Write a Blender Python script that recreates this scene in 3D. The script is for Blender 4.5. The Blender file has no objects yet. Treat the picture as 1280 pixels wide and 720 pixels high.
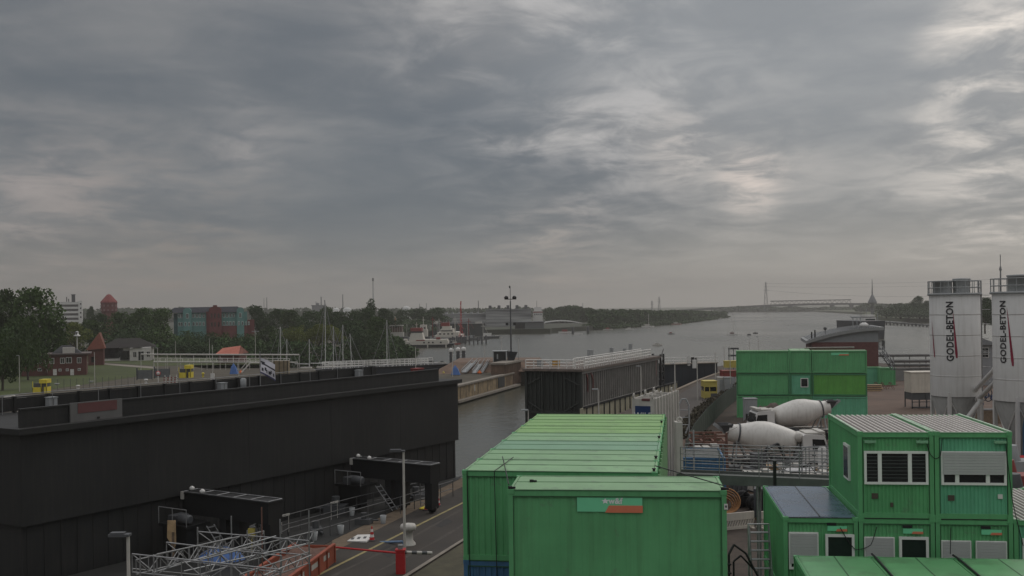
import bpy, math, random
from mathutils import Matrix, Vector
random.seed(7)
R = math.radians
sc = bpy.context.scene
C = sc.collection

# ------------------------------------------------------------------ camera
CAM_H = 13.0
ROLL = R(0.8)
cam = bpy.data.cameras.new('camera')
cam.sensor_width = 36.0; cam.lens = 36.0
cam.clip_start = 0.5; cam.clip_end = 30000
cam.shift_y = 26.0 / 1280.0
camo = bpy.data.objects.new('camera', cam); C.objects.link(camo)
camo.matrix_world = Matrix.Translation((0, 0, CAM_H)) @ Matrix.Rotation(math.pi/2, 4, 'X') @ Matrix.Rotation(-ROLL, 4, 'Z')
sc.camera = camo

# ------------------------------------------------------------------ exposure
sc.view_settings.view_transform = 'Standard'
sc.view_settings.look = 'None'
sc.view_settings.exposure = 0.22
sc.view_settings.gamma = 1.0
sc.view_settings.use_curve_mapping = False
sc.cycles.volume_bounces = 0
sc.cycles.max_bounces = 6
sc.cycles.transparent_max_bounces = 8

# ------------------------------------------------------------------ world: overcast sky
SUN_AZ = R(42)      # to the right of the view axis
SUN_EL = R(38)
w = bpy.data.worlds.new('World'); sc.world = w; w.use_nodes = True
nt = w.node_tree; nt.nodes.clear()
def N(t, **kw):
    n = nt.nodes.new(t)
    for k, v in kw.items():
        setattr(n, k, v)
    return n
def LK(a, b): nt.links.new(a, b)
def MATH(op, a, b=None, c=None, clamp=False):
    n = N('ShaderNodeMath', operation=op); n.use_clamp = clamp
    for i, x in enumerate((a, b, c)):
        if x is None: continue
        if isinstance(x, (int, float)): n.inputs[i].default_value = x
        else: LK(x, n.inputs[i])
    return n.outputs[0]
def MIXC(f, a, b, bt='MIX'):
    n = N('ShaderNodeMix', data_type='RGBA', blend_type=bt)
    for i, x in ((0, f), (6, a), (7, b)):
        if isinstance(x, (int, float)): n.inputs[i].default_value = x
        elif isinstance(x, tuple): n.inputs[i].default_value = (*x, 1)
        else: LK(x, n.inputs[i])
    return n.outputs[2]
def SMOOTH(x, a, b):
    n = N('ShaderNodeMapRange', interpolation_type='SMOOTHSTEP')
    LK(x, n.inputs[0]); n.inputs[1].default_value = a; n.inputs[2].default_value = b
    return n.outputs[0]
tc = N('ShaderNodeTexCoord')
sep = N('ShaderNodeSeparateXYZ'); LK(tc.outputs['Generated'], sep.inputs[0])
dx, dy, dz = sep.outputs
up = MATH('MAXIMUM', dz, 0.0)
den = MATH('ADD', up, 0.13)
px = MATH('DIVIDE', dx, den); py = MATH('DIVIDE', dy, den)
cmb = N('ShaderNodeCombineXYZ'); LK(px, cmb.inputs[0]); LK(py, cmb.inputs[1]); cmb.inputs[2].default_value = 3.7
def NOISE(scale, detail, rough, offs, dist=0.0, sx=1.0, sy=1.0):
    mp = N('ShaderNodeMapping'); LK(cmb.outputs[0], mp.inputs[0])
    mp.inputs['Location'].default_value = offs
    mp.inputs['Scale'].default_value = (sx, sy, 1)
    n = N('ShaderNodeTexNoise'); LK(mp.outputs[0], n.inputs['Vector'])
    n.inputs['Scale'].default_value = scale; n.inputs['Detail'].default_value = detail
    n.inputs['Roughness'].default_value = rough; n.inputs['Distortion'].default_value = dist
    return n.outputs[0]
nbig = NOISE(0.6, 3, 0.5, (2.3, 0.4, 0), 0.4, 1.0, 0.9)
nmid = NOISE(1.35, 8, 0.58, (5.1, 1.3, 0), 0.5, 1.0, 0.95)
nfine = NOISE(4.2, 8, 0.60, (0.7, 9.1, 0), 0.5, 1.0, 0.9)
cl = MATH('ADD', MATH('MULTIPLY', nbig, 0.36), MATH('ADD', MATH('MULTIPLY', nmid, 0.40), MATH('MULTIPLY', nfine, 0.24)))
clf = SMOOTH(cl, 0.37, 0.66)
# brighter towards the right, where the sun stands behind the cloud
side = SMOOTH(dx, -0.5, 0.6)
dark = MIXC(side, (0.095, 0.110, 0.127), (0.180, 0.191, 0.202))
light = MIXC(side, (0.235, 0.231, 0.228), (0.400, 0.390, 0.378))
cloud = MIXC(clf, dark, light)
hz = MIXC(side, (0.192, 0.180, 0.165), (0.50, 0.47, 0.425))
hzm = MATH('MULTIPLY', MATH('SUBTRACT', 1.0, SMOOTH(dz, 0.005, 0.11)), 0.80)
cloud = MIXC(hzm, cloud, hz)
# thin spots in the cloud where the sun breaks through
def GLOW(u, v, r_, gain, col):
    d = Vector(((u-640)/1280.0, 1.0, (386-v)/1280.0)).normalized()
    dt = N('ShaderNodeVectorMath', operation='DISTANCE')
    LK(tc.outputs['Generated'], dt.inputs[0]); dt.inputs[1].default_value = d
    g = MATH('SUBTRACT', 1.0, SMOOTH(dt.outputs['Value'], 0.0, r_))
    m = MATH('MULTIPLY', g, MATH('ADD', 0.18, SMOOTH(nmid, 0.38, 0.70)))
    m = MATH('MULTIPLY', m, MATH('ADD', 0.15, MATH('MULTIPLY', SMOOTH(nfine, 0.38, 0.66), 1.25)))
    return MIXC(MATH('MULTIPLY', m, gain, clamp=True), cloud, col)
# the heavy blue grey bank across the middle of the view
def BANKD(u, v, r_, amount, col, flat=2.6):
    d = Vector(((u-640)/1280.0, 1.0, (386-v)/1280.0)).normalized()
    sb = N('ShaderNodeVectorMath', operation='SUBTRACT'); LK(tc.outputs['Generated'], sb.inputs[0]); sb.inputs[1].default_value = d
    ml = N('ShaderNodeVectorMath', operation='MULTIPLY'); LK(sb.outputs[0], ml.inputs[0]); ml.inputs[1].default_value = (1, 1, flat)
    ln = N('ShaderNodeVectorMath', operation='LENGTH'); LK(ml.outputs[0], ln.inputs[0])
    wob = MATH('ADD', ln.outputs['Value'], MATH('MULTIPLY', MATH('SUBTRACT', nmid, 0.5), 0.28))
    g = MATH('SUBTRACT', 1.0, SMOOTH(wob, r_*0.25, r_))
    return MIXC(MATH('MULTIPLY', g, amount), cloud, col)
cloud = BANKD(560, 245, 0.34, 0.72, (0.080, 0.100, 0.122))
cloud = BANKD(130, 60, 0.32, 0.35, (0.098, 0.112, 0.124))
cloud = GLOW(735, 55, 0.25, 1.0, (0.44, 0.425, 0.415))
cloud = BANKD(1010, 20, 0.36, 0.35, (0.36, 0.375, 0.385), 2.0)
cloud = GLOW(1262, 105, 0.10, 1.35, (1.05, 0.95, 0.84))
cloud = GLOW(1290, 280, 0.17, 0.6, (0.72, 0.66, 0.60))
cloud = GLOW(940, 226, 0.045, 1.0, (0.74, 0.64, 0.57))
cloud = GLOW(960, 215, 0.11, 0.25, (0.55, 0.50, 0.46))
cloud = GLOW(850, 188, 0.055, 0.6, (0.55, 0.50, 0.46))
cloud = GLOW(690, 330, 0.10, 0.6, (0.36, 0.315, 0.285))
cloud = GLOW(160, 352, 0.20, 0.7, (0.235, 0.195, 0.172))
cloud = GLOW(300, 155, 0.06, 0.7, (0.33, 0.31, 0.30))
cloud = GLOW(20, 250, 0.16, 0.7, (0.30, 0.27, 0.26))
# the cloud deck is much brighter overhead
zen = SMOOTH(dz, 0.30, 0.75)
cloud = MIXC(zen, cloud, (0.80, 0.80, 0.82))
sky = N('ShaderNodeTexSky', sky_type='NISHITA', sun_disc=False, sun_elevation=SUN_EL, sun_rotation=SUN_AZ)
skys = N('ShaderNodeVectorMath', operation='SCALE'); LK(sky.outputs[0], skys.inputs[0]); skys.inputs['Scale'].default_value = 0.06
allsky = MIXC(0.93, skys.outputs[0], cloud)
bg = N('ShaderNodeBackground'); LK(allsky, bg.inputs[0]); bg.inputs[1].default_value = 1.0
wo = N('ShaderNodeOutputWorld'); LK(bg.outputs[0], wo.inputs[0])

sun = bpy.data.lights.new('sun', 'SUN'); sun.energy = 0.55; sun.angle = R(25); sun.color = (1.0, 0.94, 0.86)
suno = bpy.data.objects.new('sun', sun); C.objects.link(suno)
sd = Vector((math.sin(SUN_AZ)*math.cos(SUN_EL), math.cos(SUN_AZ)*math.cos(SUN_EL), math.sin(SUN_EL)))
suno.rotation_euler = (-sd).to_track_quat('-Z', 'Y').to_euler()
suno.location = (60, 60, 80)

# ------------------------------------------------------------------ pixel -> world (photo measured on known planes)
cr, sr = math.cos(ROLL), math.sin(ROLL)
def ray(u, v):
    du, dv = u-640.0, v-386.0
    return (du*cr - dv*sr)/1280.0, (dv*cr + du*sr)/1280.0
def G(u, v, z=0.0):
    x, y = ray(u, v); Y = (CAM_H - z)/y
    return Vector((x*Y, Y, z))
def A(u, v, Y):
    x, y = ray(u, v)
    return Vector((x*Y, Y, CAM_H - y*Y))
def ZAT(u, v, Y): return A(u, v, Y).z
def PXM(Y): return Y/1280.0

# ------------------------------------------------------------------ materials
MATS = {}
def mat(name, col, rough=0.7, metal=0.0, var=0.25, scale=1.5, streak=0.0, bump=0.0, col2=None, spec=0.4, coords='Object', rnd=0.0, detail=5, streakcol=(0.05, 0.035, 0.02), blots=()):
    if name in MATS: return MATS[name]
    m = bpy.data.materials.new(name); m.use_nodes = True
    t = m.node_tree; n = t.nodes; b = n['Principled BSDF']
    b.inputs['Roughness'].default_value = rough; b.inputs['Metallic'].default_value = metal
    b.inputs['Specular IOR Level'].default_value = spec
    tcn = n.new('ShaderNodeTexCoord')
    src = tcn.outputs[coords]
    no = n.new('ShaderNodeTexNoise'); no.inputs['Scale'].default_value = scale; no.inputs['Detail'].default_value = detail; no.inputs['Roughness'].default_value = 0.65
    t.links.new(src, no.inputs['Vector'])
    ramp = n.new('ShaderNodeMapRange'); ramp.inputs[1].default_value = 0.3; ramp.inputs[2].default_value = 0.7
    t.links.new(no.outputs[0], ramp.inputs[0])
    mx = n.new('ShaderNodeMix'); mx.data_type = 'RGBA'
    c2 = col2 or tuple(min(1, c*(1+var)) for c in col)
    c1 = col if col2 else tuple(c*(1-var) for c in col)
    mx.inputs[6].default_value = (*c1, 1); mx.inputs[7].default_value = (*c2, 1)
    t.links.new(ramp.outputs[0], mx.inputs[0])
    out = mx.outputs[2]
    if streak > 0:
        mp = n.new('ShaderNodeMapping'); mp.inputs['Scale'].default_value = (3.2, 3.2, 0.22); t.links.new(src, mp.inputs[0])
        n2 = n.new('ShaderNodeTexNoise'); n2.inputs['Scale'].default_value = 1.6; n2.inputs['Detail'].default_value = 6; t.links.new(mp.outputs[0], n2.inputs['Vector'])
        r2 = n.new('ShaderNodeMapRange'); r2.inputs[1].default_value = 0.48; r2.inputs[2].default_value = 0.78; r2.inputs[4].default_value = streak
        t.links.new(n2.outputs[0], r2.inputs[0])
        m2 = n.new('ShaderNodeMix'); m2.data_type = 'RGBA'; t.links.new(r2.outputs[0], m2.inputs[0]); t.links.new(out, m2.inputs[6]); m2.inputs[7].default_value = (*streakcol, 1)
        out = m2.outputs[2]
    for (bc, am, bs, thr) in blots:
        n4 = n.new('ShaderNodeTexNoise'); n4.inputs['Scale'].default_value = bs; n4.inputs['Detail'].default_value = 8; n4.inputs['Roughness'].default_value = 0.7; t.links.new(src, n4.inputs['Vector'])
        r4 = n.new('ShaderNodeMapRange'); r4.inputs[1].default_value = thr; r4.inputs[2].default_value = thr+0.07; r4.inputs[4].default_value = am; t.links.new(n4.outputs[0], r4.inputs[0])
        m4 = n.new('ShaderNodeMix'); m4.data_type = 'RGBA'; t.links.new(r4.outputs[0], m4.inputs[0]); t.links.new(out, m4.inputs[6]); m4.inputs[7].default_value = (*bc, 1); out = m4.outputs[2]
    if rnd > 0:
        oi = n.new('ShaderNodeObjectInfo')
        hs = n.new('ShaderNodeHueSaturation')
        r3 = n.new('ShaderNodeMapRange'); r3.inputs[3].default_value = 1-rnd; r3.inputs[4].default_value = 1+rnd
        t.links.new(oi.outputs['Random'], r3.inputs[0]); t.links.new(r3.outputs[0], hs.inputs['Value'])
        t.links.new(out, hs.inputs['Color']); out = hs.outputs[0]
    t.links.new(out, b.inputs['Base Color'])
    rr = n.new('ShaderNodeMapRange'); rr.inputs[3].default_value = max(0.03, rough-0.12); rr.inputs[4].default_value = min(1, rough+0.12)
    t.links.new(no.outputs[0], rr.inputs[0]); t.links.new(rr.outputs[0], b.inputs['Roughness'])
    if bump > 0:
        bp = n.new('ShaderNodeBump'); bp.inputs['Strength'].default_value = bump; bp.inputs['Distance'].default_value = 0.05
        t.links.new(no.outputs[0], bp.inputs['Height']); t.links.new(bp.outputs[0], b.inputs['Normal'])
    MATS[name] = m
    return m
# paints
GREEN = mat('green paint', (0.104, 0.345, 0.143), 0.55, var=0.15, scale=0.45, streak=0.45, streakcol=(0.072, 0.195, 0.082), detail=8, blots=(((0.12, 0.20, 0.12), .5, 1.1, .60), ((0.10, 0.06, 0.035), .7, 5.0, .69)))
GREEN2 = mat('blue green paint', (0.118, 0.385, 0.225), 0.55, var=0.13, scale=0.6, streak=0.35, streakcol=(0.07, 0.20, 0.12))
GREEN3 = mat('grass green paint', (0.105, 0.325, 0.062), 0.55, var=0.12, scale=0.8, streak=0.3, streakcol=(0.07, 0.2, 0.05))
GREEN_D = mat('dark green steel', (0.050, 0.20, 0.085), 0.5, var=0.15, scale=1.2)
ROOF_S = mat('sage green roof', (0.205, 0.365, 0.185), 0.42, var=0.14, scale=0.7, streak=0.0, rnd=0.06, blots=(((0.15, 0.24, 0.14), .7, 0.9, .56), ((0.10, 0.09, 0.06), .6, 4.0, .66)))
ROOF_T = mat('teal green roof', (0.170, 0.330, 0.200), 0.40, var=0.12, scale=0.7)
ROOF_Y = mat('yellow green roof', (0.205, 0.385, 0.120), 0.42, var=0.14, scale=0.7, blots=(((0.15, 0.25, 0.09), .7, 0.9, .56), ((0.10, 0.09, 0.05), .6, 4.0, .66)))
ROOF_G = mat('wet green roof', (0.105, 0.290, 0.122), 0.35, var=0.15, scale=0.6, blots=(((0.085, 0.20, 0.09), .7, 0.8, .54), ((0.16, 0.33, 0.17), .5, 1.6, .60)))
SEAM = mat('roof seam', (0.03, 0.10, 0.04), 0.6)
GREEN_L = mat('container sign green', (0.165, 0.60, 0.32), 0.5, var=0.05)
ORANGE_S = mat('container sign orange', (0.62, 0.19, 0.10), 0.5, var=0.08)
WHITE = mat('white paint', (0.60, 0.585, 0.555), 0.5, var=0.08, scale=1.0)
WHITE_D = mat('dirty white paint', (0.45, 0.43, 0.39), 0.55, var=0.12, scale=1.2, streak=0.35, streakcol=(0.22, 0.20, 0.17))
PVC = mat('white window plastic', (0.70, 0.70, 0.66), 0.4, var=0.05)
SHUTTER = mat('grey roller shutter', (0.40, 0.40, 0.39), 0.5, var=0.05)
GLASS = mat('dark window glass', (0.012, 0.015, 0.016), 0.08, var=0.2, spec=0.6)
BLACK = mat('black gate paint', (0.0165, 0.0165, 0.0160), 0.6, var=0.35, scale=0.22, streak=0.5, streakcol=(0.034, 0.031, 0.027), detail=9)
BLACK2 = mat('black steel', (0.012, 0.012, 0.012), 0.55, var=0.3, scale=0.8)
DECKM = mat('black deck', (0.016, 0.016, 0.015), 0.7, var=0.3, scale=0.8)
BLUEBLACK = mat('blue black steel', (0.020, 0.024, 0.030), 0.6, var=0.25, scale=0.3, streak=0.3, streakcol=(0.01, 0.01, 0.012))
CHARCOAL = mat('charcoal steel', (0.215, 0.205, 0.19), 0.6, var=0.2, scale=0.5, streak=0.6, streakcol=(0.12, 0.10, 0.085))
STEEL = mat('galvanised steel', (0.36, 0.36, 0.36), 0.45, metal=0.5, var=0.2, scale=3)
STEEL_D = mat('dull scaffold steel', (0.24, 0.24, 0.24), 0.5, metal=0.4, var=0.25, scale=3)
GREYP = mat('grey paint', (0.28, 0.29, 0.29), 0.55, var=0.12, scale=1.0, streak=0.2)
DGREY = mat('dark grey paint', (0.07, 0.072, 0.075), 0.6, var=0.2, scale=1.0)
BEIGE = mat('beige panel', (0.52, 0.47, 0.40), 0.6, var=0.1, scale=1.0, streak=0.2)
BEIGE_D = mat('dull beige panel', (0.34, 0.31, 0.22), 0.75, var=0.2, scale=0.6, streak=0.5, streakcol=(0.06, 0.05, 0.035))
RUST = mat('rusty steel', (0.15, 0.075, 0.055), 0.8, var=0.4, scale=2.5, bump=0.2)
SKIPRED = mat('red orange paint', (0.26, 0.060, 0.030), 0.6, var=0.2, scale=1.5, streak=0.4)
RED = mat('red paint', (0.42, 0.020, 0.022), 0.5, var=0.15)
REDDULL = mat('dull red paint', (0.20, 0.035, 0.030), 0.6, var=0.2)
BLUE = mat('blue paint', (0.045, 0.13, 0.25), 0.55, var=0.18, scale=1.5, streak=0.25)
BLUES = mat('deep blue sign', (0.012, 0.035, 0.11), 0.5, var=0.05)
BLUEROOF = mat('wet blue roof', (0.080, 0.115, 0.165), 0.28, var=0.25, scale=1.3, streak=0.0, detail=8)
TARP = mat('blue tarpaulin', (0.06, 0.14, 0.36), 0.5, var=0.2, scale=2)
YELLOW = mat('yellow paint', (0.62, 0.50, 0.045), 0.55, var=0.12)
YELLOWD = mat('dull yellow paint', (0.44, 0.36, 0.085), 0.6, var=0.15)
ORANGE = mat('orange plastic', (0.62, 0.14, 0.03), 0.5)
TAN = mat('pale timber', (0.42, 0.29, 0.16), 0.75, var=0.25, scale=3)
TIMBER = mat('weathered timber', (0.16, 0.115, 0.075), 0.85, var=0.35, scale=3)
BRICK = mat('red brick', (0.105, 0.042, 0.034), 0.85, var=0.25, scale=3)
BRICK2 = mat('brown red brick', (0.125, 0.056, 0.05), 0.85, var=0.2, scale=2)
BRICKT = mat('tower brick', (0.145, 0.052, 0.048), 0.85, var=0.2, scale=0.5)
TEAL = mat('teal render', (0.115, 0.235, 0.215), 0.7, var=0.12, scale=0.3)
SLATE = mat('dark slate roof', (0.036, 0.036, 0.038), 0.95, var=0.2, scale=1)
TILE_O = mat('orange roof tiles', (0.40, 0.125, 0.085), 0.8, var=0.15, scale=2)
TILE_D = mat('dull red roof tiles', (0.17, 0.055, 0.035), 0.8, var=0.2, scale=2)
RENDER_W = mat('pale render', (0.50, 0.48, 0.45), 0.8, var=0.12, scale=0.8, streak=0.2)
CONC = mat('concrete', (0.20, 0.175, 0.145), 0.85, var=0.25, scale=0.8, bump=0.2)
CONC_B = mat('stained concrete wall', (0.255, 0.190, 0.110), 0.9, var=0.45, scale=0.7, streak=0.85, bump=0.3, streakcol=(0.03, 0.022, 0.014))
CONC_R = mat('brown rough wall', (0.135, 0.088, 0.062), 0.9, var=0.4, scale=0.5, streak=0.6, bump=0.3)
ASPHALT = mat('asphalt', (0.037, 0.031, 0.025), 0.85, var=0.38, scale=0.28, bump=0.12, coords='Object', detail=10)
GRAVEL = mat('gravel', (0.125, 0.093, 0.063), 0.95, var=0.35, scale=2.2, bump=0.4)
SOIL = mat('brown soil', (0.050, 0.036, 0.026), 0.95, var=0.45, scale=0.35, bump=0.5, detail=9)
SOILR = mat('reddish soil', (0.098, 0.064, 0.047), 0.95, var=0.40, scale=0.16, bump=0.4, detail=9)
PEAT = mat('dark earth heap', (0.060, 0.045, 0.035), 0.95, var=0.4, scale=1.2, bump=0.6, detail=9)
DRYG = mat('dry trampled grass', (0.062, 0.056, 0.034), 0.95, var=0.35, scale=1.2, bump=0.5, detail=9)
LAWN = mat('lawn grass', (0.040, 0.053, 0.008), 0.95, var=0.35, scale=0.12, bump=0.3, detail=9)
BANK = mat('brown grassy bank', (0.060, 0.050, 0.033), 0.95, var=0.4, scale=0.15, bump=0.3, detail=9)
LAND = mat('far meadow', (0.060, 0.070, 0.032), 0.95, var=0.3, scale=0.01, detail=8)
BARK = mat('bark', (0.060, 0.048, 0.036), 0.9, var=0.3, scale=2)
LEAF = mat('dark foliage', (0.046, 0.080, 0.019), 0.75, var=0.55, scale=0.22, rnd=0.22, spec=0.2)
LEAF2 = mat('yellow green foliage', (0.125, 0.150, 0.032), 0.75, var=0.45, scale=0.25, rnd=0.12, spec=0.2)
LEAF3 = mat('blue green foliage', (0.038, 0.069, 0.021), 0.75, var=0.45, scale=0.2, rnd=0.15, spec=0.2)
HEDGE = mat('scrub foliage', (0.075, 0.066, 0.046), 0.9, var=0.5, scale=0.6, spec=0.2)
MESHG = mat('green fence mesh', (0.030, 0.046, 0.030), 0.8, var=0.3, scale=0.8, streak=0.4, streakcol=(0.015, 0.02, 0.014))
RAILW = mat('white rail paint', (0.66, 0.64, 0.60), 0.5, var=0.1)
CLEARW = mat('white roof sheet', (0.66, 0.65, 0.62), 0.5, var=0.1)
RIBL = mat('pale rib metal', (0.50, 0.47, 0.43), 0.45, var=0.15, scale=2)
RIBD = mat('brown stained rib trough', (0.060, 0.043, 0.037), 0.6, var=0.3, scale=3)
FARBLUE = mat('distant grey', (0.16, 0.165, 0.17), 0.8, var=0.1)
RUBBER = mat('black rubber', (0.014, 0.014, 0.014), 0.8)
SILOM = mat('silo paint', (0.53, 0.52, 0.50), 0.5, var=0.07, scale=0.5, streak=0.55, streakcol=(0.38, 0.36, 0.33))
SILOC = mat('silo cone steel', (0.20, 0.195, 0.18), 0.55, var=0.15, scale=1, streak=0.3)
LETTER = mat('dark lettering', (0.035, 0.033, 0.036), 0.6)
LETTERW = mat('white lettering', (0.72, 0.72, 0.70), 0.5)
MAROON = mat('maroon stripe', (0.24, 0.018, 0.045), 0.5)
SIGNG = mat('grey sign board', (0.115, 0.112, 0.108), 0.6, var=0.1)
SIGNR = mat('faded red sign panel', (0.115, 0.045, 0.044), 0.6, var=0.15)
SKIN = mat('hose orange', (0.36, 0.17, 0.06), 0.6)

def water_mat():
    m = bpy.data.materials.new('canal water'); m.use_nodes = True
    t = m.node_tree; n = t.nodes; b = n['Principled BSDF']
    b.inputs['Base Color'].default_value = (0.050, 0.049, 0.033, 1)
    b.inputs['Roughness'].default_value = 0.22
    b.inputs['Specular IOR Level'].default_value = 0.34
    tcn = n.new('ShaderNodeTexCoord')
    mp = n.new('ShaderNodeMapping'); mp.inputs['Scale'].default_value = (1, 0.55, 1); mp.inputs['Rotation'].default_value = (0, 0, 0.4); t.links.new(tcn.outputs['Object'], mp.inputs[0])
    a = n.new('ShaderNodeTexNoise'); a.inputs['Scale'].default_value = 0.9; a.inputs['Detail'].default_value = 5; t.links.new(mp.outputs[0], a.inputs['Vector'])
    bp = n.new('ShaderNodeBump'); bp.inputs['Strength'].default_value = 0.35; bp.inputs['Distance'].default_value = 0.22; BPW = bp
    t.links.new(a.outputs[0], bp.inputs['Height']); t.links.new(bp.outputs[0], b.inputs['Normal'])
    c = n.new('ShaderNodeTexNoise'); c.inputs['Scale'].default_value = 0.006; c.inputs['Detail'].default_value = 6; t.links.new(mp.outputs[0], c.inputs['Vector'])
    r = n.new('ShaderNodeMapRange'); r.inputs[1].default_value = 0.35; r.inputs[2].default_value = 0.65; r.inputs[3].default_value = 0.16; r.inputs[4].default_value = 0.32
    t.links.new(c.outputs[0], r.inputs[0]); t.links.new(r.outputs[0], b.inputs['Roughness'])
    r2 = n.new('ShaderNodeMapRange'); r2.inputs[1].default_value = 0.38; r2.inputs[2].default_value = 0.62; r2.inputs[3].default_value = 0.12; r2.inputs[4].default_value = 0.75
    c2 = n.new('ShaderNodeTexNoise'); c2.inputs['Scale'].default_value = 0.013; c2.inputs['Detail'].default_value = 7; t.links.new(mp.outputs[0], c2.inputs['Vector'])
    t.links.new(c2.outputs[0], r2.inputs[0]); t.links.new(r2.outputs[0], bp.inputs['Strength'])
    return m
WATER = water_mat()

# ------------------------------------------------------------------ mesh builder
class MB:
    def __init__(s): s.v = []; s.f = []; s.m = []; s.sm = []
    def add(s, vs, fs, mi=0, M=None, smooth=False):
        o = len(s.v)
        s.v += [tuple(M @ Vector(p)) if M else tuple(p) for p in vs]
        s.f += [tuple(i+o for i in f) for f in fs]
        s.m += [mi]*len(fs); s.sm += [smooth]*len(fs)
        return s
    def box(s, x0, x1, y0, y1, z0, z1, mi=0, M=None):
        vs = [(x0,y0,z0),(x1,y0,z0),(x1,y1,z0),(x0,y1,z0),(x0,y0,z1),(x1,y0,z1),(x1,y1,z1),(x0,y1,z1)]
        return s.add(vs, [(3,2,1,0),(4,5,6,7),(0,1,5,4),(1,2,6,5),(2,3,7,6),(3,0,4,7)], mi, M)
    def cbox(s, c, sx, sy, sz, mi=0, M=None):
        return s.box(c[0]-sx/2, c[0]+sx/2, c[1]-sy/2, c[1]+sy/2, c[2]-sz/2, c[2]+sz/2, mi, M)
    def tube(s, p0, p1, r, n=6, mi=0, r1=None, cap=True, smooth=True):
        p0 = Vector(p0); p1 = Vector(p1); d = p1-p0
        if d.length < 1e-6: return s
        q = d.to_track_quat('Z', 'Y'); r1 = r if r1 is None else r1
        vs = []
        for P, rr in ((p0, r), (p1, r1)):
            for k in range(n):
                a = 2*math.pi*k/n
                vs.append(P + q @ Vector((rr*math.cos(a), rr*math.sin(a), 0)))
        fs = [(k, (k+1) % n, n+(k+1) % n, n+k) for k in range(n)]
        s.add(vs, fs, mi, None, smooth)
        if cap: s.add(vs, [tuple(range(n-1, -1, -1)), tuple(range(n, 2*n))], mi)
        return s
    def path(s, pts, r, n=6, mi=0):
        for a, b in zip(pts, pts[1:]): s.tube(a, b, r, n, mi)
        return s
    def lathe(s, prof, n=20, mi=0, M=None, smooth=True, caps=True):
        vs = []
        for r, z in prof:
            for k in range(n):
                a = 2*math.pi*k/n; vs.append((r*math.cos(a), r*math.sin(a), z))
        fs = []
        for i in range(len(prof)-1):
            for k in range(n):
                fs.append((i*n+k, i*n+(k+1) % n, (i+1)*n+(k+1) % n, (i+1)*n+k))
        s.add(vs, fs, mi, M, smooth)
        if caps:
            L = (len(prof)-1)*n
            s.add(vs, [tuple(range(n-1, -1, -1)), tuple(range(L, L+n))], mi, M)
        return s
    def prism(s, pts, z0, z1, mi=0, M=None):      # pts: ccw xy
        n = len(pts)
        ar = sum(pts[i][0]*pts[(i+1) % n][1]-pts[(i+1) % n][0]*pts[i][1] for i in range(n))
        if ar < 0: pts = pts[::-1]
        vs = [(p[0], p[1], z0) for p in pts]+[(p[0], p[1], z1) for p in pts]
        fs = [tuple(range(n-1, -1, -1)), tuple(range(n, 2*n))]+[(i, (i+1) % n, n+(i+1) % n, n+i) for i in range(n)]
        return s.add(vs, fs, mi, M)
    def quad(s, a, b, c, d, mi=0): return s.add([a, b, c, d], [(0, 1, 2, 3)], mi)
    def mesh(s, name, mats):
        me = bpy.data.meshes.new(name)
        me.from_pydata(s.v, [], s.f)
        for m in (mats if isinstance(mats, (list, tuple)) else [mats]): me.materials.append(m)
        me.polygons.foreach_set('material_index', s.m)
        me.polygons.foreach_set('use_smooth', s.sm)
        me.update()
        return me
    def build(s, name, mats, parent=None, loc=None):
        o = bpy.data.objects.new(name, s.mesh(name, mats)); C.objects.link(o)
        if parent: o.parent = parent
        if loc: o.location = loc
        return o
def tag(o, label=None, cat=None, group=None, kind=None):
    if label: o['label'] = label
    if cat: o['category'] = cat
    if group: o['group'] = group
    if kind: o['kind'] = kind
    return o
def thing(name, label, cat, loc=(0, 0, 0), rz=0.0, group=None):
    o = bpy.data.objects.new(name, None); C.objects.link(o); o.empty_display_size = 0.2
    o.location = loc; o.rotation_euler = (0, 0, rz)
    return tag(o, label, cat, group)
def inst(name, me, parent, loc=(0, 0, 0), rz=0.0, mats=None):
    o = bpy.data.objects.new(name, me); C.objects.link(o); o.parent = parent; o.location = loc; o.rotation_euler = (0, 0, rz)
    if mats:
        for i, m in enumerate(mats):
            if m is None: continue
            o.material_slots[i].link = 'OBJECT'; o.material_slots[i].material = m
    return o
def text_mesh(body, size, ext=0.004, spacing=1.0, bold=0.0):
    cu = bpy.data.curves.new('lettering', 'FONT'); cu.body = body; cu.size = size; cu.extrude = ext; cu.align_x = 'CENTER'; cu.align_y = 'CENTER'
    cu.space_character = spacing; cu.offset = bold; cu.resolution_u = 3
    o = bpy.data.objects.new('lettering', cu); C.objects.link(o)
    bpy.context.view_layer.update()
    dg = bpy.context.evaluated_depsgraph_get()
    me = bpy.data.meshes.new_from_object(o.evaluated_get(dg))
    me.name = 'lettering'
    bpy.data.objects.remove(o); bpy.data.curves.remove(cu)
    return me
def RX(a): return Matrix.Rotation(a, 4, 'X')
def RY(a): return Matrix.Rotation(a, 4, 'Y')
def RZ(a): return Matrix.Rotation(a, 4, 'Z')
def T(x, y, z): return Matrix.Translation((x, y, z))

# ================================================================== LAND AND WATER
b = MB(); b.quad((-9000, -200, -3), (9000, -200, -3), (9000, 14000, -3), (-9000, 14000, -3))
tag(b.build('water', WATER), kind='structure')
b = MB(); b.quad((-9000, -200, -8), (9000, -200, -8), (9000, 14000, -8), (-9000, 14000, -8))
tag(b.build('ground', SOIL), kind='structure')

def slab(name, pts, z0, z1, m):
    b = MB(); b.prism([(p[0], p[1]) for p in pts], z0, z1)
    return tag(b.build(name, m), kind='structure')
GD = Vector((math.sin(R(32.2)), math.cos(R(32.2)), 0))     # along the black lock gate
GNv = Vector((-GD.y, GD.x, 0))                              # away from the camera, across it
g0 = Vector((-23.65, 49.06, 0)); GLEN = 36.3
g1 = g0 + GD*GLEN
QD = Vector((math.sin(R(17.5)), math.cos(R(17.5)), 0))      # along the lock axis
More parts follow.
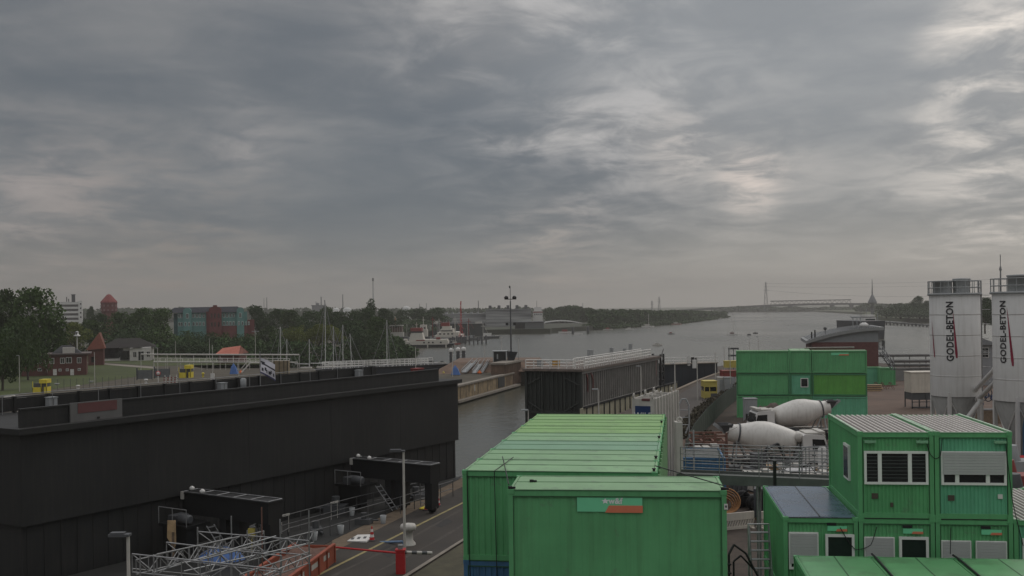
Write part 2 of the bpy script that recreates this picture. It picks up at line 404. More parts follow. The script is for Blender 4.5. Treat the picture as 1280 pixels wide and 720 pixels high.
# building site (near quay)
qa = g1 + Vector((0.3, -0.6, 0))
site = [(-95, -60), g0-GD*70-GNv*0.2, qa, G(640, 568), G(700, 545), G(770, 518), G(820, 497.5), G(845, 487), G(890, 468.5), G(897, 458),
        (56, 238), (75, 240), (84, 214), (140, 200), (420, 190), (420, -60)]
slab('ground_site', site, -7, 0, SOIL)
# left bank with the lawn and the mole
w0 = Vector((-9.48, 175.08, 0)); w1 = Vector((-0.18, 208.02, 0)); wd = (w1-w0).normalized()
left = [(-700, -60), (-90, -60), w0-wd*160, w0, w1, w1+wd*6, (9, 232), (-6, 238), (-40, 234), (-72, 240), (-86, 262), (-84, 286), (-60, 300), (-38, 316), (-36, 345), (-52, 400),
        (-52, 445), (-700, 445), (-3000, 445), (-3000, -60)]
slab('ground_left_bank', left, -7, 0, BANK)
farb = [(-52, 445.2), (-64, 560), (-64, 645), (0, 650), (24, 652), (26, 668), G(690, 416, -3), G(740, 412.5, -3), G(800, 408.5, -3), G(850, 404.3, -3), G(873, 401.5, -3), G(908, 397, -3), (330, 2300), (-200, 2400), (-3000, 2400), (-3000, 445.2)]
slab('ground_far_bank', farb, -7, 0, mat('dark green bank', (0.036, 0.040, 0.024), .95, var=.4, scale=.05))
right = [G(1330, 401), G(1165, 399), G(1105, 396.5), G(1075, 394), (520, 1500), (700, 2400), (3000, 2400), (3000, 500)]
slab('ground_right_bank', right, -7, 0, LAND)
slab('ground_far', [(-9000, 2405), (290, 2405), (480, 2500), (690, 2405), (9000, 2405), (9000, 13000), (-9000, 13000)], -7, 0, LAND)

def sheet(name, pts, z, m):
    b = MB(); b.prism([(p[0], p[1]) for p in pts], z-0.03, z)
    return tag(b.build(name, m), kind='structure')
# lawn
sheet('lawn', [(-600, 120), (-84, 158), G(62, 487), G(170, 471), G(192, 463), G(192, 459), G(109, 453.5), (-125, 292), (-600, 292)], 0.02, LAWN)
sheet('lawn_behind', [(-600, 293.5), (-125, 293.5), G(110, 452), G(195, 457.5), G(330, 455), G(330, 449), (-90, 330), (-600, 380)], 0.02, LAWN)
sheet('footpath', [G(100, 453.5), G(192, 461), G(196, 459), G(100, 452)], 0.05, CONC)
# near road along the quay
rd = [G(380, 719)-QD*30, G(417, 690), G(571, 612), G(640, 577)]
rr_ = [G(640, 640), G(571, 683), G(515, 719), G(515, 719)-QD*30]
sheet('road', rd+rr_, 0.012, ASPHALT)
e0 = G(400, 718); e1 = G(572, 632); ed = (e1-e0).normalized(); en = Vector((-ed.y, ed.x, 0))
b = MB(); P0 = e0-ed*25; P1 = e1+ed*40
b.prism([P0-en*0.09, P1-en*0.09, P1+en*0.09, P0+en*0.09], 0.012, 0.020)
tag(b.build('road_marking',  mat('worn yellow marking', (0.24, 0.20, 0.09), 0.8, var=0.35, scale=2)), kind='structure')
PATCH = mat('asphalt patch', (0.030, 0.028, 0.026), 0.9, var=0.25, scale=1.5)
sheet('road_patch', [G(470, 690), G(497, 674), G(512, 680), G(487, 697)], 0.016, PATCH)
sheet('road_patch', [G(540, 655), G(556, 647), G(566, 652), G(551, 660)], 0.016, PATCH)
for off in (0.9, 2.6):
    b = MB(); n_ = 18; vs = []
    for i in range(n_+1):
        q = e0-ed*6-en*off+ed*(i*1.5); wv = 0.10+0.04*math.sin(i*1.7+off)
        vs += [tuple(q-en*wv+en*0.12*math.sin(i*.5)+Vector((0, 0, .0165))), tuple(q+en*wv+en*0.12*math.sin(i*.5)+Vector((0, 0, .0165)))]
    b.add(vs, [(2*i, 2*i+2, 2*i+3, 2*i+1) for i in range(n_)]); tag(b.build('road_marking', mat('tyre track', (0.058, 0.050, 0.042), .9, var=.4, scale=3)), kind='structure')
sheet('gravel_strip', [G(417, 690), G(571, 612), G(600, 598), G(596, 588), G(571, 601), G(415, 676)], 0.016, GRAVEL)
sheet('dry_grass', [G(640, 642), G(571, 684), G(515, 720), G(480, 745), (2, 34), (8, 62)], 0.016, DRYG)
sheet('kerb', [G(515, 719)-QD*30, G(515, 719), G(571, 683), G(640, 640), G(640, 638), G(571, 680), G(512, 717), G(512, 717)-QD*30], 0.10, CONC)
# far quay road on the right, towards the lock
sheet('quay_road', [G(846, 494), G(880, 477), G(905, 467), G(935, 462), G(935, 478), G(905, 497), G(862, 520), G(842, 540)], 0.012, mat('brown asphalt', (0.048, 0.040, 0.034), 0.85, var=0.2, scale=0.3))
b = MB()
pts = [G(820, 498), G(845, 487.2), G(868, 477), G(890, 468.8), G(899, 465.5)]
for p, q in zip(pts, pts[1:]):
    n = (q-p).normalized(); n = Vector((n.y, -n.x, 0))
    b.prism([p, q, q+n*0.6, p+n*0.6], 0.0, 0.16)
tag(b.build('quay_coping', mat('dull coping', (0.17, 0.135, 0.10), 0.85, var=0.2)), kind='structure')
# yard surface between containers and silos
sheet('yard', [G(1000, 470), G(1300, 470), (170, 150), (60, 45), (12, 42), (8, 58), (12, 95), (36, 122)], 0.010, SOILR)
sheet('mud', [(4, 30), (9.5, 30), (20, 52), (20, 68), (11, 68)], 0.02, PEAT)

# ================================================================== CONTAINERS
TH = R(9.3)
FX = Vector((math.cos(TH), -math.sin(TH), 0)); FY = Vector((math.sin(TH), math.cos(TH), 0))
_cache = {}
def corr_wall(b, L, z0, z1, pitch, depth, M, mi=0):
    depth = 0.010 if pitch > 0.27 else depth
    # one corrugated sheet along x, facing -y, ribs towards the viewer
    x = 0.0; prof = [(0, 0)]
    n = max(1, int(L/pitch)); p = L/n
    for i in range(n):
        s = i*p
        prof += [(s+p*0.30, 0), (s+p*0.42, -depth), (s+p*0.80, -depth), (s+p*0.92, 0)]
    prof.append((L, 0))
    vs = [(a, c, z0) for a, c in prof]+[(a, c, z1) for a, c in prof]
    k = len(prof)
    b.add(vs, [(i, i+1, k+i+1, k+i) for i in range(k-1)], mi, M)
def cont_meshes(L, W, H, pitch=0.16, front=True):
    key = (round(L, 2), round(W, 2), round(H, 2), pitch, front)
    if key in _cache: return _cache[key]
    f = MB(); t = 0.13
    for x in (0, L-t):
        for y in (0, W-t): f.box(x, x+t, y, y+t, 0.0, H)
    for z0, z1 in ((0.0, 0.16), (H-0.17, H-0.02)):
        f.box(t, L-t, 0.012, 0.11, z0, z1); f.box(t, L-t, W-0.11, W-0.012, z0, z1)
        f.box(0.012, 0.11, t, W-t, z0, z1); f.box(L-0.11, L-0.012, t, W-t, z0, z1)
    for x in (-0.012, L-0.168):
        for y in (-0.012, W-0.168):
            for z in (-0.004, H-0.115): f.box(x, x+0.18, y, y+0.18, z, z+0.119)
    for y0 in (0.004, ):
        f.box(t, L-t, y0, 0.03, H-0.20, H-0.171, 1)
        for x0 in (t, L-t-0.02): f.box(x0, x0+0.02, y0, 0.03, 0.16, H-0.20, 1)
    wl = MB()
    if front: corr_wall(wl, L-2*t, 0.16, H-0.17, pitch, 0.022, T(t, 0.062, 0))
    corr_wall(wl, L-2*t, 0.16, H-0.17, pitch, 0.022, T(L-t, W-0.062, 0) @ RZ(math.pi))
    corr_wall(wl, W-2*t, 0.16, H-0.17, pitch, 0.022, T(L-0.062, t, 0) @ RZ(math.pi/2))
    corr_wall(wl, W-2*t, 0.16, H-0.17, pitch, 0.022, T(0.062, W-t, 0) @ RZ(-math.pi/2))
    r = MB()
    # roof skin: shallow hip with one seam, gutter gap round it
    r.box(0.10, L-0.10, 0.10, W-0.10, H-0.06, H-0.035)
    if L >= W:
        m_ = W/2
        r.quad((0.12, 0.12, H-0.006), (L-0.12, 0.12, H-0.006), (L-0.12, m_, H+0.012), (0.12, m_, H+0.012))
        r.quad((0.12, m_, H+0.012), (L-0.12, m_, H+0.012), (L-0.12, W-0.12, H-0.006), (0.12, W-0.12, H-0.006))
        r.box(0.12, L-0.12, m_-0.016, m_+0.016, H-0.02, H+0.022, 1)
        for yy in (0.105, W-0.13): r.box(0.12, L-0.12, yy, yy+0.025, H-0.034, H+0.0, 1)
    else:
        m_ = L/2
        r.quad((0.12, 0.12, H-0.006), (m_, 0.12, H+0.012), (m_, W-0.12, H+0.012), (0.12, W-0.12, H-0.006))
        r.quad((m_, 0.12, H+0.012), (L-0.12, 0.12, H-0.006), (L-0.12, W-0.12, H-0.006), (m_, W-0.12, H+0.012))
        r.box(m_-0.018, m_+0.018, 0.12, W-0.12, H-0.02, H+0.020, 1)
    r.box(0.18, L-0.18, -0.004, 0.036, H-0.021, H-0.003, 1)
    for k in (0.04, W-0.10): r.box(0.10, L-0.10, k, k+0.06, H-0.02, H+0.004, 0)
    for k in (0.04, L-0.10): r.box(k, k+0.06, 0.10, W-0.10, H-0.02, H+0.004, 0)
    out = (f.mesh('frame', [GREEN_D, SEAM]), wl.mesh('wall', GREEN), r.mesh('roof', [ROOF_S, SEAM]))
    _cache[key] = out
    return out
def container(label, loc, rz, L, W, H, wall=GREEN, frame=None, roof=ROOF_S, group=None, pitch=0.16, front=True, name='site_container'):
    t = thing(name, label, 'container', loc, rz, group)
    f, wl, r = cont_meshes(L, W, H, pitch, front)
    inst('frame', f, t, mats=[frame or wall]); inst('wall', wl, t, mats=[wall]); inst('roof', r, t, mats=[roof, None])
    return t
def logo(parent, x, z, wd, ht, y=-0.02, lettering=True):
    b = MB(); b.box(x, x+wd, y, y+0.012, z, z+ht)
    s = b.build('sign_panel', GREEN_L, parent)
    b = MB(); b.prism([(x+wd*0.43, z-0.05*ht), (x+wd*1.005, z-0.05*ht), (x+wd*1.005, z+0.42*ht), (x+wd*0.49, z+0.42*ht)], 0, 0.006, 0, None)
    # stand it up
    b.v = [(p[0], y-0.010+p[2], p[1]) for p in b.v]
    b.f = [f[::-1] for f in b.f]
    b.build('orange_stripe', ORANGE_S, s)
    if lettering:
        me = text_mesh('w&f', ht*0.54, 0.002, 1.05, bold=.006); me.materials.append(LETTERW)
        o = inst('lettering', me, s, (x+wd*0.59, y-0.006, z+ht*0.70)); o.rotation_euler = (math.pi/2, 0, 0)
        # little leaf emblem left of the letters
        b = MB(); cx, cz = x+wd*0.435, z+ht*0.70
        pts = []
        for k in range(10):
            a = math.pi/2+math.pi*2*k/10; rr = ht*0.21*(1.0 if k % 2 == 0 else 0.45)
            pts.append((cx+rr*math.cos(a)*1.25, y-0.004, cz+rr*math.sin(a)))
        b.add(pts, [tuple(range(10))]); b.build('emblem', LETTERW, s)
    return s

ROWZ = 7.95; ROWH = 2.8
row0 = G(578, 588, ROWZ); row0.z = 0
ordn = ['first', 'second', 'third', 'fourth', 'fifth', 'sixth', 'seventh']
roofs = [ROOF_S, ROOF_S, ROOF_T, ROOF_S, ROOF_Y, ROOF_Y, ROOF_Y]
desc = ['sage', 'sage', 'bluish', 'sage', 'yellow green', 'yellow green', 'yellow green']
for i in range(7):
    p = row0 + FY*(2.45*i)
    t = container(f'green container with {desc[i]} roof, {ordn[i]} from the near end of the top row' if i else 'green container with sage roof, just behind the container with the sign',
              (p.x, p.y, ROWZ-ROWH), -TH, 6.06, 2.43, ROWH, roof=roofs[i], group='green containers of the long roof row', pitch=0.19)
    # lifting eyes and gully caps on the roof corners
    if i in (0, 1, 3, 5):
        b = MB(); b.tube((5.95, 0.3+.2*i, ROWH), (5.95, 0.3+.2*i, ROWH+0.06), 0.04, 8); b.tube((5.95, 0.3+.2*i, ROWH+0.06), (5.95, 0.3+.2*i, ROWH+0.09), 0.06, 8)
        b.build('stacking_cone', BLACK2, t)
    # down pipes on the right end
    for y in (0.25, 1.2, 2.15):
        b = MB(); b.tube((6.10, y, 0.1), (6.10, y, ROWH-0.1), 0.045, 6); b.build('downpipe', ROOF_S, t)
    p2 = p.copy()
    container('blue container stacked under the near end of the green row' if i == 0 else f'container hidden under the {ordn[i]} roof of the green row', (p.x, p.y, 2.45), -TH, 6.06, 2.43, 2.69, wall=BLUE if i == 0 else GREEN, roof=ROOF_S,
              group='lower containers under the long roof row', pitch=0.19)
    container(f'bottom level container below the {ordn[i]} roof of the green row', (p.x, p.y, 0.0), -TH, 6.06, 2.43, 2.44, roof=ROOF_S, group='lower containers under the long roof row', pitch=0.19)
# the container with the big sign, in front
s0 = G(635, 612, ROWZ)
FT = R(6.5)
t = container('dark green container with w&f sign standing nearest, front of the roof row', (s0.x, s0.y, ROWZ-2.8), -FT, 6.0, 2.43, 2.8, pitch=0.30)
logo(t, 1.92, 2.20, 1.80, 0.42, y=0.018)
b = MB(); b.box(5.93, 6.03, -0.035, -0.02, 2.30, 2.45); b.box(5.955, 6.005, -0.037, -0.035, 2.35, 2.41, 1); b.build('number_plate', [WHITE, DGREY], t)
for x, y in ((0.05, 0.10), (0.55, 1.2), (5.92, 0.12)):
    b = MB(); b.tube((x, y, 2.8), (x, y, 2.88), 0.06, 8); b.cbox((x+0.05, y, 2.84), 0.20, 0.06, 0.05); b.build('roof_gully', BLACK2, t)
for i, (zz, hh) in enumerate(((2.45, 2.69), (0.0, 2.44))):
    container(('middle', 'bottom')[i]+' container under the green container with the w&f sign', (s0.x, s0.y, zz), -FT, 6.0, 2.43, hh, pitch=0.30)
# loose cables over the roofs
def cable(name, label, pts, r=0.012, m=BLACK2, sag=0.0):
    b = MB()
    P = []
    for a, c in zip(pts, pts[1:]):
        a = Vector(a); c = Vector(c)
        for k in range(8):
            t_ = k/8; q = a.lerp(c, t_); q.z -= sag*4*t_*(1-t_); P.append(q)
    P.append(Vector(pts[-1])); b.path(P, r, 5)
    return tag(b.build(name, m), label, 'cable')
cable('cable_or_joint_strip', 'black cable slanting down at the left corner of the green roofs', [row0+FX*0.9+FY*2.2+Vector((0, 0, ROWZ+0.12)), Vector((s0.x+0.02, s0.y+0.05, ROWZ+0.14))], 0.018)
cable('cable_or_joint_strip', 'black cable hanging down the left end of the green row', [row0+FX*0.15+Vector((0, -0.05, ROWZ)), row0+FX*0.22+Vector((0, -0.09, 4.2))], 0.014)
cable('cable_or_joint_strip', 'second black cable dropping from the near left roof edge', [row0+FX*1.2+FY*2.6+Vector((0, 0, ROWZ+0.05)), row0+FX*1.02+Vector((0, -0.05, ROWZ)), row0+FX*1.06+Vector((0, -0.09, 4.2))], 0.014)
cable('cable_or_joint_strip', 'black cable from the row to the right corner of the sign container', [row0+FX*5.98+FY*0.4+Vector((0, 0, ROWZ+0.15)), Vector((s0.x, s0.y, 0))+Vector((5.92, -0.55, ROWZ+0.12))], 0.018)

# ------------------------------------------------------------------ offices on the right
UZ = 6.02; UH = 2.8
o0 = G(1072, 540, 8.82)
OT = R(7.5); OX = Vector((math.cos(OT), -math.sin(OT), 0)); OY = Vector((math.sin(OT), math.cos(OT), 0))
OW = 2.37
def office_shell(label, p, z, W, D, H, wall, frame, roofmat='rib', group=None):
    t = thing('office_container', label, 'container', (p.x, p.y, z), -OT, group)
    f, wl, r = cont_meshes(W, D, H, 0.115, True)
    inst('frame', f, t, mats=[frame]); inst('wall', wl, t, mats=[wall])
    if roofmat == 'rib':
        b = MB(); n = 12; pw = (W-0.16)/n
        b.box(0.08, W-0.08, 0.08, D-0.08, H-0.05, H-0.031, 1)
        for i in range(n):
            x = 0.08+pw*i
            b.add([(x+pw*.05, 0.03, H-.03), (x+pw*.12, 0.03, H-.005), (x+pw*.42, 0.03, H-.005), (x+pw*.5, 0.03, H-.03),
                   (x+pw*.05, D-.03, H-.03), (x+pw*.12, D-.03, H-.005), (x+pw*.42, D-.03, H-.005), (x+pw*.5, D-.03, H-.03)],
                  [(0, 1, 5, 4), (1, 2, 6, 5), (2, 3, 7, 6), (0, 3, 2, 1), (4, 5, 6, 7)], 0)
        for x in (0.0, W-0.07): b.box(x, x+0.07, 0.0, D, H+0.002, H+0.035, 2)
        b.box(0.07, W-0.07, -0.01, 0.03, H-0.02, H+0.004, 2)
        b.build('roof', [RIBL, RIBD, mat('pale green trim', (0.36, 0.50, 0.36), 0.5)], t)
    else:
        inst('roof', r, t, mats=[roofmat, BLACK2])
    return t
def window(parent, x, z, w_, h_, bars=(), shutter=0.0, y=0.035, blinds=False):
    b = MB(); fr = 0.075
    for X0, X1, Z0, Z1 in ((x, x+w_, z, z+fr), (x, x+w_, z+h_-fr, z+h_), (x, x+fr, z+fr, z+h_-fr), (x+w_-fr, x+w_, z+fr, z+h_-fr)): b.box(X0, X1, y-0.07, y, Z0, Z1)
    for c in bars: b.box(c-0.06, c+0.06, y-0.06, y, z+fr, z+h_-fr)
    f = b.build('window', PVC, parent)
    b = MB(); b.box(x+0.03, x+w_-0.03, y-0.025, y-0.012, z+0.03, z+h_-0.03); b.build('pane', GLASS, f)
    if blinds:
        b = MB(); k = z+0.2
        while k < z+h_-0.1:
            b.box(x+fr, x+w_-fr, y-0.034, y-0.027, k, k+0.014); k += 0.115
        b.build('blind', mat('blind slats', (0.085, 0.095, 0.09), 0.6), f)
    if shutter > 0:
        b = MB(); s1 = z+h_-0.02; s0_ = s1-shutter; k = s0_
        while k < s1-0.01:
            b.box(x+0.045, x+w_-0.045, y-0.10, y-0.075, k, min(k+0.085, s1)); k += 0.09
        b.build('roller_shutter', SHUTTER, f)
    return f
def door(parent, x, z, w_, h_, y=0.035):
    b = MB(); fr = 0.085
    b.box(x, x+fr, y-0.07, y, z, z+h_); b.box(x+w_-fr, x+w_, y-0.07, y, z, z+h_); b.box(x+fr, x+w_-fr, y-0.07, y, z+h_-fr, z+h_)
    d = b.build('door', PVC, parent)
    b = MB(); b.box(x+fr, x+w_-fr, y-0.05, y-0.03, z+0.02, z+h_-fr); b.build('door_leaf', mat('dark green door glass', (0.016, 0.024, 0.021), 0.15), d)
    b = MB(); b.cbox((x+w_-fr-0.06, y-0.07, z+1.0), 0.03, 0.04, 0.16); b.build('handle', STEEL, d)
    return d
def lampbar(parent, x, z):
    b = MB(); b.box(x, x+0.36, -0.09, 0.02, z, z+0.075); b.box(x+0.12, x+0.24, -0.03, 0.03, z-0.03, z+0.0)
    b.build('lamp', mat('pale green lamp', (0.20, 0.40, 0.24), 0.5), parent)
def small_sign(parent, x, z):
    logo(parent, x, z, 0.62, 0.16, y=-0.02, lettering=False)
    b = MB(); b.box(x-0.02, x+0.28, -0.03, -0.012, z+0.185, z+0.27); b.build('socket_box', BLACK2, parent)
uA = office_shell('upper office container with white barred window, left one of the pair', o0, UZ, OW, 5.5, UH, GREEN, GREEN)
window(uA, 0.19, 1.10, 2.00, 1.08, bars=(0.68, 1.62), blinds=True)
lampbar(uA, 0.20, 2.45); lampbar(uA, 1.82, 2.45)
b = MB(); b.box(0.42, 0.62, 0.02, 0.045, 0.62, 0.80); b.build('wall_vent', mat('brown vent', (0.07, 0.055, 0.04), 0.7), uA)
b = MB(); b.box(1.0, 1.09, 0.0, 0.045, 0.36, 0.50); b.build('wall_socket', mat('brown vent', (0.07, 0.055, 0.04), 0.7), uA)
# side window on the left wall
b = MB(); b.box(-0.03, 0.06, 1.5, 2.4, 0.95, 2.15); f_ = b.build('window', PVC, uA)
b = MB(); b.box(-0.04, 0.0, 1.58, 2.32, 1.03, 2.07); b.build('pane', GLASS, f_)
uB = office_shell('upper office container with half closed grey shutter, right one of the pair', o0+OX*(OW+0.03), UZ, OW, 5.5, UH, GREEN2, GREEN)
window(uB, 0.19, 1.10, 2.00, 1.08, bars=(0.68, 1.62), shutter=0.72)
lampbar(uB, 1.82, 2.45)
b = MB(); b.box(0.40, 0.60, 0.02, 0.045, 0.58, 0.76); b.build('wall_vent', mat('brown vent', (0.07, 0.055, 0.04), 0.7), uB)
b = MB(); b.box(1.93, 2.07, 0.0, 0.045, 0.66, 0.80); b.build('junction_box', WHITE, uB)
# lower level
LZ = 3.2; LH = 2.81
lo0 = G(983, 643, 6.02)
names = [('lower office container under a wet blue roof, left end of its level', 0), ('lower office container under the barred window container', 1), ('lower office container under the half closed shutter container', 2), ('lower office container at the right picture edge with ribbed roof', 3)]
lo = []
for lab, k in names:
    p = o0 + OX*((OW+0.03)*(k-1))+Vector((0, 0, 0))
    t = office_shell(lab, p, LZ, OW, 5.95, LH, GREEN if k != 3 else GREEN2, GREEN, roofmat=BLUEROOF if k == 0 else ('rib' if k in (3,) else ROOF_S))
    lo.append(t)
    b_ = office_shell(['ground level office container under the blue roofed one', 'ground level office container second from left', 'ground level office container third from left', 'ground level office container at the right end'][k], p, 0.35, OW, 5.95, 2.84, GREEN, GREEN, roofmat=ROOF_S)
window(lo[0], 0.16, 1.10, 0.95, 1.22, shutter=1.0); door(lo[0], 1.33, 0.17, 0.92, 2.10); small_sign(lo[0], 1.40, 2.38)
window(lo[1], 0.16, 1.10, 0.95, 1.10, shutter=1.05); door(lo[1], 1.25, 0.17, 0.92, 2.05); small_sign(lo[1], 1.38, 2.33)
window(lo[2], 0.16, 1.00, 0.92, 1.12, shutter=0.62); window(lo[2], 1.22, 1.00, 0.95, 1.12, shutter=1.05); small_sign(lo[2], 1.40, 2.33)
door(lo[3], 0.25, 0.17, 0.92, 2.05); small_sign(lo[3], 1.4, 2.33)
def fix(o, p):  # point on the office front plane: local x, height
    return (o0 + OX*p[0] - OY*0.05 + Vector((0, 0, p[1]-o0.z)))
def oc(x, z, d=0.06): 
    q = Vector((o0.x, o0.y, 0)) + OX*x - OY*d; q.z = z; return q
cable('power_cable', 'black power cable looping between the two upper office containers', [oc(2.15, 8.45), oc(2.3, 8.05), oc(2.55, 8.05), oc(2.62, 8.6)], 0.014, sag=0.08)
cable('power_cable', 'black power cable down the right edge of the shutter container', [oc(4.55, 8.5), oc(4.75, 6.6), oc(5.05, 5.2)], 0.014, sag=0.02)
cable('power_cable', 'black power cable sagging below the barred window', [oc(-0.6, 5.7), oc(-0.15, 5.0), oc(0.35, 5.15), oc(0.55, 5.75)], 0.014, sag=0.05)
cable('power_cable', 'black power cable hanging beside the grey lower window', [oc(2.85, 5.75), oc(2.82, 4.9)], 0.014, sag=0.0)
# nearest row of containers under the picture's lower edge
n0 = G(992, 694, 5.25)
for k in range(4):
    p = Vector((n0.x, n0.y, 0)) + OX*(2.40*k) - OY*6.0
    lab = ['wet green roof in the lower right corner, leftmost of its row', 'wet green roof in the lower right corner, second of its row', 'wet green roof in the lower right corner, third of its row', 'wet green roof in the lower right corner, at the picture edge'][k]
    container('container with '+lab, (p.x, p.y, 2.65), -OT, 2.38, 6.0, 2.6, roof=ROOF_G, group='nearest green container row', pitch=0.16)
    container('container below the '+lab, (p.x, p.y, 0.0), -OT, 2.38, 6.0, 2.62, roof=ROOF_G, group='lower level of the nearest container row', pitch=0.16)
cable('cable_or_joint_strip', 'black strip filling the joint of the wet green roofs, left one', [Vector((n0.x, n0.y, 5.33))+OX*2.34+OY*0.02, Vector((n0.x, n0.y, 5.30))+OX*2.39-OY*0.4, Vector((n0.x, n0.y, 5.27))+OX*2.39-OY*4.6], 0.035)  # no cable: black tube added along the joint to make the gap dark
cable('cable_or_joint_strip', 'black strip filling the joint of the wet green roofs, right one', [Vector((n0.x, n0.y, 5.33))+OX*4.72+OY*0.02, Vector((n0.x, n0.y, 5.30))+OX*4.79-OY*0.4, Vector((n0.x, n0.y, 5.27))+OX*4.79-OY*4.6], 0.035)  # same added filler, blackening the next gap between the containers

# ------------------------------------------------------------------ far container stack
SA = math.atan2(39.13-25.97, 114.54-119.06)   # direction of the front
st0 = G(920, 438, 7.8); st0.z = 0
SROT = math.atan2(-3.2, 13.16)
SX = Vector((math.cos(SROT), math.sin(SROT), 0))
sw = [6.0, 2.42, 6.0]; sx = [0, 6.03, 8.48]
slabels = {
 (2, 0): 'green container, top left of the three storey stack', (2, 1): 'narrow green container end, top middle of the stack', (2, 2): 'green container with small sign, top right of the stack',
 (1, 0): 'green container, left on the second level of the stack', (1, 1): 'bluish narrow container end with a small white window', (1, 2): 'grass green container, right on the second level of the stack',
 (0, 0): 'green container at the bottom left of the far stack', (0, 1): 'narrow container end at the bottom of the far stack', (0, 2): 'bluish green container, bottom right of the far stack'}
for lv in range(3):
    for k in range(3):
        p = st0 + SX*sx[k]
        wl = {(1, 2): GREEN3, (1, 1): GREEN2, (0, 2): GREEN2, (0, 0): GREEN}.get((lv, k), GREEN)
        t = container(slabels[(lv, k)], (p.x, p.y, 2.6*lv), SROT, sw[k]-.05, 2.42 if k != 1 else 6.0, 2.53, wall=wl, frame=GREEN_D if lv == 1 else None, roof=ROOF_S, group='three storey green container stack', pitch=0.25)
        if (lv, k) == (2, 2): logo(t, 2.1, 2.0, 1.9, 0.30, y=0.02, lettering=False)
        if (lv, k) == (1, 1):
            window(t, 1.15, 0.95, 0.85, 1.05)
b = MB()
for k in range(9): b.tube(st0+SX*(8.6+0.02)+Vector((0, 3.5, 7.9)), st0+SX*14.2+Vector((0, 3.5, 7.95)), 0.10, 5)
tag(b.build('roof_pipe', WHITE_D), 'long white pipe lying on top of the far green stack', 'pipe')

# small green containers right of the stack
for k, (u, v, Y, L, lab, rz) in enumerate(((1079, 478, 165, 3.2, 'small bright green container beside the brick harbour building, left one', -0.15), (1100, 478, 163, 2.5, 'small dark green container beside the brick harbour building, right one', -0.1))):
    p = A(u, v, Y); t = container(lab, (p.x, p.y, 0.02), rz, L-0.1, 2.4, 2.75, wall=GREEN if k else GREEN2, roof=ROOF_G, pitch=0.25)


# ================================================================== LOCK GATES
def gate_frame(origin, d): # local x along gate, y away from the viewer
    return Matrix.Translation(origin) @ RZ(math.atan2(d.y, d.x))
GZ = 7.58
GR = math.atan2(GD.y, GD.x)
gt = thing('lock_gate', 'huge black lock gate lying along the lock, with red sign on its parapet', 'lock gate', (g0.x, g0.y, 0), GR)
b = MB()
b.box(0, GLEN, 0, 8, 2.85, GZ-0.30)                       # upper plating
for k in range(5): 
    x = GLEN*k/5
    b.box(x+0.05, x+0.09, -0.006, 0, 2.85, GZ-0.3)
b.build('upper_plating', BLACK, gt)
b = MB(); b.box(0.15, GLEN-0.15, 0.22, 7.5, -6, 2.85)
for k in range(40):
    x = 0.4+k*0.91
    b.box(x, x+0.08, 0.195, 0.23, -6, 2.80)
b.build('ribbed_lower_body', BLACK, gt)
b = MB(); b.box(-0.25, GLEN+0.1, -0.35, 8.3, GZ-0.28, GZ); b.build('deck', DECKM, gt)
b = MB()
b.box(0.2, GLEN-2.0, 0.35, 0.47, GZ, 8.42)
b.box(0.2, GLEN-2.0, 0.30, 0.52, 8.42, 8.50)
b.build('parapet', BLACK, gt)
b = MB(); x = 0.5
while x < GLEN-0.2:
    b.box(x, x+0.14, 7.85, 8.12, GZ+0.02, 8.5); x += 2.05
b.box(0.3, GLEN-0.3, 7.93, 8.03, GZ+0.08, 8.38); b.box(0.3, GLEN-0.3, 7.90, 8.06, 8.40, 8.47)
b.build('far_parapet', DGREY if False else BLACK, gt)
b = MB(); b.path([(0.5, 7.2, 8.65), (GLEN-0.3, 7.2, 8.65)], 0.022, 5)
x = 0.5
while x < GLEN: b.tube((x, 7.2, GZ), (x, 7.2, 8.65), 0.02, 5); x += 3.0
b.build('hand_rail', STEEL_D, gt)
# sign on the near parapet
xs = 2.85
b = MB(); b.box(xs, xs+3.05, 0.22, 0.30, GZ-0.05, 8.55); sg = b.build('sign_board', SIGNG, gt)
b = MB(); b.box(xs+0.42, xs+2.72, 0.20, 0.222, 8.0, 8.50); b.build('red_panel', SIGNR, sg)
b = MB(); b.cbox((xs+1.6, 0.21, 7.68), 0.14, 0.04, 0.10); b.build('lock', BLACK2, sg)
def gp(x, y, z): return g0 + GD*x + GNv*y + Vector((0, 0, z))
# cabinets standing on the gate deck
for k, (x, y, cw, hg, lab) in enumerate(((6.6, 8.35, 0.5, 0.7, 'grey switch cabinet on the gate parapet by the yellow hut'), (19.3, 8.4, 0.55, 0.65, 'grey switch cabinet on the gate parapet, middle one'), (21.2, 8.4, 0.42, 0.8, 'white drum shaped box on the gate parapet'), (33.3, 8.35, 0.55, 0.7, 'grey switch cabinet on the gate parapet behind the flag'))):
    p = gp(x, y-0.9, GZ)
    b = MB()
    if k == 2: b.lathe([(0.05, 0), (cw/2, 0.02), (cw/2, hg), (0.1, hg+0.08)], 12)
    else:
        b.box(-cw/2, cw/2, -0.2, 0.2, 0.05, hg); b.box(-cw/2-0.03, cw/2+0.03, -0.23, 0.23, hg, hg+0.05); b.box(-0.01, 0.01, -0.21, -0.2, 0.1, hg-0.05, 1)
        for sx_ in (-1, 1): b.box(sx_*cw*0.4-0.03, sx_*cw*0.4+0.03, -0.15, 0.15, 0, 0.05)
    o = b.build('switch_cabinet', [GREYP, BLACK2]); o.location = p; o.rotation_euler = (0, 0, GR); tag(o, lab, 'cabinet')
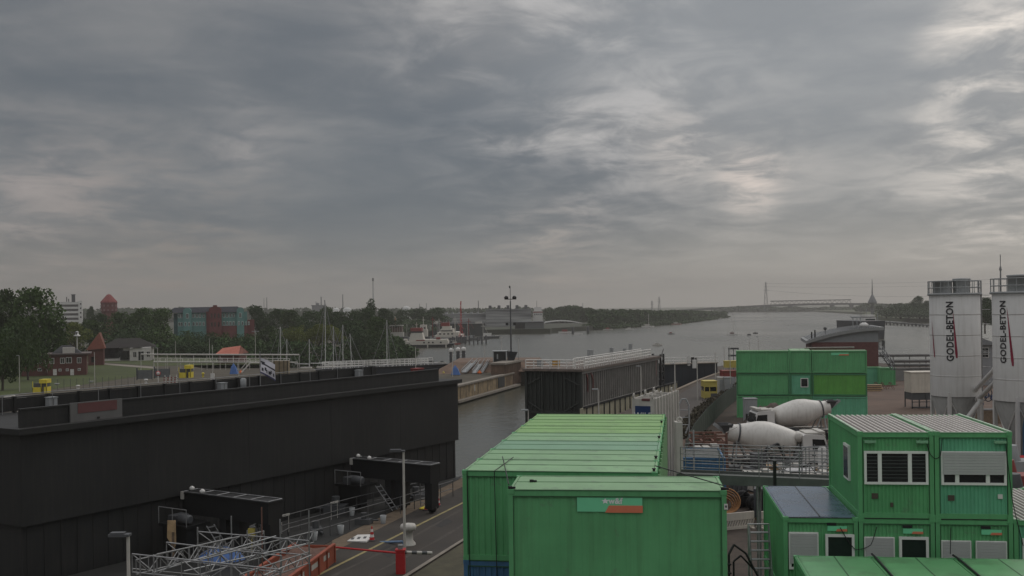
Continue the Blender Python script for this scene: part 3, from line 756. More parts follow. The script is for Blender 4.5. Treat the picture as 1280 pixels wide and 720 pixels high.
# red box at the right end of the deck
p = gp(33.0, 1.4, GZ); b = MB(); b.box(-0.4, 0.4, -0.3, 0.3, 0, 0.95); b.box(-0.44, 0.44, -0.34, 0.34, 0.95, 1.02); b.box(-0.3, 0.3, -0.32, -0.3, 0.1, 0.85)
o = b.build('fire_box', REDDULL); o.location = p; o.rotation_euler = (0, 0, GR); tag(o, 'dull red box on the right end of the black gate', 'cabinet')
# flag
fp = gp(21.35, 6.0, GZ)
fl = thing('flag', 'white flag with a dark diagonal stripe drooping from a pole on the black gate', 'flag', fp, 0)
b = MB(); b.tube((0, 0, 0), (0, 0, 2.65), 0.030, 6); b.lathe([(0.0, 2.65), (0.05, 2.69), (0.0, 2.74)], 6, caps=False); b.build('pole', STEEL_D, fl)
b = MB(); nx, nz = 14, 10; vs = []
for j in range(nz+1):
    for i in range(nx+1):
        s = i/nx; q = j/nz
        x = 0.03 + s*0.98; z = 2.30 - q*1.05 - s*s*0.20 - s*0.36*(0.8+0.3*q) 
        y = 0.10*math.sin(s*7+q*1.5)*s + 0.05*math.sin(q*5+s*3)
        vs.append((x, y, z))
fs = []; mi = []
for j in range(nz):
    for i in range(nx):
        fs.append((j*(nx+1)+i, j*(nx+1)+i+1, (j+1)*(nx+1)+i+1, (j+1)*(nx+1)+i))
        q = (j+.5)/nz; s = (i+.5)/nx
        k = 0
        if 0.22 < q-0.1*s < 0.34: k = 1
        elif q > 0.86: k = 2
        elif 0.58 < q-0.05*math.sin(s*14) < 0.76 and 0.08 < s < 0.92 and (i % 4 != 3): k = 1
        mi.append(k)
b.add(vs, fs, 0, None, True); b.m = mi
b.build('cloth', [mat('flag cloth', (0.62, 0.60, 0.64), 0.8, var=0.06), mat('flag dark mark', (0.045, 0.045, 0.055), 0.8), mat('flag blue edge', (0.07, 0.07, 0.15), 0.8)], fl)

# second gate: charcoal, ribbed, parked on the far side of the chamber
g2d = Vector((math.sin(R(23.9)), math.cos(R(23.9)), 0)); g2n = Vector((-g2d.y, g2d.x, 0))
g20 = G(727, 461.5, 5.0); g20.z = 0; G2L = 37.0
G2R = math.atan2(g2d.y, g2d.x)
gt2 = thing('lock_gate', 'charcoal ribbed lock gate with white railings on top, in its recess', 'lock gate', g20, G2R)
b = MB(); b.box(0.3, G2L, 0.3, 7.9, 0.0, 4.7)
x = 0.5
while x < G2L-0.3:
    b.box(x, x+0.20, 0.02, 0.31, 0.15, 4.6); x += 0.92
b.box(0.1, G2L, -0.10, 0.35, -0.25, 0.10); b.box(0.1, G2L, -0.05, 0.32, 4.35, 4.7)
b.build('ribbed_side', CHARCOAL, gt2)
b = MB(); b.box(0.20, 0.32, 0.0, 8.0, -6, 4.7)
y = 0.3
while y < 7.9: b.box(0.0, 0.21, y, y+0.14, -0.5, 4.6); y += 0.62
for y in (0.0, 7.75): b.box(-0.15, 0.25, y, y+0.28, -6, 4.7)
for y0, y1 in ((2.4, 0.4), (5.6, 7.6)):
    b.tube((-0.1, y0, 3.9), (-0.1, y1, 2.9), 0.10, 6); b.tube((-0.1, y0, -0.6), (-0.1, y1, 0.6), 0.10, 6)
for y in (2.4, 5.6): b.box(-0.16, 0.2, y-0.12, y+0.12, -4, 4.2)
b.box(-0.2, 0.2, 0.0, 8.0, -0.9, -0.6)
b.build('end_bulkhead', mat('green black steel', (0.022, 0.026, 0.022), 0.6, var=0.25, scale=0.5), gt2)
b = MB(); b.box(-0.45, G2L, -0.25, 8.2, 4.7, 5.0); b.build('deck', mat('rust edged deck', (0.12, 0.095, 0.08), 0.8, var=0.35, scale=0.6), gt2)
def railing(b, pts, h, step=1.5, bars=3, r=0.035, mi=0, n=5):
    for p, q in zip(pts, pts[1:]):
        p = Vector(p); q = Vector(q); L = (q-p).length; k = max(1, round(L/step))
        for j in range(bars):
            z = Vector((0, 0, h*(j+1)/bars)); b.tube(p+z, q+z, r, n, mi)
        for i in range(k+1):
            a = p.lerp(q, i/k); b.tube(a, a+Vector((0, 0, h)), r*1.1, n, mi)
b = MB(); railing(b, [(0.0, 7.9, 5.0), (0.0, 0.9, 5.0)], 1.15, 1.1, 3, 0.07); b.build('end_railing', RAILW, gt2)
b = MB(); railing(b, [(1.2, 0.0, 5.0), (G2L-5, 0.0, 5.0)], 1.25, 0.95, 3, 0.075); b.build('side_railing', RAILW, gt2)
b = MB(); railing(b, [(1.2, 1.6, 5.0), (G2L-5, 1.6, 5.0)], 1.3, 0.95, 3, 0.06); b.build('inner_railing', RAILW, gt2)
b = MB()
for x, y, hh in ((12, 3, 2.0), (12.8, 3, 2.0), (22, 3, 1.9), (27, 2.5, 1.6), (30, 2.5, 2.2)): b.box(x, x+0.5, y, y+0.5, 5, 5+hh)
b.build('deck_machinery', GREYP, gt2)
b = MB(); b.box(-0.02, 0.5, 3.2, 4.1, 5.25, 6.1); b.build('warning_board', mat('ochre board', (0.45, 0.24, 0.05), 0.6), gt2)
b = MB(); b.box(-0.02, 0.4, 5.5, 6.3, 5.25, 6.2); b.build('grey_locker', GREYP, gt2)
b = MB()
for y0, zz in ((2.2, 4.1), (4.2, 4.0), (35, 4.4)):
    b.box(y0, y0+0.22, -0.02, 0.02, 1.8, zz)
b.path([(1.6, -0.03, 4.3), (2.2, -0.03, 3.6), (2.2, -0.03, 2.0)], 0.10, 5); b.path([(3.4, -0.03, 4.3), (4.3, -0.03, 3.4), (4.3, -0.03, 2.2)], 0.10, 5)
b.build('red_pipe', mat('faint red pipe', (0.15, 0.05, 0.045), 0.7), gt2)
# lattice tower at the far end
lt = thing('lattice_tower', 'black stair tower at the right end of the charcoal gate', 'tower', g20+g2d*(G2L+1.6), G2R)
b = MB()
for x in (-0.9, 0.9):
    for y in (0.0, 1.8): b.box(x-0.14, x+0.14, y-0.14, y+0.14, -4, 5.2)
for k in range(7):
    z = -3+k*1.3
    b.box(-1.0, 1.0, -0.1, 1.9, z, z+0.16)
    b.tube((-0.8, -0.05, z), (0.8, -0.05, z+1.2), 0.07, 5)
b.build('tower_frame', BLACK2, lt)
# fender wall under the second gate (quay of the recess)
b = MB(); b.box(-1, 46, -0.55, -0.05, -6, -0.05)
x = 0.0
while x < 45: b.box(x, x+0.26, -0.64, -0.54, -6, 0.2, 1); x += 2.35
b.box(-1, 46, -0.70, -0.5, -0.02, 0.22, 1)
o = b.build('fender_wall', [BEIGE_D, BLACK2]); o.location = g20; o.rotation_euler = (0, 0, G2R); tag(o, 'dull beige fender wall with black posts under the charcoal gate', 'fender wall')
# third gate, blue black, behind
gA = A(822, 456.5, 192); gB = A(891, 455.5, 196)
dv = Vector((gB.x-gA.x, gB.y-gA.y, 0)); L3 = dv.length; R3 = math.atan2(dv.y, dv.x)
gt3 = thing('lock_gate', 'blue black lock gate with white railing, beyond the stair tower', 'lock gate', (gA.x, gA.y, 0), R3)
zt = gA.z
b = MB(); b.box(-6, L3+1, 0, 4, -6, zt)
x = -6
while x < L3: b.box(x, x+0.10, -0.05, 0, -5, zt-0.2); x += 1.6
b.build('plating', BLUEBLACK, gt3)
b = MB(); b.box(-6, L3+1, -0.3, 4.2, zt, zt+0.15); b.build('deck', CONC, gt3)
b = MB(); railing(b, [(-6, 0, zt+0.15), (L3+1, 0, zt+0.15)], 1.15, 1.6, 2, 0.05); b.build('railing', RAILW, gt3)
b = MB(); b.box(L3*0.53, L3*0.53+0.55, -0.25, 0.1, zt-0.3, zt+1.7); b.build('signal_board', WHITE, gt3)
b = MB(); b.box(L3*0.53+0.9, L3*0.53+1.4, -0.25, 0.1, zt+0.2, zt+1.3); b.box(L3*0.53+1.7, L3*0.53+2.1, -0.25, 0.1, zt+0.1, zt+1.1); b.build('signal_lamp', BLACK2, gt3)
# fourth gate, black, in the old lock on the left
gA = A(404, 455.0, 205); gB = A(560, 456.0, 218)
dv = Vector((gB.x-gA.x, gB.y-gA.y, 0)); L4 = dv.length; R4 = math.atan2(dv.y, dv.x); zt = min(gA.z, gB.z)
gt4 = thing('lock_gate', 'low black lock gate under the white railings behind the flag', 'lock gate', (gA.x, gA.y, 0), R4)
b = MB(); b.box(0, L4, 0, 5, -5, zt)
x = 0
while x < L4: b.box(x, x+0.12, -0.06, 0, -4, zt-0.2); x += 1.9
b.build('plating', BLUEBLACK, gt4)
b = MB(); b.box(-0.2, L4+0.2, -0.3, 5.2, zt, zt+0.16); b.build('deck', DECKM, gt4)
b = MB(); railing(b, [(0.2, 0, zt+0.15), (L4-4.5, 0, zt+0.15)], 1.25, 0.9, 3, 0.06); b.build('railing', RAILW, gt4)
b = MB(); railing(b, [(0.2, 1.2, zt+0.15), (L4-3, 1.2, zt+0.15)], 1.4, 1.3, 3, 0.06); b.build('inner_railing', RAILW, gt4)

# ================================================================== MOLE BETWEEN THE LOCKS
wl_ = (w1-w0); wn = Vector((-wd.y, wd.x, 0))
WR = math.atan2(wd.y, wd.x)
b = MB(); b.box(-3, 34, -0.30, 0.3, -2.35, -0.15)
for x in (0.4, 5.2, 10.5, 16, 22, 27): b.box(x, x+0.10, -0.34, -0.2, -2.2, -0.2, 1)
b.box(23, 27.5, -0.42, 0.3, -2.2, -0.2, 1)
b.box(-3, 34.3, -0.55, 0.6, -0.15, 0.14, 2)
b.box(-3, 36, -1.3, 0.2, -2.72, -2.36, 2)
o = b.build('quay_wall', [CONC_B, BLACK2, CONC]); o.location = w0; o.rotation_euler = (0, 0, WR); tag(o, 'rust streaked concrete quay wall of the lock chamber', 'quay wall')
b = MB(); b.box(2.6+5.5, 3.0+5.5, -0.40, -0.31, -1.6, -0.5); o = b.build('gauge_board', WHITE_D); o.location = w0; o.rotation_euler = (0, 0, WR); tag(o, 'small white depth gauge fixed to the streaked wall', 'gauge')
# raised head of the mole with a sloped bank
h0 = A(612, 466, 196); 
pA = G(578, 470); 
b = MB()
c_lo_ = [w0+wn*7-wd*12, w0+wn*7+wd*8, w1-wd*8+wn*3.0, w1+wd*6+wn*2, Vector((8, 231, 0)), Vector((2, 261, 0)), Vector((-30, 283, 0))]
top = A(600, 452, 214).z
lo = [Vector(p) for p in ((-17, 206.5, 0), (-8, 209, 0), (0, 211, 0), (8, 214, 0), (8.7, 231, 0), (-5, 236, 0), (-16, 234, 0))]
hi = [Vector(p) for p in ((-12.5, 213.5, 0), (-8, 215, 0), (0, 216.5, 0), (6, 218, 0), (6, 228, 0), (-5, 232, 0), (-12, 231, 0))]
for p in hi: p.z = top
n = 7
b.add(lo+hi, [tuple(range(n, 2*n))]+[(i, (i+1) % n, n+(i+1) % n, n+i) for i in range(n)])
tag(b.build('mole_bank', CONC_R), kind='structure')
hb = MB()
p0 = w1-wd*9; p1 = w1+wd*5.5
hb.box(0, 12.5, -0.15, 2.6, -2.4, top-0.1); 
x = 0.3
while x < 12: hb.box(x, x+0.30, -0.35, -0.14, -2.3, top-0.1); x += 0.85
hb.box(-0.2, 12.7, -0.45, 2.9, top-0.1, top+0.25, 1)
o = hb.build('pier_head', [CONC_R, CONC]); o.location = p0+wd*3; o.rotation_euler = (0, 0, WR); tag(o, 'brown timbered pier head at the end of the streaked wall', 'pier')
# ramps / conveyors leaning on the bank
for k, (u0, v0, u1, v1, w_, lab) in enumerate(((580, 465, 594, 451, 1.15, 'wide pale gangway leaning up the brown bank, left one'), (593, 466, 603, 452, 0.95, 'pale gangway leaning up the brown bank, middle one'), (602, 466, 611, 452, 0.45, 'narrow pale gangway leaning up the brown bank, right one'))):
    a = A(u0, v0, 206); c = A(u1, v1, 216)
    d = (c-a).normalized(); s_ = d.cross(Vector((0, 0, 1))).normalized(); u_ = s_.cross(d)
    M = Matrix((( *s_, 0), (*d, 0), (*u_, 0), (0, 0, 0, 1))).transposed(); M.translation = a
    L = (c-a).length
    b = MB(); b.box(-w_/2, w_/2, 0, L, -0.15, 0)
    for x in (-w_/2, w_/2-0.08): b.box(x, x+0.08, 0, L, 0.45, 0.53); b.box(x, x+0.08, 0, L, 0, 0.12)
    y = 0.2
    while y < L:
        for x in (-w_/2, w_/2-0.06): b.box(x, x+0.06, y, y+0.06, 0, 0.5)
        y += 1.2
    o = b.build('gangway', GREYP); o.matrix_world = M; tag(o, lab, 'gangway')
# blue tarps and buoys
def tarp(u, v, Y, w_, h_, lab):
    p = A(u, v, Y); b = MB()
    b.add([(-w_/2, -w_*.3, 0), (w_/2, -w_*.35, 0), (w_*.55, w_*.3, 0), (-w_*.5, w_*.3, 0), (-w_*.34, -w_*.16, h_*.62), (w_*.22, -w_*.18, h_*.72), (w_*.3, w_*.15, h_*.6), (-w_*.3, w_*.14, h_*.66), (-w_*.05, 0, h_)],
          [(0, 1, 5, 4), (1, 2, 6, 5), (2, 3, 7, 6), (3, 0, 4, 7), (4, 5, 8), (5, 6, 8), (6, 7, 8), (7, 4, 8)])
    o = b.build('tarpaulin', TARP); o.location = p; tag(o, lab, 'tarpaulin')
tarp(569.5, 468.5, 203, 1.7, 1.95, 'blue tarpaulin over a peaked heap on the quay by the gangways')
tarp(292.5, 467.5, 214, 1.6, 2.3, 'blue tarpaulin over a peaked heap behind the flag')
def buoy(u, v, Y, r_, lab, m=ORANGE):
    p = A(u, v, Y); b = MB(); b.lathe([(r_*.8, 0), (r_, r_*.3), (r_*.9, r_*.7), (r_*.3, r_*1.2), (r_*.25, r_*1.6)], 10)
    o = b.build('buoy', m); o.location = p; tag(o, lab, 'buoy')
buoy(599.5, 467.0, 206, 0.45, 'orange buoy lying at the foot of the middle gangway')
buoy(554.5, 466.5, 206, 0.28, 'small yellow orange buoy left of the blue tarpaulin', YELLOWD)
buoy(301, 466.5, 214, 0.42, 'orange and white marker beside the blue heap near the flag')
# control cabin on the pier head and floodlight mast
cp = A(633, 450.5, 212)
cb = thing('control_cabin', 'dark glazed control cabin on the pier head under the floodlight mast', 'cabin', (cp.x, cp.y, top), 0)
Wc = PXM(212)
b = MB(); b.box(-2.7, 0.0, 0, 3.5, 0.0, 2.1); b.build('cabin_body', BLACK2, cb)
b = MB(); b.add([(0.25, 0, 0), (1.5, 0, 0), (2.35, 0, 2.0), (0.1, 0, 2.2), (0.25, 3, 0), (1.5, 3, 0), (2.35, 3, 2.0), (0.1, 3, 2.2)], [(0, 1, 2, 3), (7, 6, 5, 4), (1, 5, 6, 2), (4, 0, 3, 7), (3, 2, 6, 7), (0, 4, 5, 1)]); b.build('glazed_front', mat('dark cabin glass', (0.02, 0.022, 0.024), 0.2), cb)
b = MB(); b.box(-2.9, 0.2, -0.2, 3.7, 2.1, 2.25); b.box(-0.12, 0.05, -0.1, 0.1, 0, 2.1); b.box(-2.75, -2.6, -0.1, 0.1, 0, 2.1); b.box(-2.0, -1.7, -0.05, 0, 0.6, 1.6); b.build('cabin_frame', GREYP, cb)
mp_ = A(639, 450, 216)
mt = thing('floodlight_mast', 'tall dark mast with twin round floodlights beside the control cabin', 'mast', (mp_.x, mp_.y, top), 0)
H_ = ZAT(637.5, 358, 216)-top
b = MB(); b.tube((0, 0, 0), (0, 0, H_*0.80), 0.20, 8, r1=0.12); b.tube((0, 0, H_*0.8), (0, 0, H_), 0.06, 6); b.build('pole', DGREY, mt)
zf = ZAT(637, 374, 216)-top
b = MB(); b.tube((-1.25, 0, zf), (1.25, 0, zf), 0.09, 6); b.build('cross_arm', DGREY, mt)
for x in (-0.85, 0.85):
    b = MB(); b.lathe([(0.1, -.35), (0.42, -0.25), (0.46, 0.1), (0.25, 0.32), (0.05, 0.38)], 12, 0, T(x, 0, zf+0.35)); b.build('floodlight', BLACK2, mt)
b = MB(); b.lathe([(0.05, 0), (0.16, 0.15), (0.16, 0.4), (0.05, 0.55)], 8, 0, T(-0.1, 0, H_-0.4)); b.build('wind_sensor', BLACK2, mt)
zf = ZAT(637, 405, 216)-top
b = MB(); b.tube((-0.9, 0, zf), (0.9, 0, zf), 0.07, 6)
for x in (-0.8, 0.8): b.cbox((x, 0, zf), 0.55, 0.4, 0.55)
b.build('lower_lamp', BLACK2, mt)

# ================================================================== LEFT BANK: white bridge railings, huts, posts
for (uA, vA, uB, vB, Y, th, lab, nm) in ((176, 443, 374, 443.5, 235, 0.34, 'long pale pipe running along the bank behind the lock', 'pipeline'), (192, 452.5, 372, 453.0, 232, 0.30, 'pale concrete edge beam along the bank below the pipe', 'edge_beam')):
    a = A(uA, vA, Y); c = A(uB, vB, Y)
    b = MB(); b.tube(a, c, th/2, 8)
    k = 12
    for i in range(k+1):
        q = a.lerp(c, i/k); b.tube((q.x, q.y, 0), q, 0.07, 5)
    tag(b.build(nm, WHITE_D), lab, nm.replace('_', ' '))
a = A(193, 452.4, 233); c = A(362, 452.8, 233)
b = MB(); railing(b, [a, c], 0.85, 1.3, 2, 0.05); tag(b.build('railing', RAILW), 'white railing above the brown bank left of the flag', 'railing')
for k, (pts) in enumerate(([A(302, 466, 205), A(313, 453.5, 206), A(334, 453.5, 206)], )):
    b = MB(); b.path([p+Vector((0, 0, 0)) for p in pts], 0.16, 6); b.path([p+Vector((0, 0, 0.9)) for p in pts], 0.08, 6)
    tag(b.build('bank_railing', WHITE_D), 'white sloping handrail down the brown bank beside the flag', 'railing')
# timber bulkhead behind the flag
p = A(352, 466, 200); b = MB(); b.box(-1.6, 1.3, 0, 1.5, -1, 2.3)
for x in (-1.5, -0.5, 0.4, 1.1): b.box(x, x+0.12, -0.08, 0, -1, 2.4, 1)
o = b.build('bulkhead', [mat('tan concrete', (0.20, 0.16, 0.10), 0.85, var=0.3), BLACK2]); o.location = p; tag(o, 'tan bulkhead end of the lock wall directly behind the flag', 'bulkhead')
# yellow huts
def hut(u, v, Y, w_, h_, lab):
    p = A(u, v, Y); t = thing('yellow_hut', lab, 'hut', (p.x, p.y, 0 if abs(p.z) < 1.2 else p.z), 0)
    b = MB(); b.box(-w_/2, w_*0.12, 0, 1.6, 0, h_*0.42); b.box(w_*0.30, w_/2, 0, 1.6, 0, h_*0.45); b.box(-w_*.02, w_/2, -0.05, 1.7, h_*0.72, h_); 
    for x in (-w_/2, w_*0.12-0.08, w_/2-0.08): b.box(x, x+0.08, 0, 0.08, 0, h_*0.85)
    b.build('hut_body', YELLOW, t)
    b = MB(); b.box(-w_*0.45, w_*.45, 0.3, 1.5, 0, h_*0.72); b.build('hut_inside', DGREY, t)
    return t
hut(49.5, 491.5, 171, 2.4, 2.3, 'yellow control hut with open window on the quay by the lawn')
hut(231, 472.5, 185, 2.2, 2.3, 'yellow control hut beside the red white barrier')
def bollard_small(u, v, Y, lab, m, h_=0.8, r_=0.2, name='bollard'):
    p = A(u, v, Y); b = MB(); b.lathe([(r_*.8, 0), (r_*.7, h_*.6), (r_*1.2, h_*.75), (r_*1.1, h_), (r_*.2, h_*1.05)], 8)
    o = b.build(name, m); o.location = (p.x, p.y, p.z); tag(o, lab, 'bollard')
bollard_small(253.8, 471.5, 182, 'yellow bollard right of the right hand yellow hut', YELLOW)
bollard_small(97.5, 486, 170, 'white bollard on the lawn edge above the red gate sign', WHITE, 0.6, 0.3)
bollard_small(182.5, 479, 172, 'white bollard at the lawn edge left of the barrier', WHITE, 0.7, 0.28)
bollard_small(71, 481, 175, 'flat grey mooring bollard on the lawn near the yellow hut', GREYP, 0.25, 0.4)
bollard_small(114, 478, 180, 'flat grey mooring bollard on the lawn near the tall lamp post', GREYP, 0.25, 0.4)
# red and white road barrier
p = A(213, 479.5, 168); br = thing('road_barrier', 'low red and white barrier on the quay left of the yellow hut', 'barrier', (p.x, p.y, p.z), 0)
for k in range(3):
    b = MB()
    for i in range(8): b.box(-1.15+i*0.29, -1.15+i*0.29+0.285, -0.04+0.1*k, 0.0+0.1*k, 0.15+0.36*k, 0.33+0.36*k, i % 2)
    b.build('barrier_board', [REDDULL, WHITE_D], br)
b = MB()
for x in (-1.0, -0.2, 0.9): b.box(x, x+0.08, 0.21, 0.3, 0, 1.4)
b.build('barrier_post', WHITE, br)
p = A(198, 478, 170); b = MB(); b.tube((0, 0, 0), (0, 0, 1.8), 0.05, 6); b.lathe([(0.0, -.02), (0.42, -.02), (0.42, 0.02), (0, 0.02)], 16, 1, T(0, -0.06, 1.5) @ RX(math.pi/2)); b.lathe([(0.0, -.03), (0.30, -.03), (0.30, 0.03), (0, 0.03)], 16, 0, T(0, -0.06, 1.5) @ RX(math.pi/2))
o = b.build('road_sign', [WHITE, RED]); o.location = p; tag(o, 'round red rimmed road sign beside the grey gate on the quay', 'sign')
# grey gates / fence panels on the lawn
for k, (u0, u1, v, Y, lab) in enumerate(((172, 190, 475, 178, 'grey mesh gate panel on the lawn, left one'), (194, 212, 473, 182, 'grey mesh gate panel on the lawn, right one'))):
    a = A(u0, v, Y); c = A(u1, v, Y); b = MB(); L = c.x-a.x
    b.box(0, L, 0, 0.04, 0.15, 1.7); b.box(-0.2, 0.0, -0.06, 0.1, 0, 2.1, 1); b.box(L, L+0.08, -0.06, 0.1, 0, 1.9, 1)
    o = b.build('fence_gate', [mat('grey mesh', (0.12, 0.125, 0.125), 0.7), DGREY]); o.location = a; tag(o, lab, 'gate')
# wire fence along the lawn edge
b = MB()
for k in range(15):
    q = A(72+k*8.0, 482-k*1.05, 176+k*0.6); b.tube((q.x, q.y, 0), (q.x, q.y, 2.0), 0.035, 5)
tag(b.build('wire_fence', DGREY), 'thin dark wire fence posts along the lawn above the red gate sign', 'fence')
# white pipe trolley at far left
p = A(20, 509, 95); tr = thing('pump_trolley', 'white pipe manifold on a trolley at the left picture edge', 'pump', (p.x, p.y, p.z-0.1), R(25))
b = MB(); b.lathe([(0.42, 0), (0.5, 0.1), (0.5, 0.8), (0.42, 0.95)], 14, 0, T(-0.5, 0, 0.3)); b.tube((-0.8, 0, 0.9), (0.9, 0, 0.9), 0.16, 8); b.tube((0.5, 0, 0.2), (0.5, 0, 0.95), 0.3, 10); b.tube((0.9, 0, 0.2), (0.9, 0, 0.95), 0.18, 8); b.build('pipework', WHITE_D, tr)
b = MB(); b.box(-1.2, 1.2, -0.5, 0.5, 0.1, 0.2); b.box(-4, 1.4, -0.6, 0.6, -0.2, 0.0); b.build('trolley_frame', YELLOWD, tr)
# platform carrying it: old gate carriage with railing at the left edge
p = A(0, 517, 95); b = MB(); b.box(-9, 4.0, -1, 4, -6, -0.2); b.box(-9, 4.1, -1.1, 4.1, -0.2, 0.0, 1)
railing(b, [(-9, 3.5, 0), (4, 3.5, 0)], 1.2, 1.5, 2, 0.04, 2)
o = b.build('service_platform', [RUST, CONC, STEEL_D]); o.location = (p.x, p.y, p.z+0.1); o.rotation_euler = (0, 0, R(25)); tag(o, 'brownish service platform with railing behind the left end of the black gate', 'platform')

# ================================================================== POSTS
def lamp_post(u0, v0, u1, v1, Y, lab, head='single', r_=0.07, m=WHITE_D, side=-1, name='lamp_post', cat='lamp post'):
    t_ = A(u0, v0, Y); b_ = A(u1, v1, Y)
    o = thing(name, lab, cat, (b_.x, b_.y, b_.z), 0, 'thin white posts around the lock')
    H = t_.z-b_.z
    b = MB(); b.tube((0, 0, 0), (0, 0, H), r_, 6, r1=r_*0.7); b.build('pole', m, o)
    if head == 'single':
        b = MB(); b.box(min(0, side*0.45), max(0, side*0.45), -0.10, 0.10, H-0.02, H+0.07); b.build('lamp_head', GREYP, o)
    elif head == 'double':
        b = MB(); b.box(-0.8, 0.8, -0.13, 0.13, H-0.02, H+0.12); b.build('lamp_head', GREYP, o)
    elif head == 'board':
        b = MB(); b.box(-0.35, 0.35, -0.12, -0.06, H*0.08, H*0.24); b.build('notice_board', WHITE, o)
    return o
LP = [(24, 444.5, 24.5, 490, 175, 'lamp post by the yellow hut at the far left lawn', 'single'), (118, 440, 118.5, 482, 176, 'tall white lamp post right of the brick house', 'none'),
      (197, 435, 197.5, 478, 174, 'white lamp post beside the round road sign', 'single'), (219.5, 426, 219.5, 449, 250, 'thin white post in front of the teal building, left', 'none'),
      (262, 423, 262, 449, 250, 'thin white post left of the orange roof', 'none'), (266.5, 431, 266, 478, 178, 'white post with a square notice board at its foot', 'board'),
      (298.3, 453, 298.6, 470, 178, 'short white post right of the blue heap', 'none'), (319.5, 414.5, 319.5, 450, 245, 'white lamp post with twin heads behind the flag', 'double'),
      (415.5, 452, 415.6, 462, 190, 'short white post on the gate right of the cabinet', 'none'), (519.5, 434, 519.7, 463, 182, 'white post in front of the black low gate', 'none'),
      (565.5, 432, 565.8, 471, 180, 'white post left of the blue tarpaulin on the mole', 'none'), (605.5, 432, 606, 451, 222, 'post with a white signal lamp behind the gangways', 'none'),
      (627, 424, 627, 437, 214, 'short white antenna on the left of the control cabin', 'none'), (648.5, 424, 648.5, 452, 214, 'thin white antenna right of the control cabin', 'none')]
for a in LP: lamp_post(*a[:5], a[5], a[6])
LQ = [(748, 487, 748.4, 519, 72, 'short white lamp post behind the yellow green roofs', 'single', 0.05), (660.5, 513, 660.6, 540, 66, 'short white lamp post left behind the green roofs', 'single', 0.045),
      (800.5, 458, 801.6, 500, 96, 'white lamp post behind the white slotted container', 'single', 0.06), (842, 455, 844, 500, 110, 'thick white lamp post right of the white slotted container', 'single', 0.085),
      (869.5, 447, 872, 500, 120, 'white lamp post with a square signal at the top on the quay road', 'none', 0.07), (893.5, 440, 894.5, 478, 150, 'tall white lamp post beyond the yellow hut on the quay road', 'none', 0.07),
      (912.5, 432, 913, 480, 125, 'thin grey lamp post left of the far green stack', 'none', 0.05), (905.3, 434, 905.6, 470, 180, 'thin grey post on the far end of the quay road', 'none', 0.07), (936.5, 421, 936.8, 440, 210, 'thin dark post beyond the far green stack, left', 'single', 0.06), (947.5, 421, 948, 440, 210, 'thin dark post beyond the far green stack, right', 'single', 0.06)]
for a in LQ: lamp_post(*a[:5], a[5], a[6], a[7])
p = A(868, 455, 119.9); b = MB(); b.box(-0.22, 0.22, -0.1, 0.1, -0.5, 0.5); b.box(-0.16, 0.16, -0.14, -0.1, -0.42, 0.42)
o = b.build('signal_box', WHITE); o.location = p; tag(o, 'white signal box on the lamp post of the quay road', 'signal')

# ================================================================== FOREGROUND LEFT: quay, carriages, barrier, scaffolding
# sunken rail pit in front of the gate with railings
def deckpt(u, v, z=0.0): return G(u, v, z)
dk = [gp(-12, -0.15, 0), gp(GLEN+0.2, -0.15, 0), G(571, 601), G(415, 676), G(330, 719), gp(-12, -9, 0)]
sheet('machine_deck', dk, 0.03, DECKM)
rl = [G(300, 694, 1.1), G(360, 661, 1.1), G(482, 627, 1.1), G(566, 601, 1.1)]
rl = [Vector((p.x, p.y, 0.03)) for p in rl]
b = MB(); railing(b, rl, 1.08, 1.6, 2, 0.028); tag(b.build('deck_railing', mat('dark rail', (.10, .10, .10), .5, metal=.3)), 'grey handrail along the black deck by the roadside', 'railing')
rl2 = [p+GNv*2.7+GD*0.4 for p in rl[:-1]]+[rl[-1]+GNv*1.6]
b = MB(); railing(b, rl2, 1.08, 1.6, 2, 0.028); tag(b.build('deck_railing', mat('dark rail', (.10, .10, .10), .5, metal=.3)), 'second handrail on the black deck, nearer to the gate', 'railing')
for k, (q, tt) in enumerate(((0, .6), (1, .25), (1, .75))):
    a = rl2[q].lerp(rl2[q+1], tt); b = MB(); b.box(-0.35, 0.35, -0.02, 0.02, 0.97, 1.09); b.box(-0.3, -0.27, 0.0, 0.02, 0, 1.0); b.box(0.27, 0.3, 0.0, 0.02, 0, 1.0)
    o = b.build('strip_lamp', WHITE_D); o.location = a+Vector((0, 0, 0.06)); o.rotation_euler = (0, 0, GR); tag(o, ['pale strip lamp on the inner deck rail, near the scaffolding', 'pale strip lamp on the inner deck rail, middle one', 'pale strip lamp on the inner deck rail, farthest one'][k], 'lamp')
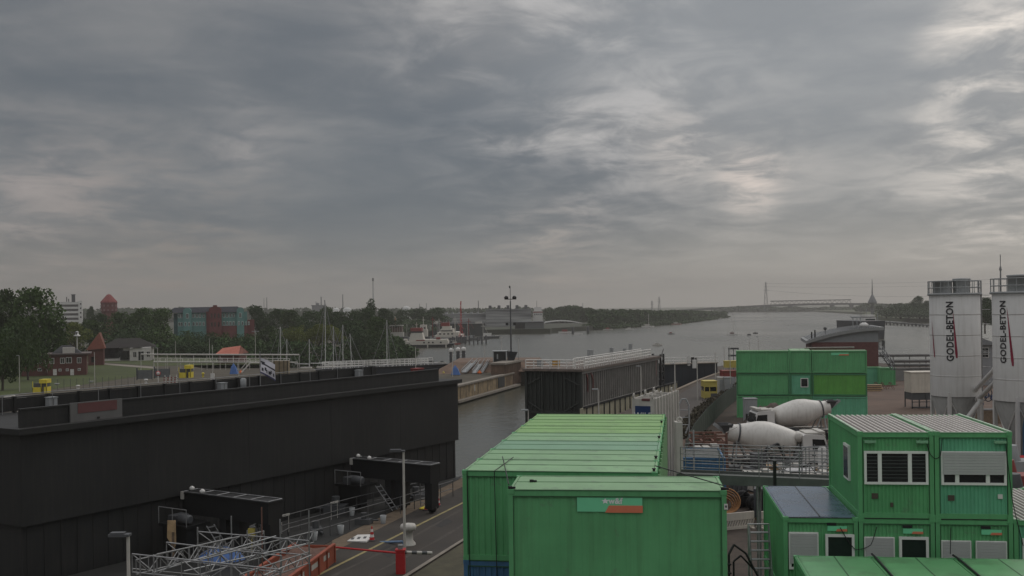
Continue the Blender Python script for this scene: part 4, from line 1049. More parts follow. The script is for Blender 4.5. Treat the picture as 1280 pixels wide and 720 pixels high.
# portal carriages
def portal(origin, lab):
    t = thing('gate_carriage', lab, 'carriage', origin, GR)
    b = MB(); b.box(0, 1.0, -6.3, 0.3, 1.95, 3.05); b.box(-0.06, 1.06, -6.36, 0.36, 3.05, 3.13); b.build('main_beam', BLACK2, t)
    b = MB()
    for x in (0.0, 1.0): b.tube((x, -6.3, 3.17), (x, 0.3, 3.17), 0.03, 5)
    for k in range(6): b.tube((0, -6.3+1.3*k, 3.17), (1.0, -6.3+1.3*k, 3.17), 0.03, 5)
    b.build('top_grating', STEEL_D, t)
    for y0, y1 in ((-6.3, -5.75), (-4.0, -3.3), (-3.0, -2.5)):
        b = MB(); b.box(0.12, 0.85, y0, y1, 0.3, 1.95); b.lathe([(0.0, -.1), (0.3, -.1), (0.3, 0.1), (0, 0.1)], 14, 0, T(0.5, (y0+y1)/2, 0.32) @ RY(math.pi/2)); b.build('bogie_leg', BLACK2, t)
    b = MB(); b.box(-1.6, 0.0, -1.9, 0.3, 1.55, 1.72); b.box(-1.5, -0.9, -1.8, 0.1, 0.2, 1.55); b.build('platform', BLACK2, t)
    b = MB(); b.lathe([(0.22, 0), (0.27, 0.1), (0.27, 0.75), (0.18, 0.85)], 12, 0, T(-1.2, -0.9, 2.0) @ RX(math.pi/2)); b.box(-1.4, -0.5, -0.8, -0.2, 1.72, 2.15); b.build('drive_motor', DGREY, t)
    b = MB(); b.path([(-1.6, 0.3, 2.6), (-1.6, -1.9, 2.6)], .028, 5)
    for y in (0.3, -.8, -1.9): b.tube((-1.6, y, 1.7), (-1.6, y, 2.6), .025, 5)
    b.build('platform_rail', STEEL_D, t)
    b = MB()
    for k in range(6): b.box(-0.5, 0.0, -2.4-0.22*k, -2.2-0.22*k, 1.5-.25*k, 1.53-.25*k)
    b.tube((-.5, -2.2, 1.6), (-.5, -3.6, .1), .03, 5); b.tube((0, -2.2, 1.6), (0, -3.6, .1), .03, 5); b.build('steps', STEEL_D, t)
    b = MB()
    for k in range(6): b.box(0.86, 0.95, -5.3, -4.8, .5+.25*k, .53+.25*k)
    b.tube((.9, -5.3, .3), (.9, -5.3, 1.95), .03, 5); b.tube((.9, -4.8, .3), (.9, -4.8, 1.95), .03, 5); b.build('ladder', STEEL_D, t)
    for x, y in ((0.1, -1.2), (0.5, 0.1)):
        b = MB(); b.lathe([(0.05, 0), (0.14, 0.05), (0.15, 0.16), (0.05, 0.24)], 10, 0, T(x, y, 3.16)); b.build('beacon', WHITE, t)
    for z in (2.75, 1.35):
        b = MB(); b.box(-0.10, -0.02, 0.12, 0.34, z, z+.42); b.build('marker_plate', WHITE_D, t)
    return t
q = G(345, 672); portal(gp(9.2, 0, 0)-GNv*0.75, 'black gate carriage portal in front of the gate, nearer one')
q = G(541, 627); portal(gp(23.2, 0, 0)-GNv*0.75, 'black gate carriage portal in front of the gate, farther one')
# dark stuff on deck: winch blocks, shackles
for k, (u, v, lab) in enumerate(((393, 690-14, 'small pale bucket hanging on the deck rail by the skip'), (426, 668, 'pale bucket on the black deck edge near the barrier'), (440, 645, 'pale bucket on the black deck, farther back'), (479, 655, 'grey rag on the rail of the black deck'))):
    p = G(u, v); b = MB(); b.lathe([(0.14, 0), (0.20, 0.5), (0.17, 0.5), (0.12, 0.05)], 10); o = b.build('bucket', GREYP); o.location = p+Vector((0, 0, 0.03)); tag(o, lab, 'bucket')
for k, (u, v, s) in enumerate(((300, 672, 1.0), (330, 655, 0.8), (420, 640, 0.9), (520, 625, 0.8), (395, 668, 0.7), (455, 655, .6))):
    p = G(u, v); b = MB(); b.box(-.8*s, .8*s, -.5*s, .5*s, 0, .5*s); b.lathe([(.3*s, 0), (.3*s, .9*s)], 10, 0, T(0, 0, 0.2*s)); b.tube((-.8*s, 0, .3*s), (1.4*s, 0.3, .3*s), .1*s, 6)
    o = b.build('winch_block', DGREY); o.location = p+Vector((0, 0, 0.03)); o.rotation_euler = (0, 0, GR+k)
    tag(o, ['dark winch block on the black deck behind the scaffolding', 'dark winch block beside the nearer carriage', 'dark winch block between the two carriages', 'dark winch block under the farther carriage', 'small dark winch block at the rail above the skip', 'small dark winch block near the road'][k], 'winch')
# street lamp right of the deck and its neighbour at the left
def street_lamp(u0, v0, u1, v1, lab):
    p = G(u1, v1); H = ZAT(u0, v0, p.y)
    t = thing('street_lamp', lab, 'street lamp', p, 0)
    b = MB(); b.tube((0, 0, 0), (0, 0, H), 0.075, 10, r1=0.06); b.build('pole', WHITE_D, t)
    b = MB(); b.box(-0.72, 0.08, -0.14, 0.14, H-0.03, H+0.05); b.box(-0.70, -0.12, -0.12, 0.12, H+0.05, H+0.11); b.build('lamp_head', DGREY, t)
    return t
street_lamp(503.5, 564, 506, 692, 'white street lamp with flat grey head beside the road barrier')
pl = A(160, 669, 33); t = thing('street_lamp', 'white street lamp with flat grey head at the lower left edge', 'street lamp', (pl.x, pl.y, 0))
b = MB(); b.tube((0, 0, 0), (0, 0, pl.z), 0.065, 10, r1=0.055); b.build('pole', WHITE_D, t)
b = MB(); b.box(-0.60, 0.07, -0.14, 0.14, pl.z-0.03, pl.z+0.05); b.box(-0.55, -0.1, -0.12, 0.12, pl.z+0.05, pl.z+0.10); b.build('lamp_head', DGREY, t)
# boom barrier
p = G(501, 717); bb = thing('boom_barrier', 'red and white boom barrier closed across the quay road', 'barrier', p, 0)
b = MB(); b.box(-0.22, 0.22, -0.2, 0.2, 0, 1.15); b.box(-0.25, 0.25, -0.23, 0.23, 1.15, 1.22); b.box(-0.2, 0.2, -0.22, -0.2, 0.15, 1.0); b.build('housing', RED, bb)
a = A(497, 689, p.y)-p; c = G(420, 684, 1.05); c = A(420, 683, p.y+3.5)-p
b = MB(); b.tube(a+Vector((0.1, 0, -0.1)), c+Vector((0, 0, -0.05)), 0.05, 6); b.build('boom', RED, bb)
b = MB(); b.box(-0.12, 0.12, -0.12, 0.12, 1.22, 1.42); b.build('hinge', STEEL_D, bb)
c2 = A(540, 690, p.y+0.5)-p
b = MB()
for k in range(6):
    q0 = a.lerp(c2, 0.1+k*0.15); q1 = a.lerp(c2, 0.1+(k+1)*0.15); b.tube(q0+Vector((0, 0, -.05)), q1+Vector((0, 0, -.05)), 0.085, 6, k % 2)
b.build('counterweight', [DGREY, WHITE_D], bb)
p2 = G(505, 692)
b = MB(); a = A(504, 677, 56.5); c = A(421, 679.5, 60); m_ = a.lerp(c, 0.42); b.tube(a, m_, 0.07, 6, 0); b.tube(m_, c, 0.06, 6, 1); b.tube(a-Vector((0, 0, a.z-.05)), a, 0.06, 6, 0); b.tube(c-Vector((0, 0, c.z-0.03)), c, 0.05, 6, 1)
tag(b.build('height_bar', [mat('blue grey pipe', (0.16, 0.24, 0.36), 0.5), GREYP]), 'blue and grey pipe bar just behind the red boom', 'bar')
# mooring bollard
p = G(510.5, 681); b = MB(); b.lathe([(0.42, 0), (0.40, 0.1), (0.27, 0.25), (0.25, 0.75), (0.42, 0.85), (0.46, 1.0), (0.40, 1.14), (0.12, 1.2)], 16)
o = b.build('mooring_bollard', WHITE_D); o.location = p; tag(o, 'big cream mooring bollard beside the street lamp', 'bollard')
# white hatch cover with marks, yellow plate, cones
p = [G(435, 678.5), G(450, 672), G(463, 671), G(460, 677), G(452, 681)]
p = [G(434, 678), G(447, 670.5), G(464, 670), G(465, 674), G(458, 679)]
b = MB(); b.prism([(q.x, q.y) for q in p], 0.03, 0.10)
hc = b.build('hatch_cover', WHITE); tag(hc, 'white painted hatch cover with dark marks on the gravel strip', 'hatch')
cen = sum(p, Vector())/5
b = MB()
for k in range(4): b.cbox((cen.x-0.55+0.33*k, cen.y+0.11*k-0.2, 0.105), 0.16, 0.5, 0.012, 0)
b.build('dark_marks', DGREY, hc)
p = [G(524, 637), G(536, 631.5), G(548, 633), G(537, 638.5)]
b = MB(); b.prism([(q.x, q.y) for q in p], 0.03, 0.09); tag(b.build('yellow_plate', YELLOW), 'yellow painted steel plate on the gravel strip', 'plate')
def cone(u, v, lab):
    p = G(u, v); t = MB(); t.box(-.2, .2, -.2, .2, 0, 0.05, 2)
    for k in range(5): t.tube((0, 0, .05+k*.15), (0, 0, .05+(k+1)*.15), .15-.024*k, 10, k % 2, r1=.15-.024*(k+1))
    o = t.build('traffic_cone', [RED, WHITE, DGREY]); o.location = p+Vector((0, 0, 0.02)); tag(o, lab, 'traffic cone')
cone(465, 676, 'traffic cone at the right end of the white hatch cover'); cone(533, 638, 'traffic cone standing on the yellow plate'); cone(547.5, 632.5, 'traffic cone just beyond the yellow plate')
# mast of wood at the left behind scaffolding
p = G(217, 700); b = MB(); b.box(-.06, .06, -.06, .06, 0, 2.3, 1); b.add([(-.33, 0, 2.0), (.05, 0, 1.4), (.14, 0, 1.7), (.12, 0, 2.9), (-.30, 0, 2.9), (-.33, .05, 2.0), (.05, .05, 1.4), (.14, .05, 1.7), (.12, .05, 2.9), (-.30, .05, 2.9)], [(0, 1, 2, 3, 4), (9, 8, 7, 6, 5), (0, 5, 6, 1), (1, 6, 7, 2), (2, 7, 8, 3), (3, 8, 9, 4), (4, 9, 5, 0)])
o = b.build('timber_board', [TAN, TIMBER]); o.location = (p.x, p.y, ZAT(217, 672, p.y)-2.0); tag(o, 'broken pale timber board on a post left of the nearer carriage', 'board')
b = MB(); b.box(p.x-.05, p.x+.05, p.y-.05, p.y+.05, 0, ZAT(217, 672, p.y)-1.5)
# scaffolding of lattice girders
def girder(u0, v0, u1, v1, Y0, Y1, hgt, lab):
    a = A(u0, v0, Y0); c = A(u1, v1, Y1); b = MB(); L = (c-a).length; n = max(3, int(L/0.75)); d = Vector((0, 0, -hgt))
    b.tube(a, c, 0.028, 5); b.tube(a+d, c+d, 0.028, 5)
    for k in range(n):
        p = a.lerp(c, k/n); q = a.lerp(c, (k+1)/n)
        if k % 2 == 0: b.tube(p, q+d, 0.02, 5)
        else: b.tube(p+d, q, 0.02, 5)
        b.tube(p, p+d, 0.018, 5)
    b.tube(c, c+d, 0.02, 5)
    return tag(b.build('lattice_girder', STEEL_D), lab, 'scaffold girder', 'lattice girders of the scaffold')
girder(247, 664.5, 386, 676, 41, 41, 0.58, 'scaffold girder at the back, nearest the carriage')
girder(208, 678, 352, 695, 38, 38, 0.62, 'scaffold girder second from the back')
girder(165, 692.5, 350, 712, 35, 35, 0.62, 'scaffold girder at the front, ending by the left street lamp')
girder(196, 693, 330, 664, 35, 44, 0.5, 'scaffold girder running obliquely from front to back, left')
girder(250, 700, 392, 664, 35, 46, 0.5, 'scaffold girder running obliquely from front to back, middle')
girder(300, 718, 386, 690, 34, 41, 0.45, 'scaffold girder running obliquely beside the red skip')
girder(170, 700, 290, 672, 35.2, 42, 0.5, 'scaffold girder running obliquely at the left end')
for k, (u, v, Y) in enumerate(((247, 659, 41), (289, 645, 42), (327, 634, 43), (350, 649, 42), (386, 638, 43), (309, 663, 41), (175, 693, 35), (192, 693, 36), (260, 690, 37), (310, 700, 36), (275, 680, 38))):
    p = A(u, v, Y); b = MB(); b.tube((0, 0, 0), (0, 0, p.z), 0.028, 6); b.tube((0, 0, 0), (0, 0, 0.03), 0.09, 6)
    o = b.build('scaffold_standard', STEEL_D if k != 2 else RUST); o.location = (p.x, p.y, 0)
    tag(o, 'upright scaffold tube among the lattice girders' if k not in (2, 4, 0) else ['upright scaffold tube at the left end of the back girder', '', 'rusty upright scaffold tube, tallest of them', '', 'upright scaffold tube beside the red skip'][k], 'scaffold tube', 'upright tubes of the scaffold')
for k, (u0, v0, u1, v1) in enumerate(((166, 711, 262, 720), (190, 716, 345, 670), (230, 714, 382, 680), (330, 719, 389, 694))):
    a = A(u0, v0, 36); c = A(u1, v1, 40); b = MB(); b.tube(a, c, 0.026, 5)
    tag(b.build('scaffold_tube', STEEL), ['loose scaffold tube low at the front left', 'long diagonal scaffold tube over the girders, left', 'long diagonal scaffold tube over the girders, right', 'bright scaffold tube in front of the red skip'][k], 'scaffold tube')
# tarp heap and sand under the scaffold
p = G(262, 712); b = MB(); b.lathe([(1.0, 0), (0.8, .35), (.4, .6), (.05, .7)], 9); o = b.build('tarpaulin', TARP); o.location = (p.x, p.y+2, 0.03); o.scale = (1.3, .9, 1); tag(o, 'blue tarpaulin bundle on the ground under the scaffold', 'tarpaulin')
p = G(296, 718); b = MB(); b.box(-.18, .18, -.1, .1, 0.8, 1.25); b.tube((0, 0, 0), (0, 0, .8), .03, 5); o = b.build('site_lamp', YELLOWD); o.location = p+Vector((0, 3, 0.4)); tag(o, 'small yellow box lamp under the scaffold girders', 'lamp')
# red orange skip with holes
sk0 = G(395, 716); sk1 = G(418, 697)
sa = A(352, 719.5, 45.5); sb = A(418, 681.5, 53.0); 
sdv = Vector((sb.x-sa.x, sb.y-sa.y, 0)); SL = sdv.length
sk = thing('open_skip', 'red orange open skip with windows along its side by the road', 'skip', (sa.x+sdv.x*0+0.0, sa.y, 0), math.atan2(sdv.y, sdv.x))
b = MB(); hh = ZAT(418, 681.5, 53.0)
b.box(0, SL, 0, 0.07, 0, hh*0.48); b.box(0, SL, 0, 0.07, hh*0.82, hh)
xs_ = [0, .12*SL, .20*SL, .42*SL, .48*SL, .68*SL, .74*SL, .93*SL, SL]
for q0, q1 in ((0, .22), (.40, .50), (.66, .77), (.90, 1.0)): b.box(q0*SL, q1*SL, 0.001, 0.069, hh*0.48, hh*0.82)
b.box(0, SL, 2.1, 2.17, 0, hh); b.box(0, 0.07, 0.07, 2.1, 0, hh); b.box(SL-0.07, SL, 0.07, 2.1, 0, hh); b.box(0.07, SL-.07, .07, 2.1, 0, .08)
b.box(-.03, SL+.03, -.05, .12, hh, hh+.09); b.box(-.03, SL+.03, 2.05, 2.22, hh, hh+.09)
for i in range(7): b.box(SL*i/6-.04, SL*i/6+.04, -.06, 0, 0, hh)
b.build('skip_body', SKIPRED, sk)
for i, (x0, x1) in enumerate(((.22, .40), (.50, .66), (.77, .90))):
    b = MB(); b.box(x0*SL, x1*SL, 0.02, 0.05, hh*.50, hh*.80); b.build('pale_panel', WHITE_D, sk)
b = MB(); random.seed(4)
vs = []; n = 14
for j in range(6):
    for i in range(n): vs.append((.1+(SL-.2)*i/(n-1), .1+1.9*j/5, hh*(.72+.22*random.random()+.15*math.sin(i*.7))))
b.add(vs, [(j*n+i, j*n+i+1, (j+1)*n+i+1, (j+1)*n+i) for j in range(5) for i in range(n-1)], 0, None, True); b.build('skip_load', mat('brick rubble', (0.11, 0.06, 0.045), .95, var=.5, scale=6, bump=.5), sk)

# ================================================================== WHITE SLOTTED CONTAINER, FENCE, HUTS ON THE QUAY ROAD
wp = A(791, 496.5, 62); wz = wp.z
wa = A(817.5, 495.5, 60.5); wb_ = A(847, 491.5, 66.5)
WD1 = Vector((wa.x-wp.x, wa.y-wp.y, 0)); WD2 = Vector((wb_.x-wa.x, wb_.y-wa.y, 0))
wt = thing('ballast_container', 'white ribbed container with lifting eyes and blue sign, behind the roof row', 'container', (wa.x, wa.y, 0), math.atan2(WD2.y, WD2.x))
Lw = WD2.length; Ww = 1.35
b = MB(); b.box(0, Lw, 0, 0.08, 2.0, wz); b.box(0, Lw, Ww-.08, Ww, 2.0, wz); b.box(0, .08, .08, Ww-.08, 2.0, wz); b.box(Lw-.08, Lw, .08, Ww-.08, 2.0, wz-.2)
for k in range(9): 
    x = .1+k*(Lw-.3)/8
    b.box(x, x+.16, -.10, 0, 2.0, wz+.03)
for k in range(4): b.box(.3+k*(Lw-.8)/3, .42+k*(Lw-.8)/3, .08, Ww-.08, wz-.25, wz-.1)
b.box(-0.05, Lw+.05, -.05, Ww+.05, 0.0, 2.0)
b.build('hull', WHITE_D, wt)
for k, (x, y) in enumerate(((.1, 0.1), (.1, Ww-.1), (Lw*.45, Ww-.1), (Lw*.8, Ww-.1), (Lw*.8, .1), (Lw*.35, .1))):
    b = MB(); n = 10
    for i in range(n): 
        a0 = 2*math.pi*i/n; a1 = 2*math.pi*(i+1)/n
        b.tube((x+.13*math.cos(a0), y, wz+.15+.13*math.sin(a0)), (x+.13*math.cos(a1), y, wz+.15+.13*math.sin(a1)), .055, 5)
    b.build('lifting_eye', WHITE_D, wt)
# sign on the end that looks at the camera
e = MB(); e.box(-.02, 0.0, .22, Ww-.20, wz-1.25, wz-.42); sgn = e.build('sign_panel', BLUES, wt)
me = text_mesh('WILF', .46, .004, 1.05); me.materials.append(LETTERW)
o = inst('lettering', me, sgn, (-.026, Ww/2+.01, wz-.98)); o.rotation_euler = (math.pi/2, 0, -math.pi/2)
b = MB(); b.box(-.03, 0.3, .25, .75, wz-.12, wz+.0); b.build('red_lid', mat('dark red lid', (.10, .035, .035), .6), wt)
# lower white panels right of the green row
p = A(850, 528, 55); b = MB(); b.box(-.2, .14, 0, .8, 0, p.z)
for i in range(2): b.box(-.24, -.2, .1+.4*i, .25+.4*i, 0, p.z)
n = 8
for i in range(n):
    a0 = 2*math.pi*i/n; a1 = 2*math.pi*(i+1)/n
    b.tube((.02+.12*math.cos(a0), .3, p.z+.12+.12*math.sin(a0)), (.02+.12*math.cos(a1), .3, p.z+.12+.12*math.sin(a1)), .05, 5)
o = b.build('ballast_container', WHITE_D); o.location = (p.x, p.y, 0); tag(o, 'narrow white container end with one lifting eye, squeezed beside the green row', 'container')
p = A(855, 520, 70); b = MB(); 
b.path([(-.35, 0, 0), (-.35, 0, 1.9), (-.15, 0, 2.35), (.15, 0, 2.35), (.35, 0, 1.9), (.35, 0, .6), (.1, 0, 0)], .06, 6)
for z in (.6, 1.1, 1.6): b.tube((-.35, 0, z), (.35, 0, z), .03, 5)
b.tube((-.35, 0, 0), (-.35, 0, -3), .05, 5); b.tube((.35, 0, .6), (.35, 0, -3), .05, 5)
o = b.build('ladder_hoop', GREYP); o.location = p-Vector((0, 0, 1.2)); tag(o, 'grey hooped ladder behind the white container', 'ladder')
# green mesh fence along the site edge, with scrub behind it
fa = [G(858, 585), G(868, 560), G(884, 536), G(908, 510), G(932, 492)]
b = MB()
for p, q in zip(fa, fa[1:]):
    n_ = max(2, int((q-p).length/2.4))
    for i in range(n_):
        a = p.lerp(q, i/n_); c = p.lerp(q, (i+1)/n_)
        b.tube(a, a+Vector((0, 0, 2.3)), .045, 5)
        u_ = Vector((0, 0, 0)); nn = (c-a).normalized(); nn = Vector((nn.y, -nn.x, 0))*.02
        b.prism([a-nn, c-nn, c+nn, a+nn], 0.05, 2.15, 1)
tag(b.build('site_fence', [DGREY, MESHG]), 'dark green mesh fence between the quay road and the yard', 'fence')
def leafmesh(name, blobs, count, size, m, seed, up=0.3, trunk=None):
    rnd = random.Random(seed); b = MB(); tot = sum(x[3]*x[4]*x[5] for x in blobs)**1.0
    for (cx, cy, cz, rx, ry, rz) in blobs:
        k = max(6, int(count*rx*ry*rz/tot))
        for _ in range(k):
            while True:
                x, y, z = rnd.uniform(-1, 1), rnd.uniform(-1, 1), rnd.uniform(-1, 1)
                d2 = x*x+y*y+z*z
                if 0.12 < d2 < 1: break
            s_ = d2**.5; f = (0.45+0.55*rnd.random()**.5)/s_ if rnd.random() < .75 else 1
            P = Vector((cx+x*f*rx, cy+y*f*ry, cz+z*f*rz))
            q = size*(.55+.8*rnd.random())
            a = rnd.uniform(0, 6.28); t_ = rnd.uniform(-.9, .9); 
            e1 = Vector((math.cos(a), math.sin(a), rnd.uniform(-.5, .5)))*q; e2 = Vector((-math.sin(a)*math.sin(t_), math.cos(a)*math.sin(t_), math.cos(t_)))*q*.8
            b.add([P-e1*.5-e2*.2, P+e1*.1-e2*.5, P+e1*.5+e2*.2, P-e1*.1+e2*.5], [(0, 1, 2, 3)])
    return b
sb_ = MB()
fb = [G(852, 548), G(864, 535), G(882, 517), G(905, 500), G(930, 486)]
blobs = []
rnd = random.Random(3)
for p, q in zip(fb, fb[1:]):
    n_ = int((q-p).length/1.3)+1
    for i in range(n_):
        c = p.lerp(q, i/n_); blobs.append((c.x+rnd.uniform(-.5, .5), c.y, .45+rnd.uniform(-.1, .2), .8+rnd.random()*.4, 1.0, .55+rnd.random()*.35))
tag(leafmesh('hedge', blobs, 7000, .30, HEDGE, 5).build('hedge', HEDGE), 'brown grey scrub hedge along the fence by the quay road', 'hedge', kind='stuff')
blobs = []
for u, v in ((889, 560), (884, 552), (880, 566), (872, 574)):
    c = G(u, v, .0); blobs.append((c.x, c.y, .5, .9, .9, .6))
tag(leafmesh('bush', blobs, 1600, .22, HEDGE, 6).build('bush', mat('olive scrub', (.05, .055, .025), .9, var=.5)), 'low olive bush in front of the green mesh fence', 'bush', kind='stuff')
# yellow hut on the quay road, toilets, red container, yellow board
p = A(888.5, 496, 144); hy = thing('yellow_hut', 'yellow banded container hut on the quay road by the lamp posts', 'hut', (p.x, p.y, 0), 0)
zt = ZAT(888, 477, 144)
b = MB(); w_ = PXM(144)*8.2; b.box(-w_, w_, 0, 2.4, 0, zt*.42); b.box(-w_, w_, 0, 2.4, zt*.68, zt); b.box(-w_-.05, w_+.05, -.1, 2.5, zt, zt+.08)
for x in (-w_, -.2, w_-.12): b.box(x, x+.12, 0.01, .12, zt*.42, zt*.68)
b.build('hut_body', YELLOWD, hy); b = MB(); b.box(-w_+.05, w_-.05, .12, 2.3, zt*.42, zt*.68); b.build('window_band', GLASS, hy)
b = MB(); b.box(w_*.0, w_*.95, -.03, 0.0, 0, zt*.30); b.build('door', DGREY, hy)
for k, (u, v, Y, dx_, m, lab, hgt) in enumerate(((902.5, 492, 149, 1.15, GREYP, 'grey toilet cabin left of the far green stack, left one', None), (911, 493, 148, 1.05, GREYP, 'grey toilet cabin beside the far green stack, right one', None))):
    p = A(u, v, Y); zt = ZAT(u, 471.5, Y); t = thing('toilet_cabin', lab, 'cabin', (p.x, p.y, 0), 0)
    w_ = PXM(Y)*4.6
    b = MB(); b.box(-w_, w_, 0, 1.2, 0, zt-.15); b.box(-w_-.04, w_+.04, -.04, 1.24, zt-.15, zt); 
    b.build('cabin_body', WHITE_D if k == 0 else GREYP, t); b = MB(); b.box(-w_*.6, w_*.6, -.03, 0, .15, zt-.35); b.build('door', GREYP, t)
p = A(911, 471, 155); t = container('dull red container behind the toilet cabins left of the green stack', (p.x-.9, p.y, ZAT(911, 471, 155)), 0, 2.2, 2.4, ZAT(911, 463.5, 155)-ZAT(911, 471, 155), wall=REDDULL, roof=REDDULL, pitch=.25)
b = MB(); b.box(p.x-.9, p.x+1.0, p.y, p.y+2.3, 0, p.z-.05); b.box(p.x-1, p.x-.8, p.y-.05, p.y, 0, p.z-.06); tag(b.build('storage_box', GREYP), 'grey storage box under the dull red container', 'storage box')
p = A(916, 459.5, 160); b = MB(); b.box(-1.2, 1.2, 0, 1.2, 0, .95); b.box(-1.25, 1.25, -.05, 1.25, .95, 1.05); b.box(-1.0, 1.0, -.02, 0, .3, .7)
o = b.build('grit_box', YELLOWD); o.location = p; tag(o, 'dull yellow box beyond the toilet cabins', 'box')
p = A(917, 447, 176); b = MB()
for x in (-.8, 0, .8): b.box(x-.05, x+.05, 0, .1, -3.4, 1.6)
for z in (-1, .2, 1.4): b.box(-.9, .9, -.05, .12, z, z+.3)
o = b.build('signal_gantry', DGREY); o.location = p; tag(o, 'dark signal frame beside the left edge of the green stack', 'signal')

# ================================================================== THE YARD
# blue container with sheeted grey roof
p = G(851, 594, 0); 
bp_ = A(850, 574, 58); zt = bp_.z
t = thing('tipping_container', 'open blue container covered with grey sheet, right of the green roofs', 'container', (bp_.x, bp_.y, 0), R(-7))
Lb = PXM(58)*55
b = MB(); b.box(0, Lb, 0, .1, .5, zt); b.box(0, Lb, 4.2, 4.3, .5, zt+.05); b.box(0, .1, .1, 4.2, .5, zt); b.box(Lb-.1, Lb, .1, 4.2, .5, zt+.1)
for k in range(7): b.box(Lb*k/6-.05, Lb*k/6+.05, -.08, 0, .5, zt)
b.box(-.05, Lb+.05, -.1, .05, zt, zt+.1); b.box(0, Lb, 0, 4.3, .3, .5)
b.build('body', BLUE, t)
b = MB(); b.add([(0.1, .1, zt-.02), (Lb-.1, .1, zt-.02), (Lb-.1, 4.2, zt+.03), (.1, 4.2, zt+.03), (Lb*.5, 2.0, zt+.25)], [(0, 1, 4), (1, 2, 4), (2, 3, 4), (3, 0, 4)]); b.build('cover_sheet', mat('dull grey sheet', (.12, .125, .12), .95, spec=.1, var=.25, scale=1.5), t)
p0 = A(866, 572, 58); b = MB(); b.box(-.04, .04, -.1, 0, -2.5, 1.6); o = b.build('pole', GREYP, None); o.location = p0-Vector((0, .3, 0)); tag(o, 'grey scaffold pole in front of the blue container', 'pole')
# rusty flat rack beyond it
p = A(866, 561, 66); t = thing('steel_rack', 'rusty brown steel rack standing behind the blue container', 'rack', (p.x, p.y, p.z), R(-3))
b = MB(); Lr = PXM(66)*42
for z in (0, .35, .75): b.box(0, Lr, 0, .12, z, z+.12); b.box(0, Lr, 1.8, 1.92, z, z+.12)
for k in range(4): b.box(Lr*k/3-.07, Lr*k/3+.07, -.02, .14, 0, 1.0); b.box(Lr*k/3-.06, Lr*k/3+.06, .14, 1.8, .3, .42)
b.box(0.1, Lr-.1, .1, 1.8, -.02, .28); b.build('rack_frame', RUST, t)
for k in (0.0, 1.0):
    b = MB(); b.box(Lr*k-.09, Lr*k+.09, 0, .2, -p.z, 0); b.box(Lr*k-.09, Lr*k+.09, 1.6, 1.8, -p.z, 0); b.box(Lr*k-.06, Lr*k+.06, .2, 1.6, -p.z*.5, -p.z*.5+.12); b.build('stand', RUST, t)
